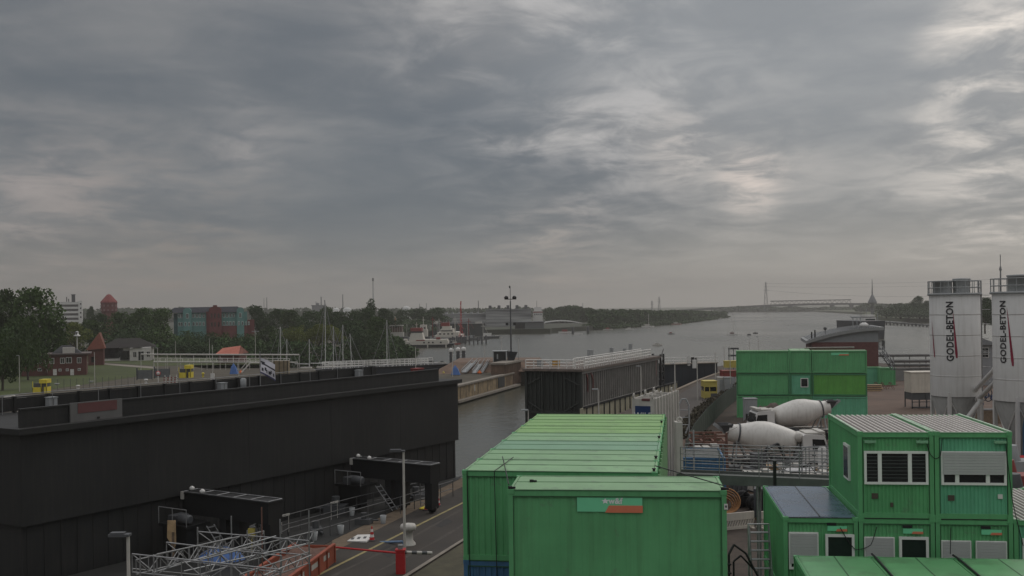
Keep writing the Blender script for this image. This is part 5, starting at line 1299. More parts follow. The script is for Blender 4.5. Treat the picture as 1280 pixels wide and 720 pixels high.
# concrete mixers
def wheel(t, x, y, r_=.52, w_=.34):
    M = T(x, y, r_) @ RX(math.pi/2)
    b = MB(); b.lathe([(r_*.58, -w_/2), (r_*.93, -w_/2), (r_, -w_*.3), (r_, w_*.3), (r_*.93, w_/2), (r_*.58, w_/2)], 20, 0, M, caps=False); tr_ = b.build('tyre', RUBBER)
    wh = tr_; wh.name = 'wheel'; wh.parent = t
    b = MB(); b.lathe([(.05, -w_*.42), (r_*.3, -w_*.35), (r_*.6, -w_*.1), (r_*.6, w_*.1), (r_*.3, w_*.35), (.05, w_*.42)], 14, 0, M); b.build('rim', WHITE_D, wh)
def mixer(loc, rz, lab, sc_=1.0):
    t = thing('mixer_truck', lab, 'truck', loc, rz)
    # x forward (cab at +x), origin at the ground under the rear
    b = MB()
    for y in (-.5, .38): b.box(0.3, 8.0, y, y+.12, .85, 1.12)
    for x in (.5, 2.5, 4.5, 6.5): b.box(x, x+.12, -.38, .38, .87, 1.10)
    b.box(3.2, 4.6, -1.15, -.75, .65, 1.15); b.box(3.2, 4.6, .75, 1.15, .65, 1.15); b.build('chassis', DGREY, t)
    for x in (1.2, 2.55, 5.2, 6.6):
        for y in (-1.05, 1.05): wheel(t, x, y)
    for y0 in (-1.25, .85):
        b = MB(); b.box(.55, 3.25, y0, y0+.4, 1.12, 1.20); b.box(.50, .56, y0, y0+.4, .8, 1.2); b.build('mudguard', WHITE_D, t)
    # drum: axis rises towards the rear
    M = T(5.35, 0, 2.30) @ RY(-math.pi/2+R(9)) 
    prof = [(0.35, -0.25), (.62, -.12), (.86, 0.0), (.93, .25), (1.10, 1.0), (1.26, 1.9), (1.27, 2.4), (1.18, 3.0), (.92, 3.8), (.74, 4.45), (.70, 4.55), (.66, 5.15)]
    b = MB(); b.lathe(prof, 32, 0, M); d = b.build('drum', mat('drum paint', (.58, .56, .52), .5, var=.10, scale=.8, streak=.5, streakcol=(.36, .33, .29)), t)
    b = MB(); b.lathe([(.80, 4.28), (.85, 4.28), (.85, 4.40), (.80, 4.40)], 32, 0, M, caps=False); b.build('roller_track', DGREY, d)
    b = MB(); b.box(5.4, 5.75, -.35, .35, 1.1, 2.6); b.lathe([(.1, 0), (.45, .05), (.45, .3), (.1, .35)], 16, 0, T(5.45, 0, 2.25) @ RY(math.pi/2)); b.build('gearbox', GREYP, t)
    # water tank beside the cab
    b = MB(); b.lathe([(.05, -.75), (.34, -.7), (.38, -.5), (.38, .5), (.34, .7), (.05, .75)], 18, 0, T(5.62, -.2, 2.72) @ RX(math.pi/2)); b.build('water_tank', WHITE_D, t)
    # rear: pedestal, hopper, chute
    b = MB(); b.tube((.75, -.7, 1.1), (.95, -.35, 2.9), .07, 6); b.tube((.75, .7, 1.1), (.95, .35, 2.9), .07, 6); b.tube((1.7, -.6, 1.1), (1.0, -.4, 2.6), .06, 6); b.tube((1.7, .6, 1.1), (1.0, .4, 2.6), .06, 6); b.box(.8, 1.1, -.6, .6, 2.35, 2.5); b.build('rear_frame', GREYP, t)
    b = MB(); b.add([(-.35, -.6, 3.75), (.6, -.6, 3.75), (.6, .6, 3.75), (-.35, .6, 3.75), (.0, -.3, 3.05), (.45, -.3, 3.05), (.45, .3, 3.05), (.0, .3, 3.05)], [(4, 5, 1, 0), (5, 6, 2, 1), (6, 7, 3, 2), (7, 4, 0, 3), (7, 6, 5, 4)]); b.box(-.4, .62, -.64, -.58, 3.68, 3.80); b.box(-.4, .62, .58, .64, 3.68, 3.80)
    b.build('hopper', DGREY, t)
    b = MB(); M2 = T(.2, 0, 2.9) @ RY(R(38))
    for s_ in (-.22, .22): b.box(-1.3, .2, s_-.02, s_+.02, -.02, .22, 0, M2)
    b.box(-1.3, .2, -.22, .22, -.04, 0, 0, M2); b.build('chute', GREYP, t)
    b = MB(); b.path([(.1, -.75, 1.0), (.1, -.75, 3.2), (.9, -.75, 3.6)], .03, 5); b.path([(.1, -.45, 1.0), (.1, -.45, 3.2)], .03, 5)
    for k in range(6): b.tube((.1, -.75, 1.1+.35*k), (.1, -.45, 1.1+.35*k), .025, 5)
    b.build('ladder', WHITE_D, t)
    # cab
    b = MB()
    prof = [(6.45, .75), (8.45, .75), (8.52, 1.3), (8.42, 1.75), (8.15, 2.75), (7.95, 2.95), (6.6, 3.0), (6.45, 2.9)]; CS = -.62
    vs = [(x, -1.2, z) for x, z in prof]+[(x, 1.2, z) for x, z in prof]; n = len(prof)
    b.add(vs, [tuple(range(n)), tuple(range(2*n-1, n-1, -1))]+[(i, n+i, n+(i+1) % n, (i+1) % n) for i in range(n)])
    cabp = b.build('cab', WHITE, t); cabp.location.x = CS
    b = MB(); b.add([(8.40, -1.05, 1.86), (8.40, 1.05, 1.86), (8.17, 1.0, 2.72), (8.17, -1.0, 2.72)], [(0, 1, 2, 3)])
    b.v = [(x+.03, y, z+.01) for x, y, z in b.v]; b.build('windscreen', GLASS, cabp)
    for s_ in (-1, 1):
        b = MB(); b.prism([(7.15, 1.75), (8.28, 1.75), (8.05, 2.6), (7.15, 2.65)], -.006, .006)
        b.v = [(x, s_*1.208-(z), y) for x, y, z in b.v]; dd = b.build('side_window', GLASS, cabp)
        b = MB(); b.box(8.3, 8.42, s_*1.4-.1, s_*1.4+.1, 1.9, 2.5); b.tube((8.2, s_*1.15, 2.5), (8.36, s_*1.4, 2.45), .025, 5); b.build('mirror', BLACK2, cabp)
        b = MB(); b.box(8.46, 8.54, s_*.85-.2, s_*.85+.2, .9, 1.1); b.build('headlight', PVC, cabp)
        b = MB(); b.box(7.1, 7.4, s_*1.205-.01, s_*1.205+.01, 1.35, 1.5); b.build('handle', BLACK2, cabp)
    b = MB(); b.box(6.7, 8.0, -1.0, 1.0, 3.0, 3.12); b.box(7.7, 8.15, -1.1, 1.1, 3.02, 3.22); b.build('roof_spoiler', WHITE_D, cabp)
    return t
m1 = A(897, 590, 80)
mixer((m1.x+.55, m1.y, 0.02), R(-1.5), 'white mixer truck with its cab on the right, nearer one')
m2 = A(1040, 566, 97)
mixer((m2.x, m2.y, 0.15), R(180+3), 'white mixer truck with its cab on the left, behind the nearer one')
b = MB(); b.box(-13, 2, -2.5, 2.5, 0, .15); o = b.build('truck_pad', SOILR); o.location = (m2.x+1, m2.y, 0.001); tag(o, kind='structure')
# earth heap and concrete block behind
p = A(968, 520, 106); b = MB(); rnd = random.Random(2); nx, ny = 22, 10; vs = []
Lh = PXM(106)*80; zt = ZAT(968, 503, 106)
for j in range(ny):
    for i in range(nx):
        s = i/(nx-1); q = j/(ny-1)
        z = zt*math.sin(math.pi*min(1, max(0, s)))**.55*math.sin(math.pi*q)**.7*(.9+.16*rnd.random())
        vs.append((Lh*(s-.5), 6*(q-.5), z-.05))
b.add(vs, [(j*nx+i, j*nx+i+1, (j+1)*nx+i+1, (j+1)*nx+i) for j in range(ny-1) for i in range(nx-1)], 0, None, True)
o = b.build('earth_heap', PEAT); o.location = (p.x, p.y, 0); tag(o, 'dark brown earth heap behind the mixer trucks', 'heap')
p = A(939, 508, 108); b = MB(); b.box(-.65, .65, 0, 1, 0, ZAT(939, 499, 108)); b.box(-.7, .7, -.05, 1.05, ZAT(939, 499, 108), ZAT(939, 499, 108)+.08); b.box(-.5, .5, -.03, 0, .3, 1.4)
o = b.build('concrete_block', GREYP); o.location = (p.x, p.y, 0); tag(o, 'pale block standing left of the earth heap', 'block')
# gangway between the green row and the offices
ga = A(846, 611, 47.5); gb = A(1052, 596, 45.0)
gz = 5.15
ga = Vector((ga.x, 47.5, gz)); gb = Vector((gb.x, 45.0, gz))
d = Vector((gb.x-ga.x, gb.y-ga.y, 0)); GLg = d.length
gw = thing('gangway', 'grey steel gangway with handrails from the green row to the offices', 'gangway', ga, math.atan2(d.y, d.x))
b = MB(); b.box(0, GLg, -.05, .03, -.32, .12); b.box(0, GLg, 1.17, 1.25, -.32, .12); b.box(0, GLg, .03, 1.17, -.06, 0.0); b.build('deck_beam', mat('grey green steel', (.10, .108, .10), .6, var=.2), gw)
b = MB(); railing(b, [(0.2, 0, .1), (GLg, 0, .1)], 1.25, 2.0, 4, .022); b.build('near_rail', STEEL_D, gw)
b = MB(); railing(b, [(0.2, 1.2, .1), (GLg, 1.2, .1)], 1.25, 2.0, 4, .022); b.build('far_rail', STEEL_D, gw)
b = MB()
for x in (1.5, GLg*.5, GLg-1): b.tube((x, .1, -5.1), (x, .1, -.3), .05, 6); b.tube((x, 1.1, -5.1), (x, 1.1, -.3), .05, 6); b.tube((x, .1, -4.8), (x, 1.1, -.5), .03, 5)
b.build('support_post', STEEL_D, gw)
p = A(968.5, 600, 44.5); b = MB(); b.box(-.06, .06, -.06, .06, -.3, 1.05); b.box(-.08, .08, -.08, .08, 1.05, 1.1); o = b.build('gate_post', BLACK2); o.location = (p.x, 44.5, gz); tag(o, 'black gate post on the gangway above the wet blue roof', 'post')
# scaffold stair tower right of it
def frame_tower(u, v, Y, w_, h_, d_, lab, levels=3, nm='stair_tower'):
    p = A(u, v, Y); b = MB()
    for x in (0, w_/2, w_):
        for y in (0, d_): b.tube((x, y, -p.z), (x, y, h_), .03, 5)
    for k in range(levels):
        z = h_*k/(levels-1)-.1 if levels > 1 else 0
        for y in (0, d_): b.tube((0, y, z), (w_, y, z), .025, 5)
        for y in (0, d_): b.tube((0, y, z-.5), (w_, y, z-.5), .02, 5)
        for x in (0, w_): b.tube((x, 0, z), (x, d_, z), .025, 5)
    b.tube((0, 0, 0), (w_, 0, h_), .025, 5); b.tube((0, 0, h_*.5), (w_*.5, 0, 0), .025, 5)
    o = b.build(nm, STEEL_D); o.location = p; tag(o, lab, 'scaffold')
frame_tower(968, 600, 50, 1.55, 1.55, 1.2, 'scaffold stair tower behind the wet blue roof, left bay')
frame_tower(1012, 602, 52, 1.3, 1.7, 1.3, 'scaffold stair tower behind the wet blue roof, right bay')
b = MB(); p0 = A(1000, 566, 52); p1 = A(1030, 600, 52); b.box(-.3, .3, -.3, .3, 0, .3)
# pump line: white bent pipes and pallets between trucks and gangway
def pallet(u, v, Y, L, W, lab, kind):
    p = A(u, v, Y); t = thing('pallet_stack', lab, 'pallet', (p.x, p.y, 0), rnd.uniform(-.3, .3)); zt = max(.6, p.z)
    b = MB()
    for y in (0, W*.45, W*.9): b.box(0, L, y, y+.1, 0, .12)
    for k in range(5): b.box(L*k/5, L*k/5+.12, 0, W, .12, .15)
    b.build('pallet', TIMBER, t)
    b = MB()
    if kind == 'planks':
        for j in range(int((zt-.15)/.12)):
            for i in range(6): b.box(rnd.uniform(-.1, .1), L+rnd.uniform(-.1, .1), W*i/6, W*i/6+W*.14, .16+.12*j, .25+.12*j, (i+j) % 2)
        b.build('plank_load', [TAN, TIMBER], t)
    elif kind == 'white':
        for i in range(3): b.box(.05+L*i/3, L*(i+1)/3-.05, .05, W-.05, .16, zt-rnd.random()*.2)
        b.build('white_load', WHITE_D, t)
    elif kind == 'pipes':
        for j in range(max(1, int((zt-.15)/.22))):
            for i in range(5): b.tube((-.2, W*(i+.5)/5, .27+.2*j), (L+.2, W*(i+.5)/5, .27+.2*j), .1, 8)
        b.build('pipe_load', STEEL, t)
    else:
        for i in range(4):
            b.box(L*i/4+.03, L*(i+1)/4-.03, .05, W-.05, .16, zt*(.6+.4*rnd.random()))
            b.tube((L*i/4+.2, -.1, .3), (L*i/4+.4, .2, zt+.1), .05, 5)
        b.build('dark_load', DGREY, t)
rnd = random.Random(12)
for a in ((931, 588, 71, 1.9, 1.2, 'pallet with white sacks under the nearer mixer drum, left', 'white'), (958, 591, 69, 2.4, 1.2, 'pallet of pale boxes below the nearer mixer drum', 'white'), (988, 584, 72, 2.2, 1.2, 'pallet with grey steel pipes below the nearer mixer cab', 'pipes'),
          (1008, 590, 66, 1.6, 1.1, 'pallet of white packages behind the scaffold stair', 'white'), (1024, 584, 70, 2.0, 1.2, 'stack of planks behind the scaffold stair', 'planks'), (912, 592, 68, 1.2, 1.0, 'pallet with dark machine parts right of the blue container', 'dark'), (941, 598, 62, 2.2, 1.1, 'pallet with dark machine parts behind the gangway', 'dark'), (975, 598, 60, 2.2, 1.0, 'white packages on a pallet just behind the gangway', 'white'), (1036, 596, 63, 1.2, 1.0, 'dark machine parts on a pallet by the offices', 'dark')):
    pallet(*a)
for a in ((868, 556, 64, 1.6, 1.0, 'white packages on a pallet between the rusty rack and the green roofs', 'white'), (897, 578, 70, 1.6, 1.0, 'dark parts on a pallet under the rear of the nearer mixer', 'dark'), (950, 581, 75, 1.6, 1.1, 'stack of planks under the middle of the nearer mixer drum', 'planks'), (972, 578, 77, 1.7, 1.0, 'white sacks on a pallet right under the drum of the nearer mixer', 'white')):
    pallet(*a)
# small excavator with bent boom in front of the drum
p = A(946, 600, 73); t = thing('mini_excavator', 'dark mini excavator with bent boom in front of the nearer mixer', 'excavator', (p.x, p.y, 0.4), R(15))
b = MB()
for y in (-.7, .45): b.box(-.9, .9, y, y+.3, .1, .5); b.lathe([(.25, 0), (.25, .3)], 12, 0, T(-.9, y+.3, .3) @ RX(math.pi/2)); b.lathe([(.25, 0), (.25, .3)], 12, 0, T(.9, y+.3, .3) @ RX(math.pi/2))
b.build('track', RUBBER, t)
b = MB(); b.box(-.8, .3, -.6, .6, .5, 1.1); b.box(-.4, .45, -.55, .2, 1.1, 2.0, 0); b.box(-.45, .5, -.6, .25, 2.0, 2.1); b.build('cabin', DGREY, t)
b = MB(); b.path([(.4, .35, .9), (1.0, .35, 2.3), (1.9, .35, 2.6), (2.5, .35, 1.5)], .11, 6); b.path([(.6, .35, .8), (1.2, .35, 1.9)], .06, 6); b.build('boom', BLACK2, t)
b = MB(); b.add([(2.35, .1, 1.5), (2.7, .1, 1.4), (2.8, .1, 1.0), (2.4, .1, .95), (2.35, .6, 1.5), (2.7, .6, 1.4), (2.8, .6, 1.0), (2.4, .6, .95)], [(0, 1, 2, 3), (7, 6, 5, 4), (0, 4, 5, 1), (1, 5, 6, 2), (2, 6, 7, 3), (3, 7, 4, 0)]); b.build('bucket', BLACK2, t)
# orange tank / red box by the office corner
p = A(1047, 592, 60); b = MB(); b.box(-.35, .35, -.35, .35, .2, 1.9); b.lathe([(.36, 1.9), (.3, 2.05), (.1, 2.2)], 12); 
for x in (-.3, .3):
    for y in (-.3, .3): b.box(x-.04, x+.04, y-.04, y+.04, 0, .2)
o = b.build('water_container', SKIPRED); o.location = (p.x, p.y, 1.3); tag(o, 'orange red tank at the back corner of the left upper office', 'tank')
b = MB(); b.box(-.5, .5, -.5, .5, 0, 1.29); b.box(-.55, .55, -.55, .55, 1.2, 1.3); o = b.build('tank_plinth', CONC); o.location = (p.x, p.y, 0); tag(o, 'concrete plinth under the orange red tank', 'plinth')
p = A(1030, 558, 70); b = MB(); b.lathe([(.30, -6), (.30, 0), (.22, .15), (.05, .2)], 14); b.tube((0, 0, -1.6), (-.9, 0, -1.6), .1, 6); o = b.build('standpipe', WHITE); o.location = p+Vector((-.1, 0, -.4)); 
o.location.z = 6.0; o.scale = (1, 1, 1); tag(o, 'white vertical pipe beside the nearer mixer cab', 'pipe')
o.location = (A(1028, 566, 70).x, 70, 6.0-2.9+.0)
# slotted barrier panels, hose, tyres, stair in the muddy gap
for k, (u0, u1, v, Y, lab) in enumerate(((898, 943, 662, 59, 'beige slotted barrier panel on the mud, left one'), (948, 980, 660, 59.5, 'beige slotted barrier panel on the mud, right one'))):
    a = A(u0, v, Y); c = A(u1, v-4, Y+.8); dd = Vector((c.x-a.x, c.y-a.y, 0)); L = dd.length
    b = MB(); b.box(0, L, 0, .12, 0, .16); b.box(0, L, 0, .12, .52, .95)
    n_ = int(L/.17)
    for i in range(n_): 
        x = L*i/n_; b.add([(x, .02, .16), (x+.08, .02, .16), (x+.22, .02, .52), (x+.14, .02, .52), (x, .10, .16), (x+.08, .10, .16), (x+.22, .10, .52), (x+.14, .10, .52)], [(0, 1, 2, 3), (7, 6, 5, 4), (1, 5, 6, 2), (4, 0, 3, 7)])
    for x in (.1, L-.3): b.box(x, x+.2, -.25, .37, -.02, .06)
    o = b.build('barrier_panel', BEIGE); o.location = (a.x, a.y, 0.03); o.rotation_euler = (0, 0, math.atan2(dd.y, dd.x)); tag(o, lab, 'barrier')
p = A(908, 640, 63); b = MB()
for k in range(5):
    r_ = .95-.10*k; n = 22; pts = [(r_*math.cos(2*math.pi*i/n)*.9, r_*math.sin(2*math.pi*i/n)*.35+.15*k, .15+.9*r_+r_*math.sin(2*math.pi*i/n)*.75) for i in range(n+1)]
    b.path(pts, .05, 5)
o = b.build('hose_coil', SKIN); o.location = (p.x, p.y, 0); tag(o, 'coil of orange hose on the mud at the corner of the sign container', 'hose')
for k, (u, v, Y, s) in enumerate(((928, 628, 66, 1.0), (942, 630, 65, .9), (952, 626, 66.5, 1.05), (964, 630, 65, .9))):
    p = A(u, v, Y); b = MB(); M = T(0, 0, .55*s) @ RX(math.pi/2+.2)
    b.lathe([(.3*s, -.15), (.52*s, -.16), (.56*s, 0), (.52*s, .16), (.3*s, .15)], 18, 0, M, caps=False); b.lathe([(.05, .05), (.3*s, .1), (.3*s, -.1), (.05, -.05)], 12, 1, M, caps=False)
    o = b.build('tyre', [RUBBER, DGREY]); o.location = (p.x, p.y, 0); o.rotation_euler = (0, 0, .3*k); tag(o, 'old black tyre among the scrap under the gangway', 'tyre', 'tyres under the gangway')
p = A(950, 640, 64); b = MB(); b.box(-1.2, 1.2, 0, .9, .35, .75); b.path([(-1.2, 0, .5), (-.4, -.2, 1.2), (.6, 0, .9), (1.4, .2, 1.3)], .07, 6); b.path([(1.2, 0, .5), (1.9, -.1, .3), (2.5, 0, .9)], .06, 6); b.box(-1, -.8, 0, .9, 0, .35); b.box(.8, 1, 0, .9, 0, .35)
o = b.build('pump_unit', BLACK2); o.location = (p.x, p.y+1.6, 0); tag(o, 'black pump unit with hoses under the gangway', 'pump')
# steep stair beside the annex
sa = A(955, 657, 36.5); st = thing('site_stair', 'grey metal stair with two rails beside the left office container', 'stair', (A(937.5, 657, 36.5).x, 36.5, 0), R(-2))
ws = PXM(36.5)*22
H0 = sa.z; run = 1.0; zb0 = .6
b = MB()
for x in (-.03, ws): b.add([(x, 0, H0), (x+.03, 0, H0), (x+.03, -run, zb0), (x, -run, zb0), (x, 0, H0-.22), (x+.03, 0, H0-.22), (x+.03, -run, zb0-.22), (x, -run, zb0-.22)], [(0, 1, 2, 3), (1, 5, 6, 2), (4, 0, 3, 7), (7, 6, 5, 4), (0, 4, 5, 1)])
for k in range(15):
    f = (k+.7)/15; z = H0+(zb0-H0)*f; y = -run*f; b.box(0, ws, y-.10, y+.10, z-.03, z)
b.build('treads', STEEL_D, st)
b = MB()
for x in (-.05, ws+.05):
    b.tube((x, .05, H0+.05), (x, -run-.0, zb0+.95), .022, 6); b.tube((x, .05, 0), (x, .05, H0+.06), .03, 6)
    for k in range(1, 5):
        f = k/4; b.tube((x, -run*f, H0+(zb0-H0)*f), (x, -run*f, H0+.05+(zb0+.9-H0)*f), .018, 5)
b.tube((-.05, .05, H0+.05), (ws+.05, .05, H0+.05), .025, 6); b.tube((-.05, -run, 0), (-.05, -run, zb0), .03, 5); b.tube((ws+.05, -run, 0), (ws+.05, -run, zb0), .03, 5)
b.build('hand_rail', STEEL, st)
p = A(915, 712, 35); b = MB(); b.path([(-.1, 0, 0), (-.1, 0, 2.2), (.1, .1, 2.5), (.5, .1, 2.2), (1.0, 0, 1.2)], .04, 6); b.path([(.1, .2, 0), (.1, .2, 1.9), (.35, .2, 2.1), (.9, .2, 1.5)], .035, 6)
for i in range(6): b.lathe([(.03, 0), (.10, .05), (.03, .1)], 8, 0, T(-.1, 0, .3+.3*i))
o = b.build('hose_bundle', BLACK2); o.location = (p.x, p.y, ZAT(915, 700, 35)-2.0); tag(o, 'black hoses hanging at the lower corner of the sign container', 'hose')

# ================================================================== SILOS
def silo(u0, u1, vtop, vbot, Y, lab, txu, wedge, seed, second=False):
    a = A(u0, vtop, Y); c = A(u1, vtop, Y); r_ = (c.x-a.x)/2; cx = (a.x+c.x)/2; zt = (a.z+c.z)/2; zb = ZAT((u0+u1)/2, vbot, Y)
    cy = Y+r_*.0
    t = thing('cement_silo', lab, 'silo', (cx, cy, 0), 0)
    b = MB(); b.lathe([(r_*.2, zt+.05), (r_*.96, zt), (r_, zt-.06), (r_, zb)][::-1], 48, 0, None)
    for q in (.2, .4, .6, .8):
        zq = zb+(zt-zb)*q; b.lathe([(r_, zq-.05), (r_+.012, zq-.03), (r_+.012, zq+.03), (r_, zq+.05)], 48, 0, None, caps=False)
    b.build('tank', SILOM, t)
    b = MB(); b.lathe([(.18, 1.35), (.25, 1.6), (r_*.98, zb-.02), (r_*.5, zb-.01)], 40, 0, None); b.tube((0, 0, .7), (0, 0, 1.4), .15, 10); b.build('hopper_cone', SILOC, t)
    for k in range(4):
        an = math.pi/4+k*math.pi/2+.12; b = MB(); x, y = r_*.96*math.cos(an), r_*.96*math.sin(an); b.box(x-.11, x+.11, y-.11, y+.11, 0, zb+.3); b.build('leg', SILOM, t)
    b = MB()
    for k in range(4):
        a0 = math.pi/4+k*math.pi/2+.12; a1 = a0+math.pi/2
        p = Vector((r_*.96*math.cos(a0), r_*.96*math.sin(a0), 0)); q = Vector((r_*.96*math.cos(a1), r_*.96*math.sin(a1), 0))
        b.tube(p+Vector((0, 0, zb-.2)), q+Vector((0, 0, zb*.35)), .06, 6); b.tube(q+Vector((0, 0, zb-.2)), p+Vector((0, 0, zb*.35)), .06, 6); b.tube(p+Vector((0, 0, zb*.3)), q+Vector((0, 0, zb*.3)), .06, 6)
    b.build('bracing', SILOM, t)
    b = MB(); n = 20; pts = [Vector((r_*1.04*math.cos(2*math.pi*i/n), r_*1.04*math.sin(2*math.pi*i/n), zt)) for i in range(n+1)]
    for h in (.45, .9): b.path([p+Vector((0, 0, h)) for p in pts], .028, 5)
    for p in pts[:-1:1]: b.tube(p-Vector((0, 0, .05)), p+Vector((0, 0, .92)), .026, 5)
    b.lathe([(r_*1.05, zt-.10), (r_*1.07, zt-.10), (r_*1.07, zt+.06), (r_*1.05, zt+.06)], 40, 0, None, caps=False); b.build('top_railing', GREYP, t)
    for k, (x, y, rr, hh) in enumerate(((-.55*r_, -.1*r_, .38*r_, .95), (.22*r_, -.2*r_, .34*r_, 1.1))[:1 if second else 2]):
        if second: x, y, rr, hh = -.12*r_, -.3*r_, .50*r_, 1.15
        b = MB(); b.lathe([(rr, zt), (rr, zt+hh*.85), (rr*1.06, zt+hh*.86), (rr*1.06, zt+hh*.97), (rr*.4, zt+hh)], 20, 0, T(x, y, 0)); b.build('dust_filter', GREYP, t)
    # filling pipe and ladder on the right side
    b = MB(); x = r_*1.06
    for yy in (-.25, .1): b.tube((x, yy, zb*.25), (x, yy, zt+.9), .055, 8)
    b.build('filling_pipe', STEEL, t)
    b = MB()
    for yy in (-.75, -.40): b.tube((r_*.93, yy, zb), (r_*.93, yy, zt+.9), .025, 5)
    z = zb
    while z < zt+.8: b.tube((r_*.93, -.75, z), (r_*.93, -.40, z), .018, 5); z += .3
    k = 0
    while k*1.0 < zt-zb-1:
        z = zb+1+k; b.path([(r_*.93, -.78, z), (r_*1.2, -.85, z), (r_*1.32, -.58, z), (r_*1.2, -.3, z), (r_*.93, -.37, z)], .016, 4); k += 1
    b.build('caged_ladder', STEEL_D, t)
    # lettering wrapped round the tank, reading upwards
    ua, va, vb_ = txu
    def ang(u):
        th0 = math.atan2(cx, cy); D_ = math.hypot(cx, cy); ex, ey = A(u, va, Y).x, Y; al = math.atan2(ex, ey)-th0
        return math.asin(max(-1, min(1, D_*math.sin(al)/r_))) - al*0
    phi = -math.atan2(cx, cy)
    mid = ang(ua); hgt = ZAT(ua, va, Y)-ZAT(ua, vb_, Y); zc = (ZAT(ua, va, Y)+ZAT(ua, vb_, Y))/2
    me = text_mesh('GODEL-BETON', 1.0, 0.0, 1.06, bold=.028)
    xs = [v.co.x for v in me.vertices]; ys = [v.co.y for v in me.vertices]; sc_ = hgt/(max(xs)-min(xs)); mx_ = (max(xs)+min(xs))/2; my = (max(ys)+min(ys))/2
    wl_ = (ys and (max(ys)-min(ys)))
    wpx = 8.6*PXM(Y)
    for v in me.vertices:
        X = (v.co.x-mx_)*sc_; Yc = (v.co.y-my)/wl_*wpx
        th = mid-Yc/r_
        v.co = ((r_+.030)*math.sin(th+phi), -(r_+.030)*math.cos(th+phi), zc+X)
    me.materials.append(LETTER); inst('lettering', me, t)
    b = MB()
    for (ux, v0, u2, v1, wd_) in wedge:
        n = 10; vs = []
        for i in range(n+1):
            q = i/n; u = ux+(u2-ux)*q; v = v0+(v1-v0)*q; th = ang(u); wdt = wd_*PXM(Y)*(q**.8)*(1 if q < .93 else 1-(q-.93)*7)/r_+.004
            z = ZAT(u, v, Y)
            for s_ in (-1, 1): vs.append(((r_+.02)*math.sin(th+phi+s_*wdt/2), -(r_+.02)*math.cos(th+phi+s_*wdt/2), z))
        b.add(vs, [(2*i, 2*i+2, 2*i+3, 2*i+1) for i in range(n)])
    b.build('maroon_stripe', MAROON, t)
    return t
silo(1163.5, 1222.5, 367.5, 494, 72, 'white cement silo with dark lettering, left of the two', (1187.0, 377, 450), [(1191.0, 388, 1195.0, 446, 3.0), (1165.0, 400, 1167.8, 446, 2.2)], 1)
silo(1243.0, 1312.0, 365.5, 500, 66, 'white cement silo cut by the right picture edge', (1253.8, 376, 453), [(1259, 384, 1265.5, 456, 3.4)], 2, True)
p = A(1251, 365, 66.5); b = MB(); H_ = ZAT(1250.5, 318, 66.5)-p.z; b.tube((0, 0, 0), (0, 0, H_*.55), .05, 6); b.tube((0, 0, H_*.55), (0, 0, H_), .025, 5); b.lathe([(.05, H_*.55), (.09, H_*.6), (.05, H_*.68)], 6)
o = b.build('antenna', STEEL_D); o.location = p; tag(o, 'thin antenna mast on the top rail of the right silo', 'antenna')
# screw conveyors between the silos
for k, (u0, v0, u1, v1, Ya, Yb, lab) in enumerate(((1213, 494, 1247, 458, 71.5, 66.5, 'pale slanting conveyor pipe between the silos, upper one'), (1222, 500, 1250, 472, 70.5, 66.5, 'pale slanting conveyor pipe between the silos, lower one'), (1196, 540, 1228, 498, 70, 70, 'slanting pipe from the left silo cone'))):
    a = A(u0, v0, Ya); c = A(u1, v1, Yb); b = MB(); b.tube(a, c, .16, 10); b.tube(a+(c-a)*.02, a+(c-a)*.10, .22, 10); b.tube(a+(c-a)*.9, a+(c-a)*.98, .20, 10); b.tube(a, (a.x, a.y, 0), .05, 5)
    tag(b.build('conveyor_pipe', SILOM), lab, 'pipe')
# steel posts and blue cabinet under the right silo
p = A(1276, 585, 66); b = MB(); b.box(-.4, .9, 0, 1.2, 0, ZAT(1276, 495, 66)); b.box(-.45, .95, -.05, 1.25, ZAT(1276, 495, 66), ZAT(1276, 495, 66)+.1); b.box(-.2, .7, -.03, 0, .3, 2)
o = b.build('control_cabinet', BLUE); o.location = (p.x, p.y-2.3, 0); tag(o, 'tall blue cabinet under the right silo at the picture edge', 'cabinet')
for k, (u, v, m, s, lab) in enumerate(((1268, 575, RED, .9, 'red machine part on the ground right of the offices'), (1274, 590, GREYP, 1.4, 'grey covered heap on the ground right of the offices'), (1270, 605, REDDULL, 1.2, 'dull red machine right of the offices'), (1278, 622, DGREY, 1.1, 'dark machine right of the offices, nearest one'))):
    p = A(u, v, 62-6*k); b = MB(); b.box(-s, s, -s*.5, s*.5, .2, s*.9); b.lathe([(.4*s, 0), (.45*s, .2*s), (.3*s, .9*s)], 12, 0, T(-.4*s, 0, s*.6)); b.tube((-s, 0, .3), (1.3*s, -.3, .9*s), .08, 6); b.box(-s*.8, -s*.6, -.4*s, .4*s, 0, .2); b.box(s*.6, s*.8, -.4*s, .4*s, 0, .2)
    o = b.build('site_machine', m); o.location = (p.x, p.y, max(0.02, p.z-.6)); tag(o, lab, 'machine')
    if p.z > 1.2:
        b = MB(); b.box(-s, s, -s*.5, s*.5, 0, max(.1, p.z-.62)); b.box(-s-.05, s+.05, -s*.5-.05, s*.5+.05, 0, .1); o2 = b.build('skid_base', CONC); o2.location = (p.x, p.y, 0); tag(o2, 'concrete block under the '+lab, 'base')
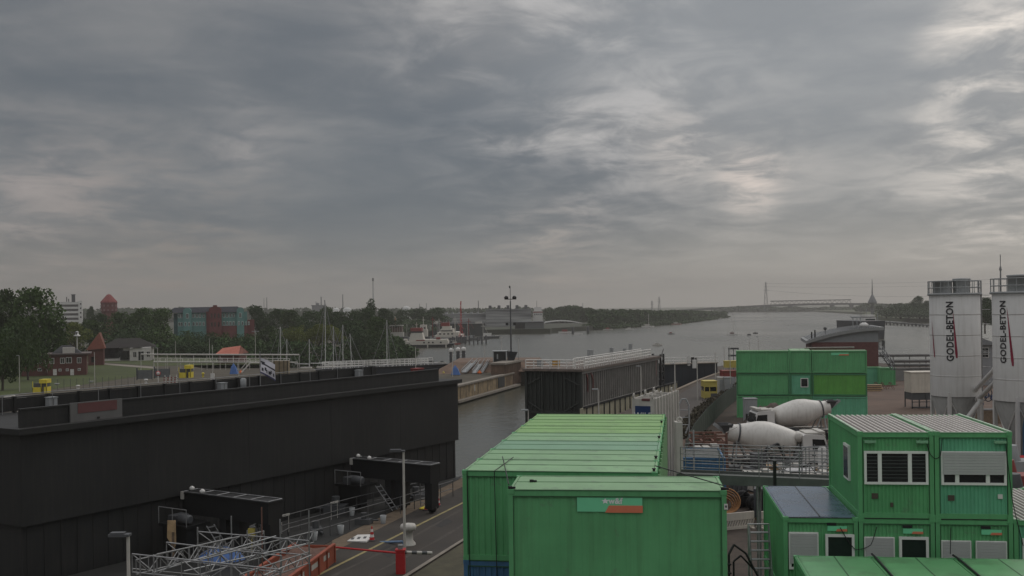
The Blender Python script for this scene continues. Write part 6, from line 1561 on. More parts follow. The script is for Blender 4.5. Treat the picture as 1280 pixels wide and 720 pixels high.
# clutter between the silos: coiled hoses and drums
p = A(1232, 488, 110); t = None; b = MB(); rnd = random.Random(8)
for k in range(16):
    x, z = rnd.uniform(-1.2, 1.2), rnd.uniform(0, 1.8); n = 10; r_ = rnd.uniform(.25, .5); y = rnd.uniform(-.3, .6)
    for i in range(n): b.tube((x+r_*math.cos(6.283*i/n), y, z+r_+r_*math.sin(6.283*i/n)), (x+r_*math.cos(6.283*(i+1)/n), y, z+r_+r_*math.sin(6.283*(i+1)/n)), .06, 4, k % 2)
b.box(-1.4, 1.4, -.4, .8, -.1, .0)
o = b.build('hose_rack', [DGREY, BLUES]); o.location = (p.x, p.y, 1.5); tag(o, 'heap of coiled dark and blue hoses between the two silos', 'hoses')
b = MB(); b.box(-1.5, 1.5, -.5, .9, 0, 1.4); b.box(-1.6, 1.6, -.55, .95, 1.25, 1.39); o = b.build('store_table', TIMBER); o.location = (p.x, p.y, 0); tag(o, 'timber store under the coiled hoses between the silos', 'store')
# beige hut on stilts left of the silo
p = A(1140, 510, 126); zt = ZAT(1150, 465, 126); zb = ZAT(1150, 491, 126); w_ = PXM(126)*36
t = thing('stilt_cabin', 'beige cabin on a dark steel stand left of the left silo', 'cabin', (p.x, p.y, 0), 0)
b = MB(); b.box(0, w_, 0, 2.4, zb, zt-.1); b.box(-.06, w_+.06, -.06, 2.46, zt-.1, zt); 
for k in range(5): b.box(w_*k/4-.02, w_*k/4+.02, -.02, 0, zb, zt-.1)
b.build('cabin_body', BEIGE, t)
b = MB()
for x in (0, w_*.5, w_-.12):
    for y in (0, 2.28): b.box(x, x+.12, y, y+.12, 0, zb)
b.box(0.05, w_, .12, 2.2, zb*.55, zb*.99); b.box(0, w_, 0, .1, zb*.4, zb*.4+.1); b.box(0, w_, 0, .1, 0.1, .25); b.build('stand', DGREY, t)
# timber pile and pale boards near the small green containers
p = A(1088, 485, 152); b = MB()
for j in range(6):
    for i in range(3): b.box(-1.5, 1.6+rnd.random()*.4, i*.5, i*.5+.42, j*.16, j*.16+.13, (i+j) % 2)
o = b.build('timber_pile', [TAN, TIMBER]); o.location = (p.x, p.y, 0.02); tag(o, 'pile of pale timber in front of the small green containers', 'timber')
for k, (u, v, Y) in enumerate(((1104, 483, 155), (1114, 482, 155), (1096, 481, 156))):
    p = A(u, v, Y); b = MB(); b.path([(-.5, 0, 0), (0, 0, 1.0), (.5, 0, 0)], .04, 5); b.path([(-.5, .8, 0), (0, .8, 1.0), (.5, .8, 0)], .04, 5); b.tube((0, 0, 1), (0, .8, 1), .04, 5); b.tube((-.6, .4, .35), (1.2, .5, .6), .05, 5)
    o = b.build('trestle', RUST); o.location = (p.x, p.y, 0.02); tag(o, ['rusty trestle in front of the timber pile, middle one', 'rusty trestle nearest the beige cabin', 'rusty trestle nearest the green stack'][k], 'trestle')

# ================================================================== HARBOUR BUILDING AND JETTY
Yh = 176; HR = R(13); xl = A(1012, 420, Yh).x
class Front:
    # a facade turned by rz about its left end: pixel -> local x and height on it
    def __init__(s, xa, Y, rz): s.xa, s.Y, s.rz = xa, Y, rz
    def x(s, u, v):
        k = ray(u, v)[0]; c, n = math.cos(s.rz), math.sin(s.rz); return (k*s.Y-s.xa)/(c-k*n)
    def z(s, u, v):
        return CAM_H-ray(u, v)[1]*(s.Y+s.x(u, v)*math.sin(s.rz))
HF = Front(xl, Yh, -HR)
t = thing('harbour_building', 'brick harbour building with a curved grey metal roof behind the green stack', 'building', (xl, Yh, 0), -HR)
W_ = HF.x(1098, 440); zl = HF.z(1014, 424.5); zr = HF.z(1098, 409); zm = HF.z(1050, 413)
zbr = HF.z(1090, 427.5)
b = MB(); b.box(0.3, W_, 0, 18, 0, zbr); b.build('brick_wall', BRICK2, t)
b = MB(); n = 14; lo = []; 
prof = []
for i in range(n+1):
    q = i/n; z = zl+(zr-zl)*(1-(1-q)**1.8); prof.append((W_*q+.0, z))
vs = []
b.add([(x, 0.0, zbr) for x, z in prof]+[(x, 0.0, max(z-.55, zbr+.01)) for x, z in prof], [(i, i+1, n+2+i, n+1+i) for i in range(n)])
b.add([(W_-.01, 0, zbr), (W_-.01, 18, zbr), (W_-.01, 18, prof[-1][1]-.55), (W_-.01, 0, prof[-1][1]-.55)], [(0, 1, 2, 3)])
b.build('gable_panel', mat('grey cladding', (.21, .22, .225), .6, var=.1), t)
b = MB(); ex = -.9; P = [(-.6, prof[0][1]-.2)]+prof[1:]+[(W_+.9, prof[-1][1]+.03)]
k = len(P)
vs = [(x, -.5, z) for x, z in P]+[(x, 18.5, z) for x, z in P]+[(x, -.5, z-.55) for x, z in P]+[(x, 18.5, z-.55) for x, z in P]
b.add(vs, [(i, i+1, k+i+1, k+i) for i in range(k-1)]+[(2*k+i, 2*k+i+1, i+1, i) for i in range(k-1)]+[(3*k+i+1, 3*k+i, 2*k+i, 2*k+i+1) for i in range(k-1)]+[(k-1, 2*k-1, 4*k-1, 3*k-1), (0, 2*k, 3*k, k)])
b.build('roof', mat('grey standing seam roof', (.235, .24, .235), .5, var=.12, scale=1.5), t)
b = MB()
for i in range(30):
    q = i/29; x = W_*q; z = zl+(zr-zl)*(1-(1-q)**1.8); b.box(x-.08, x+.08, -.45, 18, z+.0, z+.09)
b.build('roof_seam', mat('grey dark seam', (.13, .135, .14), .5), t)
b = MB()
for x, h in ((.4, 1.3), (.95, 1.6)): b.tube((x, 1, zl-.2), (x, 1, zl+h), .12, 8)
b.build('flue', BLACK2, t)
x = HF.x(1032, 415); b = MB(); b.tube((x, 1, zm-.6), (x, 1, zm+.25), .06, 6); b.lathe([(.05, -.3), (.28, -.2), (.3, .1), (.05, .25)], 10, 0, T(x, 1, zm+.35)); b.build('roof_fan', DGREY, t)
x0 = HF.x(1068, 405); x1 = HF.x(1080, 405); z0 = HF.z(1074, 408); z1 = HF.z(1074, 396)
b = MB(); b.box(x0, x1, 4, 7, z1-.25, z1); 
for x in (x0+.1, (x0+x1)/2, x1-.2): b.box(x, x+.12, 4.1, 4.25, z0-.6, z1-.25)
b.build('roof_lantern', GREYP, t)
b = MB(); b.lathe([(.1, 0), (.7, .2), (.75, .6), (.3, .9)], 12, 0, T(x1+.3, 3, z0-.3)); b.build('white_dome', WHITE, t)
b = MB(); xb = W_; zz = HF.z(1098, 430)
railing(b, [(xb+.1, 0, zz-.8), (xb+1.0, 0, zz-.8), (xb+1.0, 3, zz-.8)], 1.3, .9, 2, .05); b.box(xb, xb+1.05, -.1, 3, zz-.95, zz-.8); b.build('balcony', DGREY, t)
# pale eaves strip right of green stack and grey wall below the roof line left
# jetty pipes and railings towards the right
for k, (u0, v0, u1, v1, Y, th, lab, nm) in enumerate(((1096, 444.5, 1300, 443, 190, .28, 'grey pipe rail along the quay right of the harbour building, top one', 'quay_rail'), (1112, 451.5, 1300, 450.5, 182, .32, 'grey pipe rail along the quay right of the harbour building, middle one', 'quay_rail'), (1112, 456.5, 1300, 455.5, 176, .28, 'grey pipe rail along the quay right of the harbour building, bottom one', 'quay_rail'))):
    a = A(u0, v0, Y); c = A(u1, v1, Y); b = MB(); b.tube(a, c, th, 6); n = 10
    for i in range(n+1):
        q = a.lerp(c, i/n); b.tube((q.x, q.y, -1), q, .09, 5)
    tag(b.build(nm, mat('weathered grey rail', (.13, .125, .12), .7, var=.2)), lab, 'rail')
a = A(1118, 468, 172); b = MB(); L = 22; b.box(0, L, 0, .35, 0, 2.0); 
for i in range(8): b.box(L*i/7-.1, L*i/7+.1, -.08, 0, 0, 2.15)
b.box(-.1, L+.1, -.1, .45, 2.0, 2.15)
o = b.build('low_wall', mat('grey rendered wall', (.21, .205, .195), .8, var=.15, scale=.6)); o.location = (a.x, a.y, 0); tag(o, 'low grey wall on the quay behind the beige cabin', 'wall')
a = A(1103, 441, 165); c = A(1118, 462, 158); b = MB()
for s in (0, 1.3): b.tube(a+Vector((0, s, 0)), c+Vector((0, s, 0)), .09, 6); b.tube(a+Vector((0, s, 1.0)), c+Vector((0, s, 1.0)), .06, 6)
for i in range(7):
    q = a.lerp(c, i/6); b.box(q.x-.3, q.x+.3, q.y, q.y+1.3, q.z-.03, q.z+.03); b.tube(q, q+Vector((0, 0, 1)), .05, 5)
tag(b.build('dock_stair', DGREY), 'dark steel stair beside the brick harbour building', 'stair')
# grey house between the silos
Yq = 160; xa = A(1214, 430, Yq).x; xb = A(1246, 430, Yq).x; ze = ZAT(1232, 431, Yq); zr_ = ZAT(1222, 418, Yq)
t = thing('grey_house', 'grey house with dark hipped roof seen between the two silos', 'house', (xa, Yq, 0), 0)
w_ = xb-xa
b = MB(); b.box(0, w_, 0, 8, 0, ze); b.build('wall', mat('grey render', (.235, .24, .245), .8, var=.1), t)
b = MB(); b.add([(-.5, -.5, ze), (w_+.4, -.5, ze), (w_+.4, 8.5, ze), (-.5, 8.5, ze), (w_*.05, 3, zr_+.3), (w_*.25, 5, zr_+.3)], [(0, 1, 5, 4), (1, 2, 5), (2, 3, 4, 5), (3, 0, 4), (3, 2, 1, 0)]); b.build('roof', SLATE, t)
x = A(1231, 440, Yq).x-xa; zz = ZAT(1231, 447, Yq)
b = MB(); b.box(x-.6, x+.6, -.06, .02, zz, zz+1.6); f_ = b.build('window', WHITE, t)
b = MB()
for i in range(2):
    for j in range(3): b.box(x-.52+.54*i, x-.02+.54*i, -.075, -.06, zz+.08+.5*j, zz+.5+.5*j)
b.build('pane', GLASS, f_)

# ================================================================== TREES
def tree_meshes(kind, seed):
    rnd = random.Random(seed)
    # unit tree: height 1, crown about .9 wide
    b = MB(); 
    if kind == 'round':
        b.path([(0, 0, 0), (.004, .0, .16), (-.006, .004, .34)], .026, 7); limbs = []
        for k in range(7):
            a = k*.9+rnd.random(); z0 = .17+.03*k; r_ = .2+.12*rnd.random(); P = (r_*math.cos(a), r_*math.sin(a), z0+.25+.1*rnd.random()); b.tube((0, 0, z0), P, .012, 5, r1=.004)
        blobs = [(0, 0, .66, .22, .22, .26)]
        for k in range(15):
            a = rnd.uniform(0, 6.28); rr = .12+.22*rnd.random(); z = .34+.5*rnd.random(); 
            if z > .7: rr *= .65
            s = .10+.08*rnd.random(); blobs.append((rr*math.cos(a), rr*math.sin(a), z, s, s, s*.85))
        for k in range(4): blobs.append((rnd.uniform(-.1, .1), rnd.uniform(-.1, .1), .86+.05*rnd.random(), .09, .09, .07))
        cnt, sz = 3600, .034
    elif kind == 'tall':
        b.path([(0, 0, 0), (.003, 0, .3)], .018, 6)
        for k in range(6):
            a = k*1.1; b.tube((0, 0, .15+.08*k), (.10*math.cos(a), .10*math.sin(a), .3+.08*k), .007, 5, r1=.003)
        blobs = []
        for k in range(14):
            z = .14+.06*k; s = .10*(1-.55*(k/13.)**2)+.02*rnd.random(); blobs.append((rnd.uniform(-.04, .04), rnd.uniform(-.04, .04), z, s, s, .08))
        cnt, sz = 2400, .028
    else:   # low wide
        b.path([(0, 0, 0), (0, .01, .25)], .03, 6)
        for k in range(6):
            a = k*1.05; b.tube((0, 0, .12+.03*k), (.3*math.cos(a), .3*math.sin(a), .45), .014, 5, r1=.004)
        blobs = [(0, 0, .5, .35, .35, .3)]
        for k in range(16):
            a = rnd.uniform(0, 6.28); rr = .2+.3*rnd.random(); s = .13+.10*rnd.random(); blobs.append((rr*math.cos(a), rr*math.sin(a), .2+.5*rnd.random(), s, s, s*.8))
        for k in range(5): blobs.append((rnd.uniform(-.25, .25), rnd.uniform(-.25, .25), .8+.08*rnd.random(), .12, .12, .09))
        cnt, sz = 3600, .042
    crown = leafmesh('crown', blobs, cnt, sz, None, seed)
    return b.mesh('trunk', BARK), crown.mesh('crown', LEAF)
TM = {('round', i): tree_meshes('round', 20+i) for i in range(4)}
TM.update({('tall', i): tree_meshes('tall', 40+i) for i in range(2)})
TM.update({('low', i): tree_meshes('low', 60+i) for i in range(3)})
rt = random.Random(99)
def tree(u, vtop, Y, wpx, kind, lab, m=None, vb=None, group=None, ztop=None):
    zt = ZAT(u, vtop, Y); x = A(u, 400, Y).x; zb = 0.0
    H = zt; W0 = {'round': .86, 'tall': .24, 'low': 1.15}[kind]
    wm = wpx*PXM(Y); 
    var = rt.randrange({'round': 4, 'tall': 2, 'low': 3}[kind]); tr_, cr_ = TM[(kind, var)]
    t = thing('tree', lab, 'tree', (x, Y, 0), rt.uniform(0, 6.28), group)
    sxy = wm/W0
    t.scale = (sxy, sxy, H*1.04)
    inst('trunk', tr_, t); inst('crown', cr_, t, mats=[m or LEAF])
    return t
GT = 'trees on the left bank'
TREES = [
 (40, 358, 238, 86, 'round', 'biggest dark tree towering over the brick house', None), (6, 362, 246, 66, 'round', 'tall dark tree at the left picture edge', None), (-22, 366, 240, 70, 'round', 'tall dark tree partly outside the left edge', None),
 (2, 412, 178, 56, 'low', 'low dark tree in front of the big one at the left edge', None), (64, 396, 240, 46, 'round', 'dark tree directly behind the brick house roof', None), (34, 398, 206, 50, 'low', 'dark tree hanging over the left wing of the brick house', None), (20, 408, 226, 84, 'low', 'broad dark bush tree left of the brick house', LEAF3),
 (112, 400, 330, 50, 'round', 'rounded tree between the white tower block and the water tower', None), (92, 402, 300, 44, 'round', 'tree in front of the white tower block', LEAF2), (113, 383, 560, 18, 'round', 'small dark tree left of the red water tower', LEAF3), (123, 392, 380, 36, 'round', 'tree just below the red water tower', LEAF3),
 (152, 389, 360, 40, 'round', 'tree right of the red water tower', None), (176, 383.5, 350, 56, 'round', 'broad dark tree between water tower and teal building', None), (199, 385, 345, 46, 'round', 'dark tree touching the left end of the teal building', None), (160, 404, 330, 80, 'low', 'dark hedge like tree behind the white hall roof', LEAF3), (205, 408, 320, 60, 'low', 'dark low tree right of the white hall', None),
 (228, 413, 330, 44, 'low', 'low tree under the left bay of the teal building', None), (252, 414, 325, 42, 'low', 'low tree under the middle of the teal building', LEAF3), (240, 424, 300, 60, 'low', 'dark shrub tree behind the left white posts', LEAF3), (279, 415, 330, 44, 'low', 'low tree under the red middle gable', None), (302, 416, 322, 44, 'low', 'low tree under the right bay of the teal building', LEAF), (287, 424, 300, 50, 'low', 'dark tree behind the orange roof', LEAF3),
 (322, 381, 420, 34, 'round', 'round tree right of the teal building', LEAF3), (343, 386.5, 430, 40, 'round', 'dark round tree above the flag', LEAF3), (333, 408, 330, 44, 'round', 'leafy tree behind the twin headed lamp post', None), (364, 386, 420, 44, 'round', 'dark round tree in the long tree line, left of the tall mast', None), (386, 388, 410, 42, 'round', 'dark round tree behind the tall yacht mast', LEAF3),
 (352, 410, 320, 42, 'low', 'low tree behind the yacht masts, left', None), (373, 406, 315, 40, 'low', 'olive low tree behind the yacht masts', LEAF2), (398, 404, 310, 46, 'round', 'bright yellow green tree behind the tall yacht mast', LEAF2), (416, 406, 320, 34, 'round', 'yellow green tree right of the brightest one', LEAF2),
 (405, 383, 450, 30, 'round', 'dark crown rising behind the yacht masts', None), (421, 388, 400, 44, 'round', 'dark round tree right of the tall yacht mast', LEAF3), (436, 400, 330, 50, 'round', 'large dark tree behind the right yacht masts', LEAF3), (443, 388, 420, 40, 'round', 'dark tree left of the poplar', None),
 (463.5, 374.5, 420, 18, 'tall', 'pointed poplar in front of the white chimney', LEAF3), (458, 384, 400, 36, 'round', 'dark tree at the foot of the poplar', LEAF3), (470, 396, 335, 46, 'round', 'dark tree below the poplar, on the shore', None), (456, 412, 310, 50, 'low', 'dark shrub tree at the water left of the ferries', LEAF3), (482, 385.5, 470, 40, 'round', 'dark round tree right of the poplar', LEAF3),
 (503, 386.5, 620, 36, 'round', 'dark round tree behind the white ferry, left', LEAF3), (524, 385, 640, 40, 'round', 'dark round tree behind the white ferry, middle', LEAF3), (543, 384.5, 640, 42, 'round', 'dark round tree behind the white ferry, right', LEAF3), (487, 398, 480, 30, 'low', 'low tree left of the first ferry', None), (512, 398, 560, 60, 'low', 'low dark tree directly behind the ferries', LEAF3), (560, 391, 900, 34, 'low', 'far low tree left of the grey hall', LEAF3)]
for a in TREES: tree(a[0], a[1], a[2], a[3], a[4], a[5], a[6], group=GT)
GR_ = 'trees on the right bank'
for a in [(1146, 370, 880, 22, 'round', 'round tree standing above the right bank wood'), (1160, 375, 870, 18, 'round', 'tree just left of the left silo'), (1120, 379, 900, 46, 'low', 'dark low tree at the left end of the right bank wood'), (1136, 378, 890, 40, 'low', 'dark low tree under the round one on the right bank'), (1108, 384, 905, 34, 'low', 'low tree nearest the ships on the right bank'), (1155, 382, 865, 44, 'low', 'dark low tree by the left silo'), (1126, 386, 850, 60, 'low', 'front dark tree of the right bank wood'), (1150, 388, 840, 50, 'low', 'front dark tree beside the left silo'),
          (1231, 371, 420, 34, 'round', 'round tree seen between the two silos'), (1222, 380, 430, 24, 'round', 'dark tree right behind the left silo'), (1243, 378, 425, 26, 'round', 'dark tree left behind the right silo'), (1185, 382, 860, 80, 'low', 'tree hidden behind the left silo')]:
    tree(*a[:5], a[5], LEAF3, group=GR_)
# far woods as masses
def far_wood(name, lab, u0, u1, Y0, Y1, vt0, vt1, n, wpx, seed, m=LEAF3):
    rnd = random.Random(seed); blobs = []
    for k in range(n):
        q = (k+rnd.random()*.8)/n; u = u0+(u1-u0)*q; Y = Y0+(Y1-Y0)*q+rnd.uniform(-15, 15); vt = vt0+(vt1-vt0)*q+rnd.uniform(-1.8, 1.6)
        z = ZAT(u, vt, Y); s = wpx*PXM(Y)*(.7+.6*rnd.random()); x = A(u, 390, Y).x
        blobs.append((x, Y, z*.52, s, s, z*.5)); blobs.append((x+s*.5, Y-s*.4, z*.35, s*.9, s*.7, z*.35))
    tag(leafmesh(name, blobs, n*260, 3.2*PXM((Y0+Y1)/2), m, seed).build(name, m), lab, 'wood', kind='stuff')
def shore_wood(lab, us, vs, vt, n, wpx, seed, back=0):
    rnd = random.Random(seed); blobs = []
    for k in range(n):
        q = k/(n-1)*(len(us)-1); i = min(int(q), len(us)-2); f = q-i; u = us[i]+(us[i+1]-us[i])*f; v = vs[i]+(vs[i+1]-vs[i])*f; tp = vt[i]+(vt[i+1]-vt[i])*f+rnd.uniform(-1.6, 1.2)
        g = G(u, v, -3); Y = g.y+10+back+rnd.uniform(0, 18); z = ZAT(u, tp, Y); s = wpx*PXM(Y)*(.7+.6*rnd.random()); x = A(u, 390, Y).x
        for zz in (.25, .5, .74): blobs.append((x+rnd.uniform(-s, s)*.5, Y+rnd.uniform(-3, 3), z*zz, s, s*.8, z*.28))
        blobs.append((x, Y, z*.85, s*.6, s*.6, z*.16))
    tag(leafmesh('far_wood', blobs, n*340, 2.4*PXM(900), LEAF3, seed).build('far_wood', LEAF3), lab, 'wood', kind='stuff')
shore_wood('dark far wood along the opposite bank behind the curved hall', [684, 715, 740, 775], [414, 413.5, 412.5, 410], [386, 383, 386.5, 388.5], 40, 6.5, 31, 170)
shore_wood('long far wood sinking along the canal towards the bridge', [738, 800, 835, 868, 905], [412.0, 408.0, 405.3, 401.8, 397], [388.5, 388.5, 389, 389.3, 389.8], 60, 6, 32, 4)
far_wood('far_wood', 'hazy wood under the bridge', 896, 1000, 2300, 2380, 385, 385.5, 34, 6, 33)
far_wood('far_wood', 'hazy wood on the horizon left of the ships', 990, 1078, 2400, 2300, 386.5, 385, 30, 5, 34)
far_wood('far_wood', 'far wood on the horizon behind the tree line of the left bank', -20, 700, 1500, 1500, 386, 386, 150, 8, 35)
far_wood('far_wood', 'hazy wood behind the right bank', 1075, 1290, 1700, 1500, 381, 380, 50, 7, 36)

def undergrowth(lab, pts, h, wd_, n, seed, m=LEAF3, size=.8, zo=0.0):
    rnd = random.Random(seed); blobs = []
    for k in range(n):
        q = k/(n-1)*(len(pts)-1); i = min(int(q), len(pts)-2); f = q-i; x = pts[i][0]+(pts[i+1][0]-pts[i][0])*f; y = pts[i][1]+(pts[i+1][1]-pts[i][1])*f
        r_ = wd_*(.6+.6*rnd.random()); hh = h*(.6+.7*rnd.random()); blobs.append((x+rnd.uniform(-1, 1), y+rnd.uniform(-1.5, 1.5), hh*.42+zo, r_, r_, hh*.62))
    tag(leafmesh('undergrowth', blobs, n*150, size, m, seed).build('undergrowth', m), lab, 'shrubs', kind='stuff')
undergrowth('dark shrubs on the shore behind the yacht masts', [(-82, 289), (-62, 304), (-42, 319), (-39, 345), (-54, 400), (-55, 440)], 3.6, 3.2, 46, 51)
undergrowth('dark shrubs hanging down to the water behind the yachts', [(-84.5, 284), (-61, 298), (-37, 314), (-34.5, 345), (-50.5, 400), (-50.5, 443)], 3.4, 2.4, 70, 54, zo=-2.6)
undergrowth('dark green reeds and bushes along the far waterline', [G(736, 412.4, -3), G(800, 408.3, -3), G(850, 404.2, -3), G(873, 401.4, -3), G(906, 397.1, -3)], 3.0, 7.0, 80, 55, size=2.0, zo=-2.6)
undergrowth('dark shrubs under the trees behind the pale pipe', [(-128, 318), (-105, 312), (-84, 300), (-66, 306)], 4.5, 3.2, 40, 52)
undergrowth('dark shrubs between the white hall and the tower block', [(-150, 300), (-128, 306), (-110, 320)], 4.5, 3.2, 24, 53)

# ================================================================== BUILDINGS ON THE LEFT BANK
def windows(parent, xs, zs, w_, h_, y, frame=WHITE, glass=GLASS, name='window'):
    for z in zs:
        for x in xs:
            b = MB(); b.box(x-w_/2, x+w_/2, y-.08, y+.02, z, z+h_); f = b.build(name, frame, parent)
            b = MB(); b.box(x-w_/2+.1, x-.04, y-.10, y-.08, z+.1, z+h_-.1); b.box(x+.04, x+w_/2-.1, y-.10, y-.08, z+.1, z+h_-.1); b.build('pane', glass, f)
# brick house
Yb = 219; L_ = A(28, 468, Yb).x; R_ = A(108, 468, Yb).x; S_ = A(59.5, 468, Yb).x
t = thing('brick_house', 'red brick lock house with white windows and flat eaves under the big trees', 'house', (S_, Yb, 0), R(21))
BF = Front(S_, Yb, R(21)); w_ = BF.x(108, 458); zt = BF.z(84, 443.5)
b = MB(); b.box(0, w_, 0, 9, 0, zt); b.box(BF.x(26, 458), 0, 1.6, 9, 0, zt-.2); b.build('wall', BRICK, t)
b = MB(); b.box(-.3, w_+.9, -.5, 9.5, zt, zt+.28); b.box(BF.x(25, 458), -.3, 1.1, 9.5, zt-.2, zt+.1); b.build('flat_roof', mat('dark eaves', (.10, .075, .07), .7), t)
b = MB(); x0 = BF.x(70, 440); x1 = BF.x(95, 440); zr = BF.z(83, 432)
b.add([(x0-1, 1, zt+.28), (x1+1, 1, zt+.28), (x1+1, 8, zt+.28), (x0-1, 8, zt+.28), (x0+1, 4, zr), (x1-1.2, 4, zr)], [(0, 1, 5, 4), (1, 2, 5), (2, 3, 4, 5), (3, 0, 4)]); b.build('upper_roof', SLATE, t)
b = MB(); xa = BF.x(78, 440); xb = BF.x(93, 440); b.box(xa, xb, .8, 2.0, zt+.28, BF.z(85, 434.5)); b.add([(xa, .75, zt+.3), (xb, .75, zt+.3), ((xa+xb)/2, .75, zt+1.1)], [(0, 1, 2)]); b.build('white_dormer', WHITE_D, t)
px_ = PXM(Yb)
def hx(u): return BF.x(u, 455)
windows(t, [hx(65), hx(78), hx(99)], [BF.z(80, 454.5)], px_*5.2, px_*7.4, 0); windows(t, [hx(86)], [BF.z(86, 454)], px_*7, px_*7.6, 0)
windows(t, [hx(75), hx(84), hx(99)], [BF.z(80, 464)], px_*3.4, px_*3.2, 0)
windows(t, [hx(49)], [BF.z(49, 455), BF.z(49, 464.5)], px_*5, px_*4, 1.6)
for u in (68.5, 90):
    b = MB(); b.box(hx(u)-.36, hx(u)+.36, -.06, .02, BF.z(u, 469), BF.z(u, 461.5)); d = b.build('door', WHITE, t); b = MB(); b.cbox((hx(u)+.2, -.08, BF.z(u, 466)), .06, .04, .14); b.build('handle', BLACK2, d)
b = MB(); b.tube((hx(59), 1.5, .5), (hx(55), 1.5, zt-.4), .06, 5); b.build('downpipe', WHITE_D, t)
# white signal tower between trees
p = A(96.5, 440, 240); t = thing('signal_tower', 'small white lantern tower rising behind the brick house', 'tower', (p.x, p.y, 0), 0)
q = PXM(240); zt = ZAT(96.5, 414, 240)
b = MB(); b.tube((0, 0, 0), (0, 0, zt-4.5*q), 1.0*q, 8); b.build('shaft', WHITE_D, t)
b = MB(); b.lathe([(3.8*q, zt-6.2*q), (3.8*q, zt-4.6*q), (2.2*q, zt-4.6*q), (2.2*q, zt-1.2*q), (2.6*q, zt-1.2*q), (.2, zt)], 12); b.build('lantern', WHITE, t)
b = MB(); b.box(-.6*q, .6*q, -2.4*q, -2.1*q, zt-4.2*q, zt-1.6*q); b.build('pane', GLASS, t)
# dull red roofed house
Yr = 262; xa = A(110, 440, Yr).x; xb = A(129, 440, Yr).x
t = thing('red_roofed_house', 'house with a steep dull red roof left of the white hall', 'house', (xa, Yr, 0), R(20)); w_ = (xb-xa)*.95; ze = ZAT(120, 436, Yr); zr = ZAT(124, 416, Yr)
b = MB(); b.box(0, w_, 0, 8, 0, ze); b.build('wall', BRICK, t)
b = MB(); b.add([(-.5, -.4, ze-.3), (w_+.4, -.4, ze), (w_+.4, 8.4, ze), (-.5, 8.4, ze-.3), (w_*.72, .8, zr), (w_*.80, 7.2, zr)], [(0, 1, 4), (1, 2, 5, 4), (2, 3, 5), (3, 0, 4, 5)]); b.build('roof', TILE_D, t)
b = MB(); b.box(w_*.2, w_*.45, -.05, .02, .8, 2.2); b.build('window', GLASS, t)
# white hall with hipped roof
Yw = 285; xa = A(126.5, 450, Yw).x; WF = Front(xa, Yw, R(18)); w_ = WF.x(191, 440); ze = WF.z(158, 434); zr = WF.z(155, 423.5); q = PXM(Yw)
t = thing('white_hall', 'long pale hall with a dark hipped roof beyond the lawn', 'hall', (xa, Yw, 0), R(18))
b = MB(); b.box(0, w_, 0, 14, 0, ze); b.box(w_*.56, w_-.4, -4, 0, 0, ze-1.0*q); 
b.add([(w_*.56, -4, ze-1.0*q), (w_-.4, -4, ze-1.0*q), (w_-.4, -4, ze-.0*q), (w_*.56, -.02, ze-1*q), (w_-.4, -.02, ze)], [(0, 1, 2), (3, 0, 2, 4), (1, 4, 2)])
b.build('wall', RENDER_W, t)
b = MB(); b.add([(-.8, -.8, ze-.1), (w_+.8, -.8, ze-.1), (w_+.8, 14.8, ze-.1), (-.8, 14.8, ze-.1), (w_*.28, 7, zr), (w_*.72, 7, zr)], [(0, 1, 5, 4), (1, 2, 5), (2, 3, 4, 5), (3, 0, 4), (3, 2, 1, 0)])
b.add([(w_*.55, -4.4, ze-1.2*q), (w_*.62, -4.4, ze-.9*q), (w_*.80, -4.4, ze+.3*q), (w_*.80, 0, ze+.3*q), (w_*.55, 0, ze-1.2*q)], [(0, 1, 2, 3, 4)])
b.build('roof', mat('dark brown roof', (.034, .031, .029), .95, var=.15, spec=.1), t)
windows(t, [w_*.16, w_*.24], [.7], 2.2*1.3, 3.0, 0, frame=DGREY); windows(t, [w_*.38], [.9], 1.2, 2.6, 0, frame=DGREY)
windows(t, [w_*.66, w_*.92], [1.0], 1.0, 1.6, -4); windows(t, [w_*.78], [.1], 1.6, 2.6, -4, name='glazed_door'); windows(t, [w_*.49], [.2], 3.4, 2.6, -.02, frame=DGREY, name='glazed_porch')
# orange roofed house
Yo = 262; xa = A(270, 443, Yo).x; xb = A(301, 443, Yo).x; w_ = xb-xa; ze = ZAT(285, 442.5, Yo); zr = ZAT(285, 434, Yo)
t = thing('orange_roofed_house', 'small house with a bright orange tiled roof behind the pale pipe', 'house', (xa, Yo, 0), R(-4))
b = MB(); b.box(.4, w_-.6, .5, 7, 0, ze+.1); b.build('wall', BRICK, t)
b = MB(); b.add([(-.1, -.3, ze), (w_-.3, -.3, ze-.1), (w_-.3, 7.6, ze), (-.1, 7.6, ze), (.7, 3, zr-.3), (w_*.86, 3, zr+.25)], [(0, 1, 5, 4), (2, 3, 4, 5), (3, 0, 4), (3, 2, 1, 0)]); b.build('roof', TILE_O, t)
b = MB(); b.add([(w_-.3, -.2, ze), (w_-.3, 7.5, ze), (w_*.86, 3, zr+.2)], [(0, 1, 2)]); b.add([(w_-.35, -.15, ze-.1), (w_+.6, 1, ze+.1), (w_*.86+.3, 2.9, zr+.1)], [(0, 1, 2)]); b.build('gable', TILE_D, t)
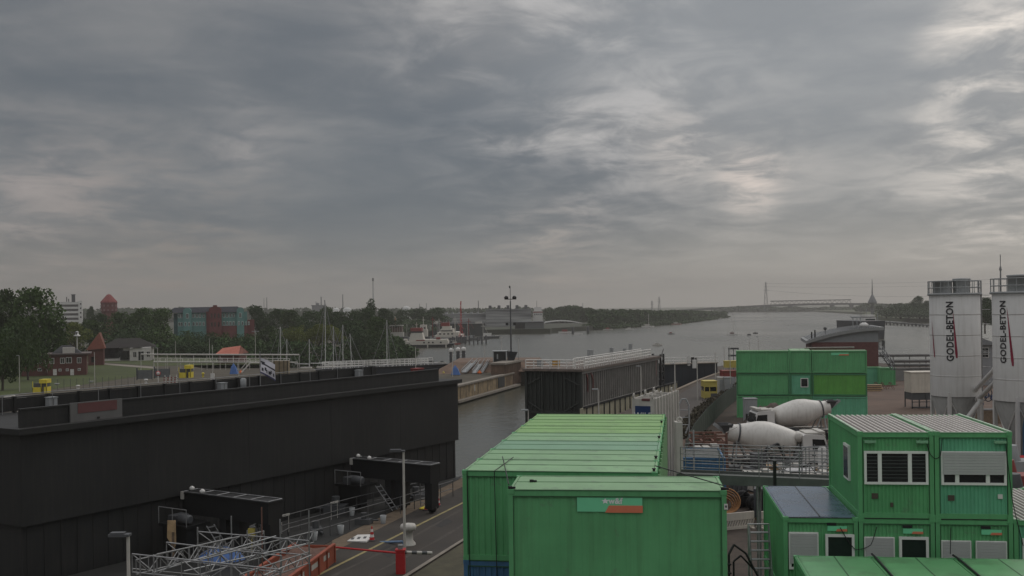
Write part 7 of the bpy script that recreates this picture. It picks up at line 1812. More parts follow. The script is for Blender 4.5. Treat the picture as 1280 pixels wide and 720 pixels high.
# teal and red post-modern building
Yt = 385; xa = A(212, 420, Yt).x; q = PXM(Yt)
TF = Front(xa, Yt, R(15))
def tx(u): return TF.x(u, 400)
def tz(v, u=265): return TF.z(u, v)
t = thing('teal_building', 'teal and red gabled office building above the trees', 'building', (xa, Yt, 0), R(15))
b = MB(); b.box(tx(222), tx(309), 0, 16, 0, tz(390)); b.build('wall', TEAL, t)
b = MB(); b.add([(tx(208), -.8, tz(390.6)), (tx(306), -.8, tz(390.6)), (tx(306), 17, tz(390.6)), (tx(208), 17, tz(390.6)), (tx(217), 7, tz(383.8)), (tx(297), 7, tz(383.2))], [(0, 1, 5, 4), (1, 2, 5), (2, 3, 4, 5), (3, 0, 4), (3, 2, 1, 0)])
b.build('roof', mat('dark blue grey roof', (.034, .036, .042), .95, var=.12, spec=.1), t)
b = MB(); b.box(tx(217), tx(223), 1, 14, 0, tz(391)); b.build('left_wing', mat('dark teal render', (.055, .10, .10), .8), t)
def gable(u0, u1, vtop, vsh, m, nm, y=-1.6, rounded=True):
    x0, x1 = tx(u0), tx(u1); xm = (x0+x1)/2; r_ = (x1-x0)/2; P = [(x0, 0), (x1, 0), (x1, tz(vsh))]
    n = 10
    for i in range(1, n): 
        a = math.pi*i/n; P.append((xm+r_*math.cos(a), tz(vsh)+(tz(vtop)-tz(vsh))*math.sin(a)))
    P.append((x0, tz(vsh))); k = len(P)
    b = MB(); b.add([(x, y, z) for x, z in P]+[(x, 4, z) for x, z in P], [tuple(range(k)), tuple(range(2*k-1, k-1, -1))]+[(i, k+i, k+(i+1) % k, (i+1) % k) for i in range(k)])
    return b.build(nm, m, t)
gable(229, 239.5, 384.5, 389, TEAL, 'teal_gable'); gable(296, 305, 384.5, 389, TEAL, 'teal_gable')
gable(261.5, 277, 383, 387.5, BRICKT, 'red_gable', y=-2.2)
b = MB(); b.box(tx(266.5), tx(271.5), -1.5, 3, tz(384), tz(381.5)); b.box(tx(258), tx(261.4), -1, 3, 0, tz(389.5)); b.build('red_crown', BRICKT, t)
b = MB(); b.box(tx(309.2), tx(318), 1, 12, 0, tz(400.5)); b.box(tx(277.2), tx(309), -1.0, -.1, 0, tz(407.5)); b.build('red_annexe', BRICKT, t)
TW = mat('white window band', (.60, .68, .64), .6)
us = [224, 227, 242, 246, 250, 254.5, 280, 284, 288, 292]
windows(t, [tx(u) for u in us], [tz(397), tz(407)], q*2.7, q*5.0, 0, frame=TW)
windows(t, [tx(234.5), tx(300.5)], [tz(397.5)], q*3.2, q*6, -1.6, frame=TW); windows(t, [tx(232), tx(236.5), tx(298.5), tx(303)], [tz(407)], q*2.2, q*5, -1.6, frame=TW)
windows(t, [tx(265), tx(269), tx(273.5)], [tz(397.5), tz(408.5)], q*2.1, q*6, -2.2, frame=BRICK)
windows(t, [tx(311), tx(307.5)], [tz(407)], q*1.8, q*4.4, .95 if False else -.02, frame=TW)
# white tower block
Yv = 620; xa = A(80, 400, Yv).x; q = PXM(Yv)
VF = Front(xa, Yv, R(22))
def vx(u): return VF.x(u, 390)
def vz(v): return VF.z(90, v)
t = thing('tower_block', 'white high rise with balcony bands behind the big trees', 'building', (xa, Yv, 0), R(22))
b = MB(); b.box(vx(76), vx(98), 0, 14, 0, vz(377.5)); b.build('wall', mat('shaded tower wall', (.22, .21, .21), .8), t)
for k, v in enumerate((378, 383.5, 389, 394.5, 400)):
    b = MB(); b.box(vx(70), vx(98), -1.5, 0, vz(v+2.6), vz(v)); b.build('balcony', WHITE, t)
b = MB(); b.box(vx(98), vx(103), -2.2, 14, 0, vz(376)); b.build('stair_tower', WHITE, t)
windows(t, [vx(101)], [vz(v) for v in (381, 386.5, 392, 397.5)], q*1.4, q*2.0, -2.2, frame=DGREY)
b = MB(); b.box(vx(89.5), vx(94), 3, 8, vz(377.5), vz(368)); b.box(vx(89), vx(94.5), 2.7, 8.3, vz(368.4), vz(367.8)); b.build('chimney', DGREY, t)
b = MB(); b.tube((vx(83.5), 2, vz(377)), (vx(83.5), 2, vz(371)), .3, 5); b.tube((vx(86), 2, vz(377)), (vx(86), 2, vz(373.5)), .3, 5); b.build('roof_antenna', DGREY, t)
# water tower
Ya_ = 520; p = A(136.5, 400, Ya_); q = PXM(Ya_); 
t = thing('water_tower', 'red brick water tower with pointed roof above the trees', 'tower', (p.x, Ya_, 0), 0)
def wz_(v): return ZAT(136.5, v, Ya_)
b = MB(); b.lathe([(8.5*q, 0), (8.2*q, wz_(392)), (9*q, wz_(390)), (9.6*q, wz_(389)), (9.6*q, wz_(379.5)), (10*q, wz_(379)), (10*q, wz_(378))], 16, smooth=False); b.build('shaft', BRICKT, t)
b = MB(); b.lathe([(10.1*q, wz_(378.2)), (9.4*q, wz_(376.5)), (3.2*q, wz_(369.3)), (2.2*q, wz_(368.2)), (.3*q, wz_(367.6))], 16, smooth=False); b.build('roof', mat('red tower roof', (.20, .055, .05), .9), t)
for k in range(6):
    an = math.pi+.25+k*(math.pi-.5)/5
    for vv in (380.5, 386):
        b = MB(); M = T(9.66*q*math.cos(an), 9.66*q*math.sin(an), wz_(vv+2.8)) @ RZ(an+math.pi/2); b.box(-.9*q, .9*q, -.1, .1, 0, 2.4*q, 0, M); b.build('window', mat('pale tower window', (.20, .12, .11), .6), t)

# ================================================================== INDUSTRY ON THE SKYLINE
def mast(u, vtop, vbot, Y, wpx, m, lab, nm='chimney', cat='chimney', top=None):
    z0 = 0; z1 = ZAT(u, vtop, Y); x = A(u, (vtop+vbot)/2, Y).x; r_ = wpx*PXM(Y)/2; t = thing(nm, lab, cat, (x, Y, 0), 0)
    b = MB(); b.tube((0, 0, 0), (0, 0, z1*(.93 if top else 1)), r_*1.2, 8, r1=r_*.8); b.build('shaft', m, t)
    b = MB(); b.tube((0, 0, z1*.93), (0, 0, z1), r_*1.15, 8, r1=r_*.9) if top else b.lathe([(r_*1.1, z1-r_), (r_*1.1, z1), (r_*.5, z1+.1)], 8); b.build('top_ring', top or m, t)
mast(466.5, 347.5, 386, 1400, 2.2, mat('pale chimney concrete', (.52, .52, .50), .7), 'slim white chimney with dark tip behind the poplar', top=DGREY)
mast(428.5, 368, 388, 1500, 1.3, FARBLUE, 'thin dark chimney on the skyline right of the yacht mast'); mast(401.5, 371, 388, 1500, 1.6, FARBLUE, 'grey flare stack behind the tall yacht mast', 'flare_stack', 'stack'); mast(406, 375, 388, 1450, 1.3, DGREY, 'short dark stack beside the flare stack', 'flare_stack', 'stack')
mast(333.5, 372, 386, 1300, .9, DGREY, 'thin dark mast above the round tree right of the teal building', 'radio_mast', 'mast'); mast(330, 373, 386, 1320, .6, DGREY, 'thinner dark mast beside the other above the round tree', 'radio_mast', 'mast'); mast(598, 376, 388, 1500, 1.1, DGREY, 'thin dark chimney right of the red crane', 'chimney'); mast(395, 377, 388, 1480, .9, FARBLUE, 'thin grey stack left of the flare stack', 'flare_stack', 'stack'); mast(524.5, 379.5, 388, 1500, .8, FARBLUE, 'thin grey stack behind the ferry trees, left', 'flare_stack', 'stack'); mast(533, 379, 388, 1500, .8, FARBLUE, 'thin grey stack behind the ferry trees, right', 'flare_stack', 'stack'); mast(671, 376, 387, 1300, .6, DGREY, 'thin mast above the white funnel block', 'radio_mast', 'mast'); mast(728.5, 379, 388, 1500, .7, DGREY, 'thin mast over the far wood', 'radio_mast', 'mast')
for k, (u, v, Y, r_) in enumerate(((434, 385.5, 1450, 6), (508, 384, 1300, 5), (420, 386, 1450, 5))):
    p = A(u, v, Y); b = MB(); b.lathe([(r_, 0), (r_, p.z*.95), (r_*.8, p.z), (r_*.2, p.z+1.5)], 14); o = b.build('storage_tank', mat('pale tank', (.50, .50, .48), .6)); o.location = (p.x, Y, 0); tag(o, ['pale storage tank on the skyline left of the poplar', 'pale dome tank above the ferry trees', 'pale storage tank on the skyline near the dark chimney'][k], 'tank')
p = A(397, 384, 1420); b = MB(); b.box(-8, 8, 0, 15, 0, p.z+2); b.box(-9, 9, -.5, 15.5, p.z+2, p.z+3); b.box(-3, 1, 2, 8, p.z+3, p.z+6); o = b.build('plant_building', FARBLUE); o.location = (p.x, 1420, 0); tag(o, 'grey plant building under the flare stack', 'building')

# ================================================================== FERRIES, HALLS, HARBOUR
def hull(b, L, W, z0, z1, mi=0, bow=.18, flare=.1):
    P = [(0, -W/2), (L*(1-bow), -W/2), (L, 0), (L*(1-bow), W/2), (0, W/2)]; Q = [(x*(1-.02)+L*.01, y*(1-flare)) for x, y in P]
    k = len(P); b.add([(x, y, z0) for x, y in Q]+[(x, y, z1) for x, y in P], [tuple(range(k-1, -1, -1)), tuple(range(k, 2*k))]+[(i, (i+1) % k, k+(i+1) % k, k+i) for i in range(k)], mi)
FERRYBOATS = []
CREAM = mat('cream ship paint', (.50, .47, .41), .55, var=.1)
# ferry 1 (double ended car ferry, side on)
Yf = 436; q = PXM(Yf); x0 = A(496, 433, Yf).x
def fx(u): return A(u, 425, Yf).x-x0
def fz(v, u=530): return ZAT(u, v, Yf)-(-3)
t = thing('ferry', 'cream car ferry with dark waterline and red deckhouse top, nearer one', 'ferry', (x0, Yf, -3), 0)
b = MB(); b.add([(fx(501), 0, -.6), (fx(565), 0, -.6), (fx(567), 0, fz(430)), (fx(499), 0, fz(430.2)), (fx(501), 9, -.6), (fx(565), 9, -.6), (fx(567), 9, fz(430)), (fx(499), 9, fz(430.2))], [(0, 1, 2, 3), (7, 6, 5, 4), (3, 2, 6, 7), (0, 3, 7, 4), (1, 5, 6, 2)]); b.build('hull', BLACK2, t)
b = MB(); b.box(fx(502), fx(560), -.12, 9.1, fz(431), fz(426.6)); b.box(fx(503), fx(507), -.14, 9.2, fz(427), fz(424)); b.box(fx(556), fx(559), -.14, 9.2, fz(427), fz(424.5)); b.build('bulwark', CREAM, t)
for u in (530, 536, 541, 551):
    b = MB(); b.box(fx(u)-.35, fx(u)+.35, -.16, -.12, fz(429.2), fz(427.4)); b.build('opening', BLACK2, t)
b = MB(); b.add([(fx(511), .5, fz(426.6)), (fx(530), .5, fz(426.6)), (fx(527.5), .8, fz(416)), (fx(513.5), .8, fz(416)), (fx(511), 8, fz(426.6)), (fx(530), 8, fz(426.6)), (fx(527.5), 7.5, fz(416)), (fx(513.5), 7.5, fz(416))], [(0, 1, 2, 3), (7, 6, 5, 4), (3, 2, 6, 7), (1, 5, 6, 2), (4, 0, 3, 7)]); b.box(fx(519), fx(556), .2, 8, fz(426.6), fz(424.5)); b.build('deckhouse', CREAM, t)
b = MB(); b.box(fx(513), fx(527), .9, 7.2, fz(414), fz(410)); b.box(fx(520), fx(531), .10, 8, fz(426), fz(424.8)); b.box(fx(545), fx(550), 1, 3, fz(426.5), fz(422)); b.build('red_top', REDDULL, t)
b = MB(); b.box(fx(513.5), fx(527.5), .7, 7.5, fz(416), fz(414)); b.build('bridge_window', mat('ship glass', (.05, .05, .05), .2), t)
b = MB(); b.tube((fx(520), 4, fz(410)), (fx(520), 4, fz(403)), .12, 5); b.tube((fx(518), 4, fz(406)), (fx(522), 4, fz(406)), .09, 5); b.build('mast', CREAM, t)
for u in (503.5, 534.5, 557.5):
    b = MB(); b.box(fx(u)-.25, fx(u)+.25, -.5, -.2, -.5, fz(429)); b.build('fender', CREAM, t)
# ferry 2 (seen end on)
Yg = 500; q2 = PXM(Yg); x0 = A(540, 425, Yg).x
def gx(u): return A(u, 415, Yg).x-x0
def gz_(v): return ZAT(558, v, Yg)+3
t = thing('ferry', 'cream ferry with stepped pyramid decks and a red top, behind the nearer ferry', 'ferry', (x0, Yg, -3), 0)
b = MB(); b.add([(gx(543), 0, -.6), (gx(577), 0, -.6), (gx(580), 0, gz_(422)), (gx(540), 0, gz_(422)), (gx(543), 30, -.6), (gx(577), 30, -.6), (gx(580), 30, gz_(422)), (gx(540), 30, gz_(422))], [(0, 1, 2, 3), (7, 6, 5, 4), (3, 2, 6, 7), (0, 3, 7, 4), (1, 5, 6, 2)]); b.build('hull', DGREY, t)
b = MB(); b.box(gx(543), gx(577), .5, 28, gz_(422), gz_(419)); b.box(gx(546), gx(573), 1.5, 22, gz_(419), gz_(415.5)); b.box(gx(550), gx(566), 2.5, 16, gz_(415.5), gz_(411.5)); b.box(gx(552), gx(563), 3.5, 12, gz_(411.5), gz_(408)); b.build('deckhouse', CREAM, t)
b = MB()
for u in (550, 555, 560, 565): b.box(gx(u)-.5, gx(u)+.5, 1.4, 1.5, gz_(418.4), gz_(416.6))
b.box(gx(551), gx(565), 2.4, 2.5, gz_(414.3), gz_(413)); b.build('bridge_window', mat('ship glass', (.05, .05, .05), .2), t)
b = MB(); b.box(gx(551), gx(561), 4, 10, gz_(408), gz_(403.5)); b.tube((gx(550.5), 4, gz_(408)), (gx(550.5), 4, gz_(401)), .14, 5); b.tube((gx(560), 4, gz_(408)), (gx(560), 4, gz_(401)), .14, 5); b.build('red_top', REDDULL, t)
# ship bridge behind the first ferry
Yk = 520; x0 = A(524, 420, Yk).x; q = PXM(Yk); zb = ZAT(530, 425, Yk)
t = thing('pilot_boat', 'cream wheelhouse of a pilot boat above the deck of the nearer ferry', 'boat', (x0, Yk, -3), 0)
b = MB(); b.box(0, q*10, 0, 6, 2.5, ZAT(530, 412, Yk)+3); b.box(q*1, q*9, .5, 5, ZAT(530, 412, Yk)+3, ZAT(530, 406, Yk)+3); b.build('wheelhouse', CREAM, t)
b = MB(); b.box(q*2, q*4, -.1, 0, ZAT(530, 411, Yk)+3, ZAT(530, 409, Yk)+3); b.box(q*6, q*8, -.1, 0, ZAT(530, 411, Yk)+3, ZAT(530, 409, Yk)+3); b.build('window', BLACK2, t)
b = MB(); hull(b, q*16, 6, -.5, 2.5); b.v = [(x-3*q, y+3, z) for x, y, z in b.v]; b.build('hull', DGREY, t)
b = MB(); b.tube((q*5, 2, ZAT(530, 406, Yk)+3), (q*5, 2, ZAT(530, 396, Yk)+3), .15, 5); b.tube((q*3, 2, ZAT(530, 400, Yk)+3), (q*7, 2, ZAT(530, 400, Yk)+3), .1, 5); b.build('mast', CREAM, t)
# left boat with white awning (487-505, 406-420)
Yk = 470; q = PXM(Yk); x0 = A(486, 425, Yk).x
t = thing('passenger_boat', 'pale passenger boat with awning left of the nearer ferry', 'boat', (x0, Yk, -3), 0)
b = MB(); hull(b, q*24, 5, -.5, ZAT(495, 421, Yk)+3); b.v = [(x, y+2.5, z) for x, y, z in b.v]; b.build('hull', DGREY, t)
b = MB(); b.box(q*2, q*18, .5, 4.5, ZAT(495, 421, Yk)+3, ZAT(495, 415.5, Yk)+3); b.box(q*1, q*17.5, .2, 4.8, ZAT(495, 407.6, Yk)+3, ZAT(495, 406.4, Yk)+3)
for k in range(6): b.box(q*(1.5+3*k), q*(1.8+3*k), .3, .5, ZAT(495, 415.5, Yk)+3, ZAT(495, 407.6, Yk)+3)
b.build('deckhouse', WHITE_D, t)
b = MB(); b.box(q*2, q*17, 1, 4, ZAT(495, 415, Yk)+3, ZAT(495, 408.5, Yk)+3); b.build('saloon', mat('brown saloon', (.14, .09, .07), .7), t)
b = MB(); b.tube((q*8, 2, ZAT(495, 407, Yk)+3), (q*8, 2, ZAT(495, 396, Yk)+3), q*.35, 5); b.lathe([(q*1.3, 0), (q*.9, 1.2), (.1, 2)], 8, 0, T(q*8, 2, ZAT(495, 402, Yk)+3)); b.build('mast', mat('ochre mast', (.26, .17, .08), .6), t)
for a_ in ((488, 428, 452, 14, 'small red hulled tug at the left end of the ferry quay', REDDULL, CREAM), (508, 421.5, 486, 14, 'dull red workboat behind the bow of the nearer ferry', REDDULL, WHITE_D), (584, 421, 520, 12, 'cream workboat right of the stepped ferry', DGREY, CREAM), (569, 426.5, 470, 14, 'low red and cream launch in front of the stepped ferry', REDDULL, CREAM), (546, 421, 560, 12, 'pale launch wedged between the two ferries', WHITE_D, REDDULL)):
    FERRYBOATS.append(a_)
# red lattice crane mast
Yc = 500; p = A(576.5, 424, Yc); z1 = ZAT(578, 379, Yc); t = thing('crane', 'slender red lattice crane between the ferries and the grey hall', 'crane', (p.x, Yc, -2), 0); q = PXM(Yc)
b = MB()
for s in (-1, 1): b.tube((s*1.5*q, 0, 0), (s*.35*q, 0, z1+2), .30*q, 5)
n = 14
for i in range(n):
    f0, f1 = i/n, (i+1)/n; s = 1 if i % 2 else -1; b.tube((s*(1.5-1.15*f0)*q, 0, (z1+2)*f0), (-s*(1.5-1.15*f1)*q, 0, (z1+2)*f1), .22*q, 4)
b.tube((0, 0, z1+1.5), (.4*q, 0, z1+3), .8*q, 6); b.build('tower', RED, t)
b = MB(); b.tube((-.5*q, 0, (z1+2)*.25), (-5*q, 0, (z1+2)*.0), .25*q, 5); b.tube((.5*q, 0, (z1+2)*.3), (6*q, 0, 0), .25*q, 5); b.tube((-4*q, 0, (z1+2)*.45), (4.*q, 0, (z1+2)*.3), .2*q, 4); b.build('brace', RED, t)
b = MB(); b.box(-6*q, 7*q, -2, 6, -1.5, 1.2); b.box(-6.2*q, 7.2*q, -2.2, 6.2, 1.2, 1.6); b.build('pontoon', DGREY, t)
# dark ship and grey hall
Yd = 622; x0 = A(540, 418, Yd).x; q = PXM(Yd)
t = thing('barge', 'long dark barge lying in front of the grey striped hall', 'barge', (x0, Yd, -3), 0)
b = MB(); b.box(0, q*66, 0, 10, -.5, ZAT(575, 405.5, Yd)+3); b.box(-.5, q*66.5, -.4, 10.4, ZAT(575, 405.5, Yd)+3, ZAT(575, 404.8, Yd)+3); b.build('hull', mat('green black hull', (.028, .034, .032), .7, var=.2), t)
b = MB(); b.box(q*54, q*62, 2, 8, ZAT(575, 405, Yd)+3, ZAT(575, 402.6, Yd)+3); b.box(q*1, q*6, 2, 8, ZAT(575, 405, Yd)+3, ZAT(575, 401, Yd)+3); b.build('wheelhouse', WHITE_D, t)
Ye = 760
STR = bpy.data.materials.new('striped cladding'); STR.use_nodes = True
_t = STR.node_tree; _b = _t.nodes['Principled BSDF']; _b.inputs['Roughness'].default_value = .7
_tc = _t.nodes.new('ShaderNodeTexCoord'); _mp = _t.nodes.new('ShaderNodeMapping'); _mp.inputs['Scale'].default_value = (.018, .05, .55); _t.links.new(_tc.outputs['Object'], _mp.inputs[0])
_n = _t.nodes.new('ShaderNodeTexNoise'); _n.inputs['Scale'].default_value = 1.0; _n.inputs['Detail'].default_value = 4; _t.links.new(_mp.outputs[0], _n.inputs['Vector'])
_r = _t.nodes.new('ShaderNodeValToRGB'); _r.color_ramp.elements[0].position = .38; _r.color_ramp.elements[0].color = (.13, .132, .138, 1); _r.color_ramp.elements[1].position = .62; _r.color_ramp.elements[1].color = (.48, .48, .47, 1); _t.links.new(_n.outputs[0], _r.inputs[0]); _t.links.new(_r.outputs[0], _b.inputs['Base Color'])
for (u0, u1, vt, y, lab) in ((554, 609, 393.5, Ye+10, 'long low hall with streaky grey cladding, left part of the wharf'), (607.5, 664, 387.6, Ye, 'big hall with streaky grey cladding behind the floodlight mast')):
    x0 = A(u0, 410, y).x; x1 = A(u1, 410, y).x; zt = ZAT((u0+u1)/2, vt, y); t = thing('warehouse', lab, 'hall', (x0, y, 0), 0)
    b = MB(); b.box(0, x1-x0, 0, 40, 0, zt); 
    nb = 9
    for i in range(1, nb): b.box(-.1, x1-x0+.1, -.25, 0, zt*i/nb, zt*i/nb+.35)
    b.build('wall', STR, t)
    b = MB(); b.box(-.5, x1-x0+.5, -.5, 40.5, zt, zt+.8); b.build('roof', mat('grey wharf roof', (.22, .22, .22), .7), t)
    b = MB(); n = 5 if u0 > 600 else 7
    for i in range(n): b.box((x1-x0)*(i+.3)/n, (x1-x0)*(i+.62)/n, 5, 12, zt+.8, zt+(3.6 if u0 > 600 else 2.0))
    b.build('roof_unit', DGREY if u0 > 600 else GREYP, t)
Ys = 660; x0 = A(644, 420, Ys).x; x1 = A(656.5, 420, Ys).x; x2 = A(680, 420, Ys).x; zt = ZAT(660, 403.5, Ys)
t = thing('wharf_shed', 'grey shed with a dark open end on the far wharf', 'shed', (x0, Ys, -2), 0)
b = MB(); b.box(x1-x0, x2-x0, 0, 20, 0, zt+2); 
for i in range(8): b.box(x1-x0+(x2-x1)*i/8, x1-x0+(x2-x1)*i/8+.3, -.2, 0, 0, zt+2)
b.build('wall', mat('grey sheet', (.13, .135, .135), .7, var=.1), t)
b = MB(); b.box(0, x1-x0, 2, 20, 0, zt+2); b.box(0, .5, 0, 2, 0, zt+2); b.build('open_end', BLACK2, t)
b = MB(); b.box(-.5, x2-x0+.5, -.5, 20.5, zt+2, zt+2.7); b.build('roof', DGREY, t)
Yi = 800; x0 = A(667, 410, Yi).x; x1 = A(678.5, 410, Yi).x
t = thing('white_block', 'white and red stepped block behind the grey shed', 'building', (x0, Yi, 0), 0); w_ = x1-x0
zz = [ZAT(672, v, Yi) for v in (402, 394, 388.5, 384)]
b = MB(); b.box(0, w_, 0, 12, 0, zz[2]); b.box(w_*.1, w_*.9, 1, 10, zz[2], zz[3]); b.build('wall', WHITE, t)
b = MB()
for i in range(4): b.box(w_*(.1+.22*i), w_*(.22+.22*i), -.1, 0, zz[1], zz[1]+1.2)
b.box(0, w_, -.15, 0, zz[0]-2, zz[0]); b.build('window_band', DGREY, t)
b = MB(); b.box(-.1, w_+.1, -.12, 0, zz[1]+2, zz[1]+2.8); b.build('red_band', REDDULL, t)
# white curved hall on the far bank
Yj = 880; x0 = A(678, 408, Yj).x; x1 = A(729, 408, Yj).x; xs_ = A(695, 408, Yj).x
t = thing('curved_hall', 'low hall with a long white curved roof on the far bank', 'hall', (x0, Yj, 0), 0); w_ = x1-x0; ze = ZAT(705, 405.5, Yj); zr = ZAT(705, 400.3, Yj)
b = MB(); b.box(0, w_, 0, 24, 0, ze); b.build('wall', mat('hall grey wall', (.25, .24, .22), .8), t)
b = MB(); n = 10; P = [((xs_-x0)*.0+w_*i/n, ze+(zr-ze)*math.sin(math.pi*(.18+.72*i/n))) for i in range(n+1)]; k = len(P)
b.add([(x, -1, z) for x, z in P]+[(x, 25, z) for x, z in P]+[(x, -1, z-.9) for x, z in P], [(i, i+1, k+i+1, k+i) for i in range(k-1)]+[(2*k+i, 2*k+i+1, i+1, i) for i in range(k-1)]); b.build('roof', CLEARW, t)
b = MB()
for i in range(6): b.box(w_*(.4+.09*i), w_*(.46+.09*i), -.1, 0, .3, ze*.7)
b.build('gate', DGREY, t)
# boats
def boat(u, v, Y, Lpx, lab, m=WHITE, cabin=True, mastv=None, nm='motor_boat', cm=None, rz=0):
    p = A(u, v, Y); q = PXM(Y); L = Lpx*q; t = thing(nm, lab, 'boat', (p.x-L/2, Y, -3), rz)
    b = MB(); hull(b, L, L*.28, -.3, max(.6, L*.10)); b.build('hull', m, t)
    if cabin: b = MB(); h = max(.6, L*.10); b.box(L*.25, L*.62, -L*.09, L*.09, h, h+L*.13); b.box(L*.23, L*.64, -L*.1, L*.1, h+L*.13, h+L*.145); b.build('cabin', cm or WHITE_D, t)
    if mastv:
        z1 = ZAT(u, mastv, Y)+3; b = MB(); b.tube((L*.55, 0, .5), (L*.55, 0, z1), .10 if Y < 600 else .2, 5); b.tube((L*.55, 0, 1.8), (L*.1, 0, 1.9), .09, 5); b.build('mast', WHITE_D, t)
        b = MB(); b.tube((L*.55, 0, z1), (L*.97, 0, .8), .035, 4); b.tube((L*.55, 0, z1), (L*.03, 0, .8), .035, 4); b.build('stay', STEEL_D, t)
    return t
for a_ in FERRYBOATS: boat(a_[0], a_[1], a_[2], a_[3], a_[4], a_[5], cm=a_[6], nm='workboat', mastv=a_[1]-17)
boat(916, 424, 560, 13, 'white sailing yacht with bare mast out on the canal', mastv=391, cm=mat('brown cabin', (.16, .10, .09), .6))
boat(839, 421.5, 590, 9, 'small grey motor boat left of the yacht on the canal', GREYP, cm=REDDULL)
boat(822, 436, 420, 12, 'white motor boat behind the charcoal gate railings', WHITE_D)
boat(936.5, 424, 550, 5, 'tiny dark boat right of the yacht, left of two', DGREY); boat(944.5, 421.5, 580, 6, 'tiny dark boat right of the yacht, right of two', DGREY)
boat(787, 410, 737, 10, 'white launch on the far side of the canal', WHITE); boat(810, 406.5, 807, 16, 'white tug with tall mast by the far bank', WHITE, mastv=392, nm='tug'); boat(845.5, 403, 905, 13, 'dull red boat by the far bank wood', mat('dull red boat', (.30, .17, .14), .7), cm=WHITE_D); boat(760, 408, 729, 12, 'pale boat moored under the far wood', WHITE_D, cm=REDDULL)
boat(707, 412.5, 656, 18, 'long white boat moored in front of the curved hall', WHITE, cm=REDDULL); boat(723, 415, 621, 11, 'low white boat right of the curved hall', WHITE, cabin=False); boat(901, 399.5, 1239, 7, 'white boat near the bridge pier', WHITE)
boat(611, 423.5, 560, 27, 'white workboat with dark hull in front of the barge', DGREY, cm=WHITE, nm='workboat'); boat(622, 423, 565, 12, 'white cabin boat right behind the workboat', WHITE_D); boat(590, 426.5, 540, 22, 'dark pontoon boat between crane and workboat', DGREY, cm=GREYP, nm='workboat')
for k, (u, v) in enumerate(((716, 417), (735, 418))):
    p = A(u, v, 640); b = MB(); b.tube((0, 0, -3), (0, 0, 1.2), .8, 8); b.lathe([(.9, 1.2), (1.0, 1.5), (.3, 2.2)], 8); o = b.build('dolphin', DGREY); o.location = (p.x, 640, -.8); tag(o, ['dark mooring dolphin below the curved hall, left', 'dark mooring dolphin below the curved hall, right'][k], 'dolphin')
for k in range(9):
    u = 566+k*5.2; p = A(u, 424.5-(k % 3)*.8, 480-(k % 2)*8); b = MB(); b.tube((0, 0, -4), (0, 0, p.z+1.0), .35, 6); b.lathe([(.4, p.z+1.0), (.45, p.z+1.3), (.1, p.z+1.5)], 6); b.box(-1.2, 1.2, -.1, .1, p.z-.6, p.z-.3)
    o = b.build('mooring_pile', DGREY); o.location = (p.x, p.y, 0); tag(o, 'dark mooring pile in the ferry harbour below the red crane', 'pile', 'mooring piles in the ferry harbour')
for k, (u, vt, vb) in enumerate(((494, 395, 420), (541, 396, 418), (549, 398, 416), (569, 396, 420), (586, 398, 418), (604, 404, 422))):
    p = A(u, vb, 505); zt = ZAT(u, vt, 505); b = MB(); b.tube((0, 0, -3), (0, 0, zt), .16, 5); b.tube((-1.1, 0, zt-1.5), (1.1, 0, zt-1.5), .1, 5); b.tube((0, 0, zt-.5), (2.4, 0, zt-5), .06, 4)
    o = b.build('ship_mast', [CREAM, REDDULL, WHITE_D][k % 3]); o.location = (p.x, 505, 0); tag(o, ['thin cream mast at the left of the ferry harbour', 'dull red mast left of the stepped ferry', 'thin white mast at the stepped ferry', 'cream mast between stepped ferry and red crane', 'dull red mast just right of the red crane', 'white mast above the workboat'][k], 'mast')
# yachts behind the white railings (hulls and rigs)
def yacht(u, vtop, vbase, Y, lab, u2=None, stay=None, Lm=8.0):
    p = A(u, vbase, Y); z1 = ZAT(u, vtop, Y)
    t = thing('sailing_yacht', lab, 'yacht', (p.x-Lm*.55, Y, -3), 0, 'moored sailing yachts')
    b = MB(); hull(b, Lm, 2.6, -.4, 1.3); b.build('hull', WHITE, t)
    b = MB(); b.box(Lm*.28, Lm*.62, -.75, .75, 1.3, 1.85); b.build('cabin', WHITE_D, t)
    xt = A(u2 or u, vtop, Y).x-(p.x-Lm*.55)
    b = MB(); b.tube((Lm*.55, 0, 1.2), (xt, 0, z1+3), .13, 6, r1=.09); b.tube((Lm*.55, 0, 2.6), (Lm*.08, 0, 2.7), .12, 6); b.build('mast', mat('pale mast', (.46, .46, .44), .5), t)
    b = MB(); b.tube((xt, 0, z1+2.8), (Lm*.98, 0, 1.4), .045, 4); b.tube((xt, 0, z1+2.8), (Lm*.02, 0, 1.4), .045, 4)
    if stay: b.tube((xt, 0, z1+2.5), (stay*PXM(Y)+Lm*.55, 0, 1.5), .09, 5)
    b.build('stay', STEEL_D, t)
for a in ((350.5, 408.5, 443, 262, 'moored yacht whose mast stands just right of the flag', None, -5), (358.5, 424, 443, 262, 'moored yacht with a short mast right of the flag', None, None), (386.5, 424, 443, 262, 'moored yacht with a short mast before the yellow green tree', None, None), (406.5, 378, 444, 264, 'moored yacht with the tallest mast of all', None, -6),
          (416.5, 408, 444, 266, 'moored yacht with a mast right of the tallest one', None, 5), (428.5, 406, 445, 262, 'moored yacht with two converging stays', None, -6), (439.5, 417, 446, 262, 'moored yacht with a slanting mast', None, None), (483.5, 400, 450, 250, 'moored yacht whose tall mast stands left of the ferries', None, 4)):
    yacht(a[0], a[1], a[2], a[3], a[4], (437.5 if a[0] == 439.5 else None), a[6])
basin = G(335, 446, -3)
tag(boat(540, 446, 300, 16, 'white motor yacht with black canopy behind the black low gate', WHITE, cm=BLACK2), None); boat(553, 446, 302, 10, 'second motor boat beside the black canopy yacht', WHITE_D, cm=DGREY)
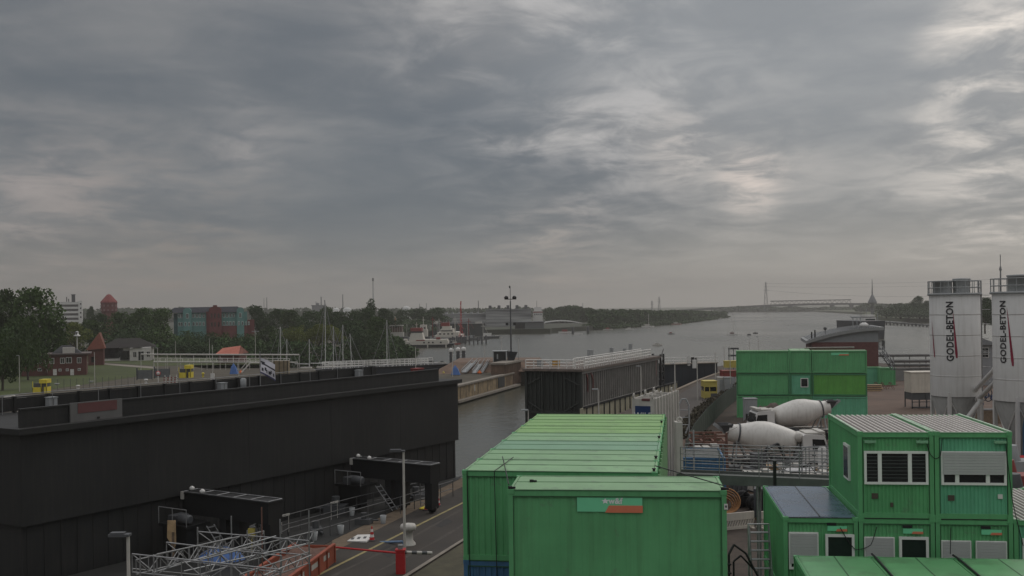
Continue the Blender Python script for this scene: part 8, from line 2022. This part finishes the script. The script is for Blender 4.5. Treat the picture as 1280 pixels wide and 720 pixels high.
boat(493, 440, 330, 13, 'small boat with dark canopy at the jetty left of the ferries', DGREY, cm=GREYP)
for k, (u, v) in enumerate(((564, 441.5), (572.5, 440.5), (579.5, 440))):
    p = A(u, v+3.5, 245); b = MB(); b.tube((0, 0, -3-p.z+0.5), (0, 0, 1.0), .42, 8); b.lathe([(.5, 1.0), (.55, 1.3), (.5, 1.7), (.1, 1.9)], 10, 1); b.box(-.5, .5, -.1, .1, .2, .4, 1); o = b.build('mooring_post', [DGREY, WHITE]); o.location = p; tag(o, ['white capped mooring post, left of three behind the mole', 'white capped mooring post, middle of three behind the mole', 'white capped mooring post, right of three behind the mole'][k], 'mooring post')
b = MB(); a = A(463, 441, 335); c = A(490, 430, 352); b.tube(a, c, .5, 5); b.tube(a+Vector((0, 0, 1.5)), c+Vector((0, 0, 1.5)), .2, 5); b.tube(a+Vector((0, 0, -1.5)), c+Vector((0, 0, -1.5)), .3, 5)
for i in range(8):
    q = a.lerp(c, i/7); b.tube(q-Vector((0, 0, 3.5)), q+Vector((0, 0, 1.5)), .15, 5)
tag(b.build('boarding_bridge', GREYP), 'grey sloping boarding bridge left of the nearer ferry', 'bridge')
p = A(465, 434.5, 330); b = MB(); b.box(-.8, .8, 0, .2, -1.0, 1.0); b.tube((0, .1, -4), (0, .1, -1), .15, 5); o = b.build('sign_board', WHITE); o.location = p; tag(o, 'white square sign on the shore left of the boarding bridge', 'sign')
# row of dolphins on the right
for k in range(13):
    u = 1108+k*4.6; p = A(u, 403.2+k*.36, 770-k*8); b = MB(); b.tube((0, 0, -3.5), (0, 0, p.z+.2), .62, 7); b.lathe([(.7, p.z+.2), (.75, p.z+.5), (.2, p.z+.8)], 7)
    o = b.build('mooring_pile', DGREY); o.location = (p.x, p.y, 0); tag(o, 'dark mooring pile in the row on the right water', 'pile', 'mooring piles along the right bank')
a = A(1105, 402.3, 775); c = A(1172, 407.4, 665); b = MB(); b.tube(a, c, .45, 6)
for i in range(9):
    q = a.lerp(c, i/8); b.box(q.x-.3, q.x+.3, q.y-.3, q.y+.3, q.z-.5, q.z+.8)
tag(b.build('boom_walkway', DGREY), 'dark walkway beam joining the row of mooring piles', 'walkway')
# ships behind the harbour building
Yp = 470; q = PXM(Yp); p = A(1093, 404, Yp)
t = thing('cargo_ship', 'ship with white bridge and dark bow behind the harbour roof', 'ship', (p.x, Yp, -3), 0)
def sz(v): return ZAT(1090, v, Yp)+3
b = MB(); b.add([(-12*q, 0, -.5), (12*q, 0, -.5), (13.5*q, 0, sz(401)), (-13*q, 0, sz(401.5)), (-12*q, 40, -.5), (12*q, 40, -.5), (13.5*q, 40, sz(401)), (-13*q, 40, sz(401.5))], [(0, 1, 2, 3), (7, 6, 5, 4), (3, 2, 6, 7), (0, 3, 7, 4), (1, 5, 6, 2)]); b.build('hull', mat('ship dark hull', (.035, .037, .042), .6), t)
b = MB(); b.box(-10*q, 4*q, 2, 10, sz(401.5), sz(397)); b.box(-9.5*q, 3.5*q, 3, 9, sz(396), sz(393.5)); b.build('bridge_house', WHITE, t)
b = MB(); b.box(-9.6*q, 3.6*q, 2.9, 9, sz(397), sz(396)); b.box(-9*q, 3*q, 1.9, 2.0, sz(400.4), sz(398.6)); b.build('window_band', BLACK2, t)
b = MB(); b.tube((6*q, 2, sz(401)), (6*q, 2, sz(391)), q*.4, 5); b.tube((-6*q, 4, sz(393.5)), (-6*q, 4, sz(386)), q*.3, 5); b.build('mast', GREYP, t)
# radar tower with cone shaped base
Yq = 1250; p = A(1090.5, 392, Yp); q = PXM(Yq); x = A(1090.5, 380, Yq).x
def rz_(v): return ZAT(1090.5, v, Yq)
t = thing('radar_tower', 'hazy lattice tower with a conical head above the ships', 'tower', (x, Yq, 0), 0)
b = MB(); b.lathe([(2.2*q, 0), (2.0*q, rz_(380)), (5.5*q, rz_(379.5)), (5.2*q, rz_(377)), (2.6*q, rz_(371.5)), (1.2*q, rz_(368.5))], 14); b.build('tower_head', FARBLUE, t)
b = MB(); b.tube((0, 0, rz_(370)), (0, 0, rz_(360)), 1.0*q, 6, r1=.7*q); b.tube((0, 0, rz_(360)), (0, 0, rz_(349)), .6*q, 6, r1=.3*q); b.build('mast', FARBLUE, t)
# high bridge
Yz = 2350; q = PXM(Yz)
def bz(u, v): return A(u, v, Yz)
t = thing('high_bridge', 'hazy steel high bridge with a truss span over the canal', 'bridge', (0, Yz, 0), 0)
deck = [(830, 388.6), (880, 385.2), (935, 382.2), (965, 380.6), (1010, 379.3), (1060, 378.6), (1090, 379), (1140, 380.5), (1210, 383)]
b = MB()
for (u0, v0), (u1, v1) in zip(deck, deck[1:]):
    a = bz(u0, v0); c = bz(u1, v1); b.add([(a.x, 0, a.z-4.6), (c.x, 0, c.z-4.6), (c.x, 0, c.z), (a.x, 0, a.z), (a.x, 10, a.z-4.6), (c.x, 10, c.z-4.6), (c.x, 10, c.z), (a.x, 10, a.z)], [(0, 1, 2, 3), (7, 6, 5, 4), (3, 2, 6, 7), (0, 4, 5, 1)])
b.build('deck', mat('bridge grey', (.030, .032, .035), .8, spec=.1), t)
b = MB(); n = 34; u0, u1 = 963, 1064
for i in range(n):
    ua = u0+(u1-u0)*i/n; ub = u0+(u1-u0)*(i+1)/n; va = 380.7-(2.0)*(ua-963)/101; vb2 = 380.7-2.0*(ub-963)/101
    A0, A1 = bz(ua, va), bz(ub, vb2); B0, B1 = bz(ua, va-4.2), bz(ub, vb2-4.2)
    b.tube((B0.x, 0, B0.z), (B1.x, 0, B1.z), 1.0, 4)
    if i % 2 == 0: b.tube((A0.x, 0, A0.z), (B1.x, 0, B1.z), .6, 4)
    else: b.tube((B0.x, 0, B0.z), (A1.x, 0, A1.z), .6, 4)
b.build('truss', mat('bridge grey', (.030, .032, .035), .8, spec=.1), t)
for u in (890, 902, 915, 934, 951):
    a = bz(u, 383.6-(u-890)*.045); b = MB(); b.box(a.x-1.2, a.x+1.2, 2, 8, 0, a.z-1); b.build('pier', mat('bridge grey', (.03, .03, .03)), t)
for u in (962.5, 988.5, 1041, 1065):
    a = bz(u, 381-(u-962)*.02); b = MB(); b.add([(a.x-5, 1, a.z-2), (a.x+5, 1, a.z-2), (a.x+1.6, 1, 0), (a.x-1.6, 1, 0), (a.x-5, 9, a.z-2), (a.x+5, 9, a.z-2), (a.x+1.6, 9, 0), (a.x-1.6, 9, 0)], [(0, 3, 2, 1), (4, 5, 6, 7), (0, 4, 7, 3), (1, 2, 6, 5)]); b.build('pier', mat('bridge grey', (.03, .03, .03)), t)
# pylons and lines
def pylon(u, vt, Y, wpx, lab):
    p = A(u, 380, Y); z1 = ZAT(u, vt, Y); q = PXM(Y)*wpx; t = thing('power_pylon', lab, 'pylon', (p.x, Y, 0), 0); b = MB()
    for s in (-1, 1):
        for y in (-1, 1): b.tube((s*q, y*q, 0), (s*q*.12, y*q*.12, z1), PXM(Y)*.26, 4)
    n = 9
    for i in range(n):
        f0 = i/n; f1 = (i+1)/n; s = 1 if i % 2 else -1; b.tube((s*q*(1-.88*f0), -q*(1-.88*f0), z1*f0), (-s*q*(1-.88*f1), -q*(1-.88*f1), z1*f1), PXM(Y)*.15, 4)
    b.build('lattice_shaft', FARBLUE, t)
    b = MB()
    for f, k in ((.72, 2.6), (.84, 2.0), (.95, 1.3)): b.tube((-q*k*.6, 0, z1*f), (q*k*.6, 0, z1*f), PXM(Y)*.2, 4)
    b.build('cross_arm', FARBLUE, t)
    return p.x, Y, z1, q
P1 = pylon(957.5, 352.5, 2250, 2.4, 'tall hazy power pylon beside the bridge truss'); P2 = pylon(824, 371, 2200, 1.6, 'lower hazy power pylon over the far wood, right'); P3 = pylon(815, 376, 2230, 1.4, 'lower hazy power pylon over the far wood, left')
for k, f in enumerate((.72, .84, .95)):
    b = MB(); a = Vector((P1[0], P1[1], P1[2]*f)); c = A(1400, 350+k*-6, 2250); n = 16; pts = []
    for i in range(n+1): 
        s = i/n; v = a.lerp(c, s); v.z -= 4*s*(1-s)*(10+14*(f < .8)); pts.append(v)
    b.path(pts, .22, 4); tag(b.build('power_line', FARBLUE), ['lowest power line running right from the tall pylon', 'middle power line running right from the tall pylon', 'highest power line running right from the tall pylon'][k], 'power line')

# ================================================================== AIR
b = MB(); b.box(-4000, 4000, -60, 5200, -9.5, 135)
hz_ = b.build('haze', None); hz_.data.materials.clear()
hm = bpy.data.materials.new('haze air'); hm.use_nodes = True; t_ = hm.node_tree; t_.nodes.clear()
vo = t_.nodes.new('ShaderNodeVolumePrincipled'); vo.inputs['Color'].default_value = (.72, .69, .655, 1); vo.inputs['Density'].default_value = 0.00025; vo.inputs['Anisotropy'].default_value = 0.2
oo = t_.nodes.new('ShaderNodeOutputMaterial'); t_.links.new(vo.outputs[0], oo.inputs['Volume'])
hz_.data.materials.append(hm); hz_['kind'] = 'stuff'
hm.cycles.homogeneous_volume = True
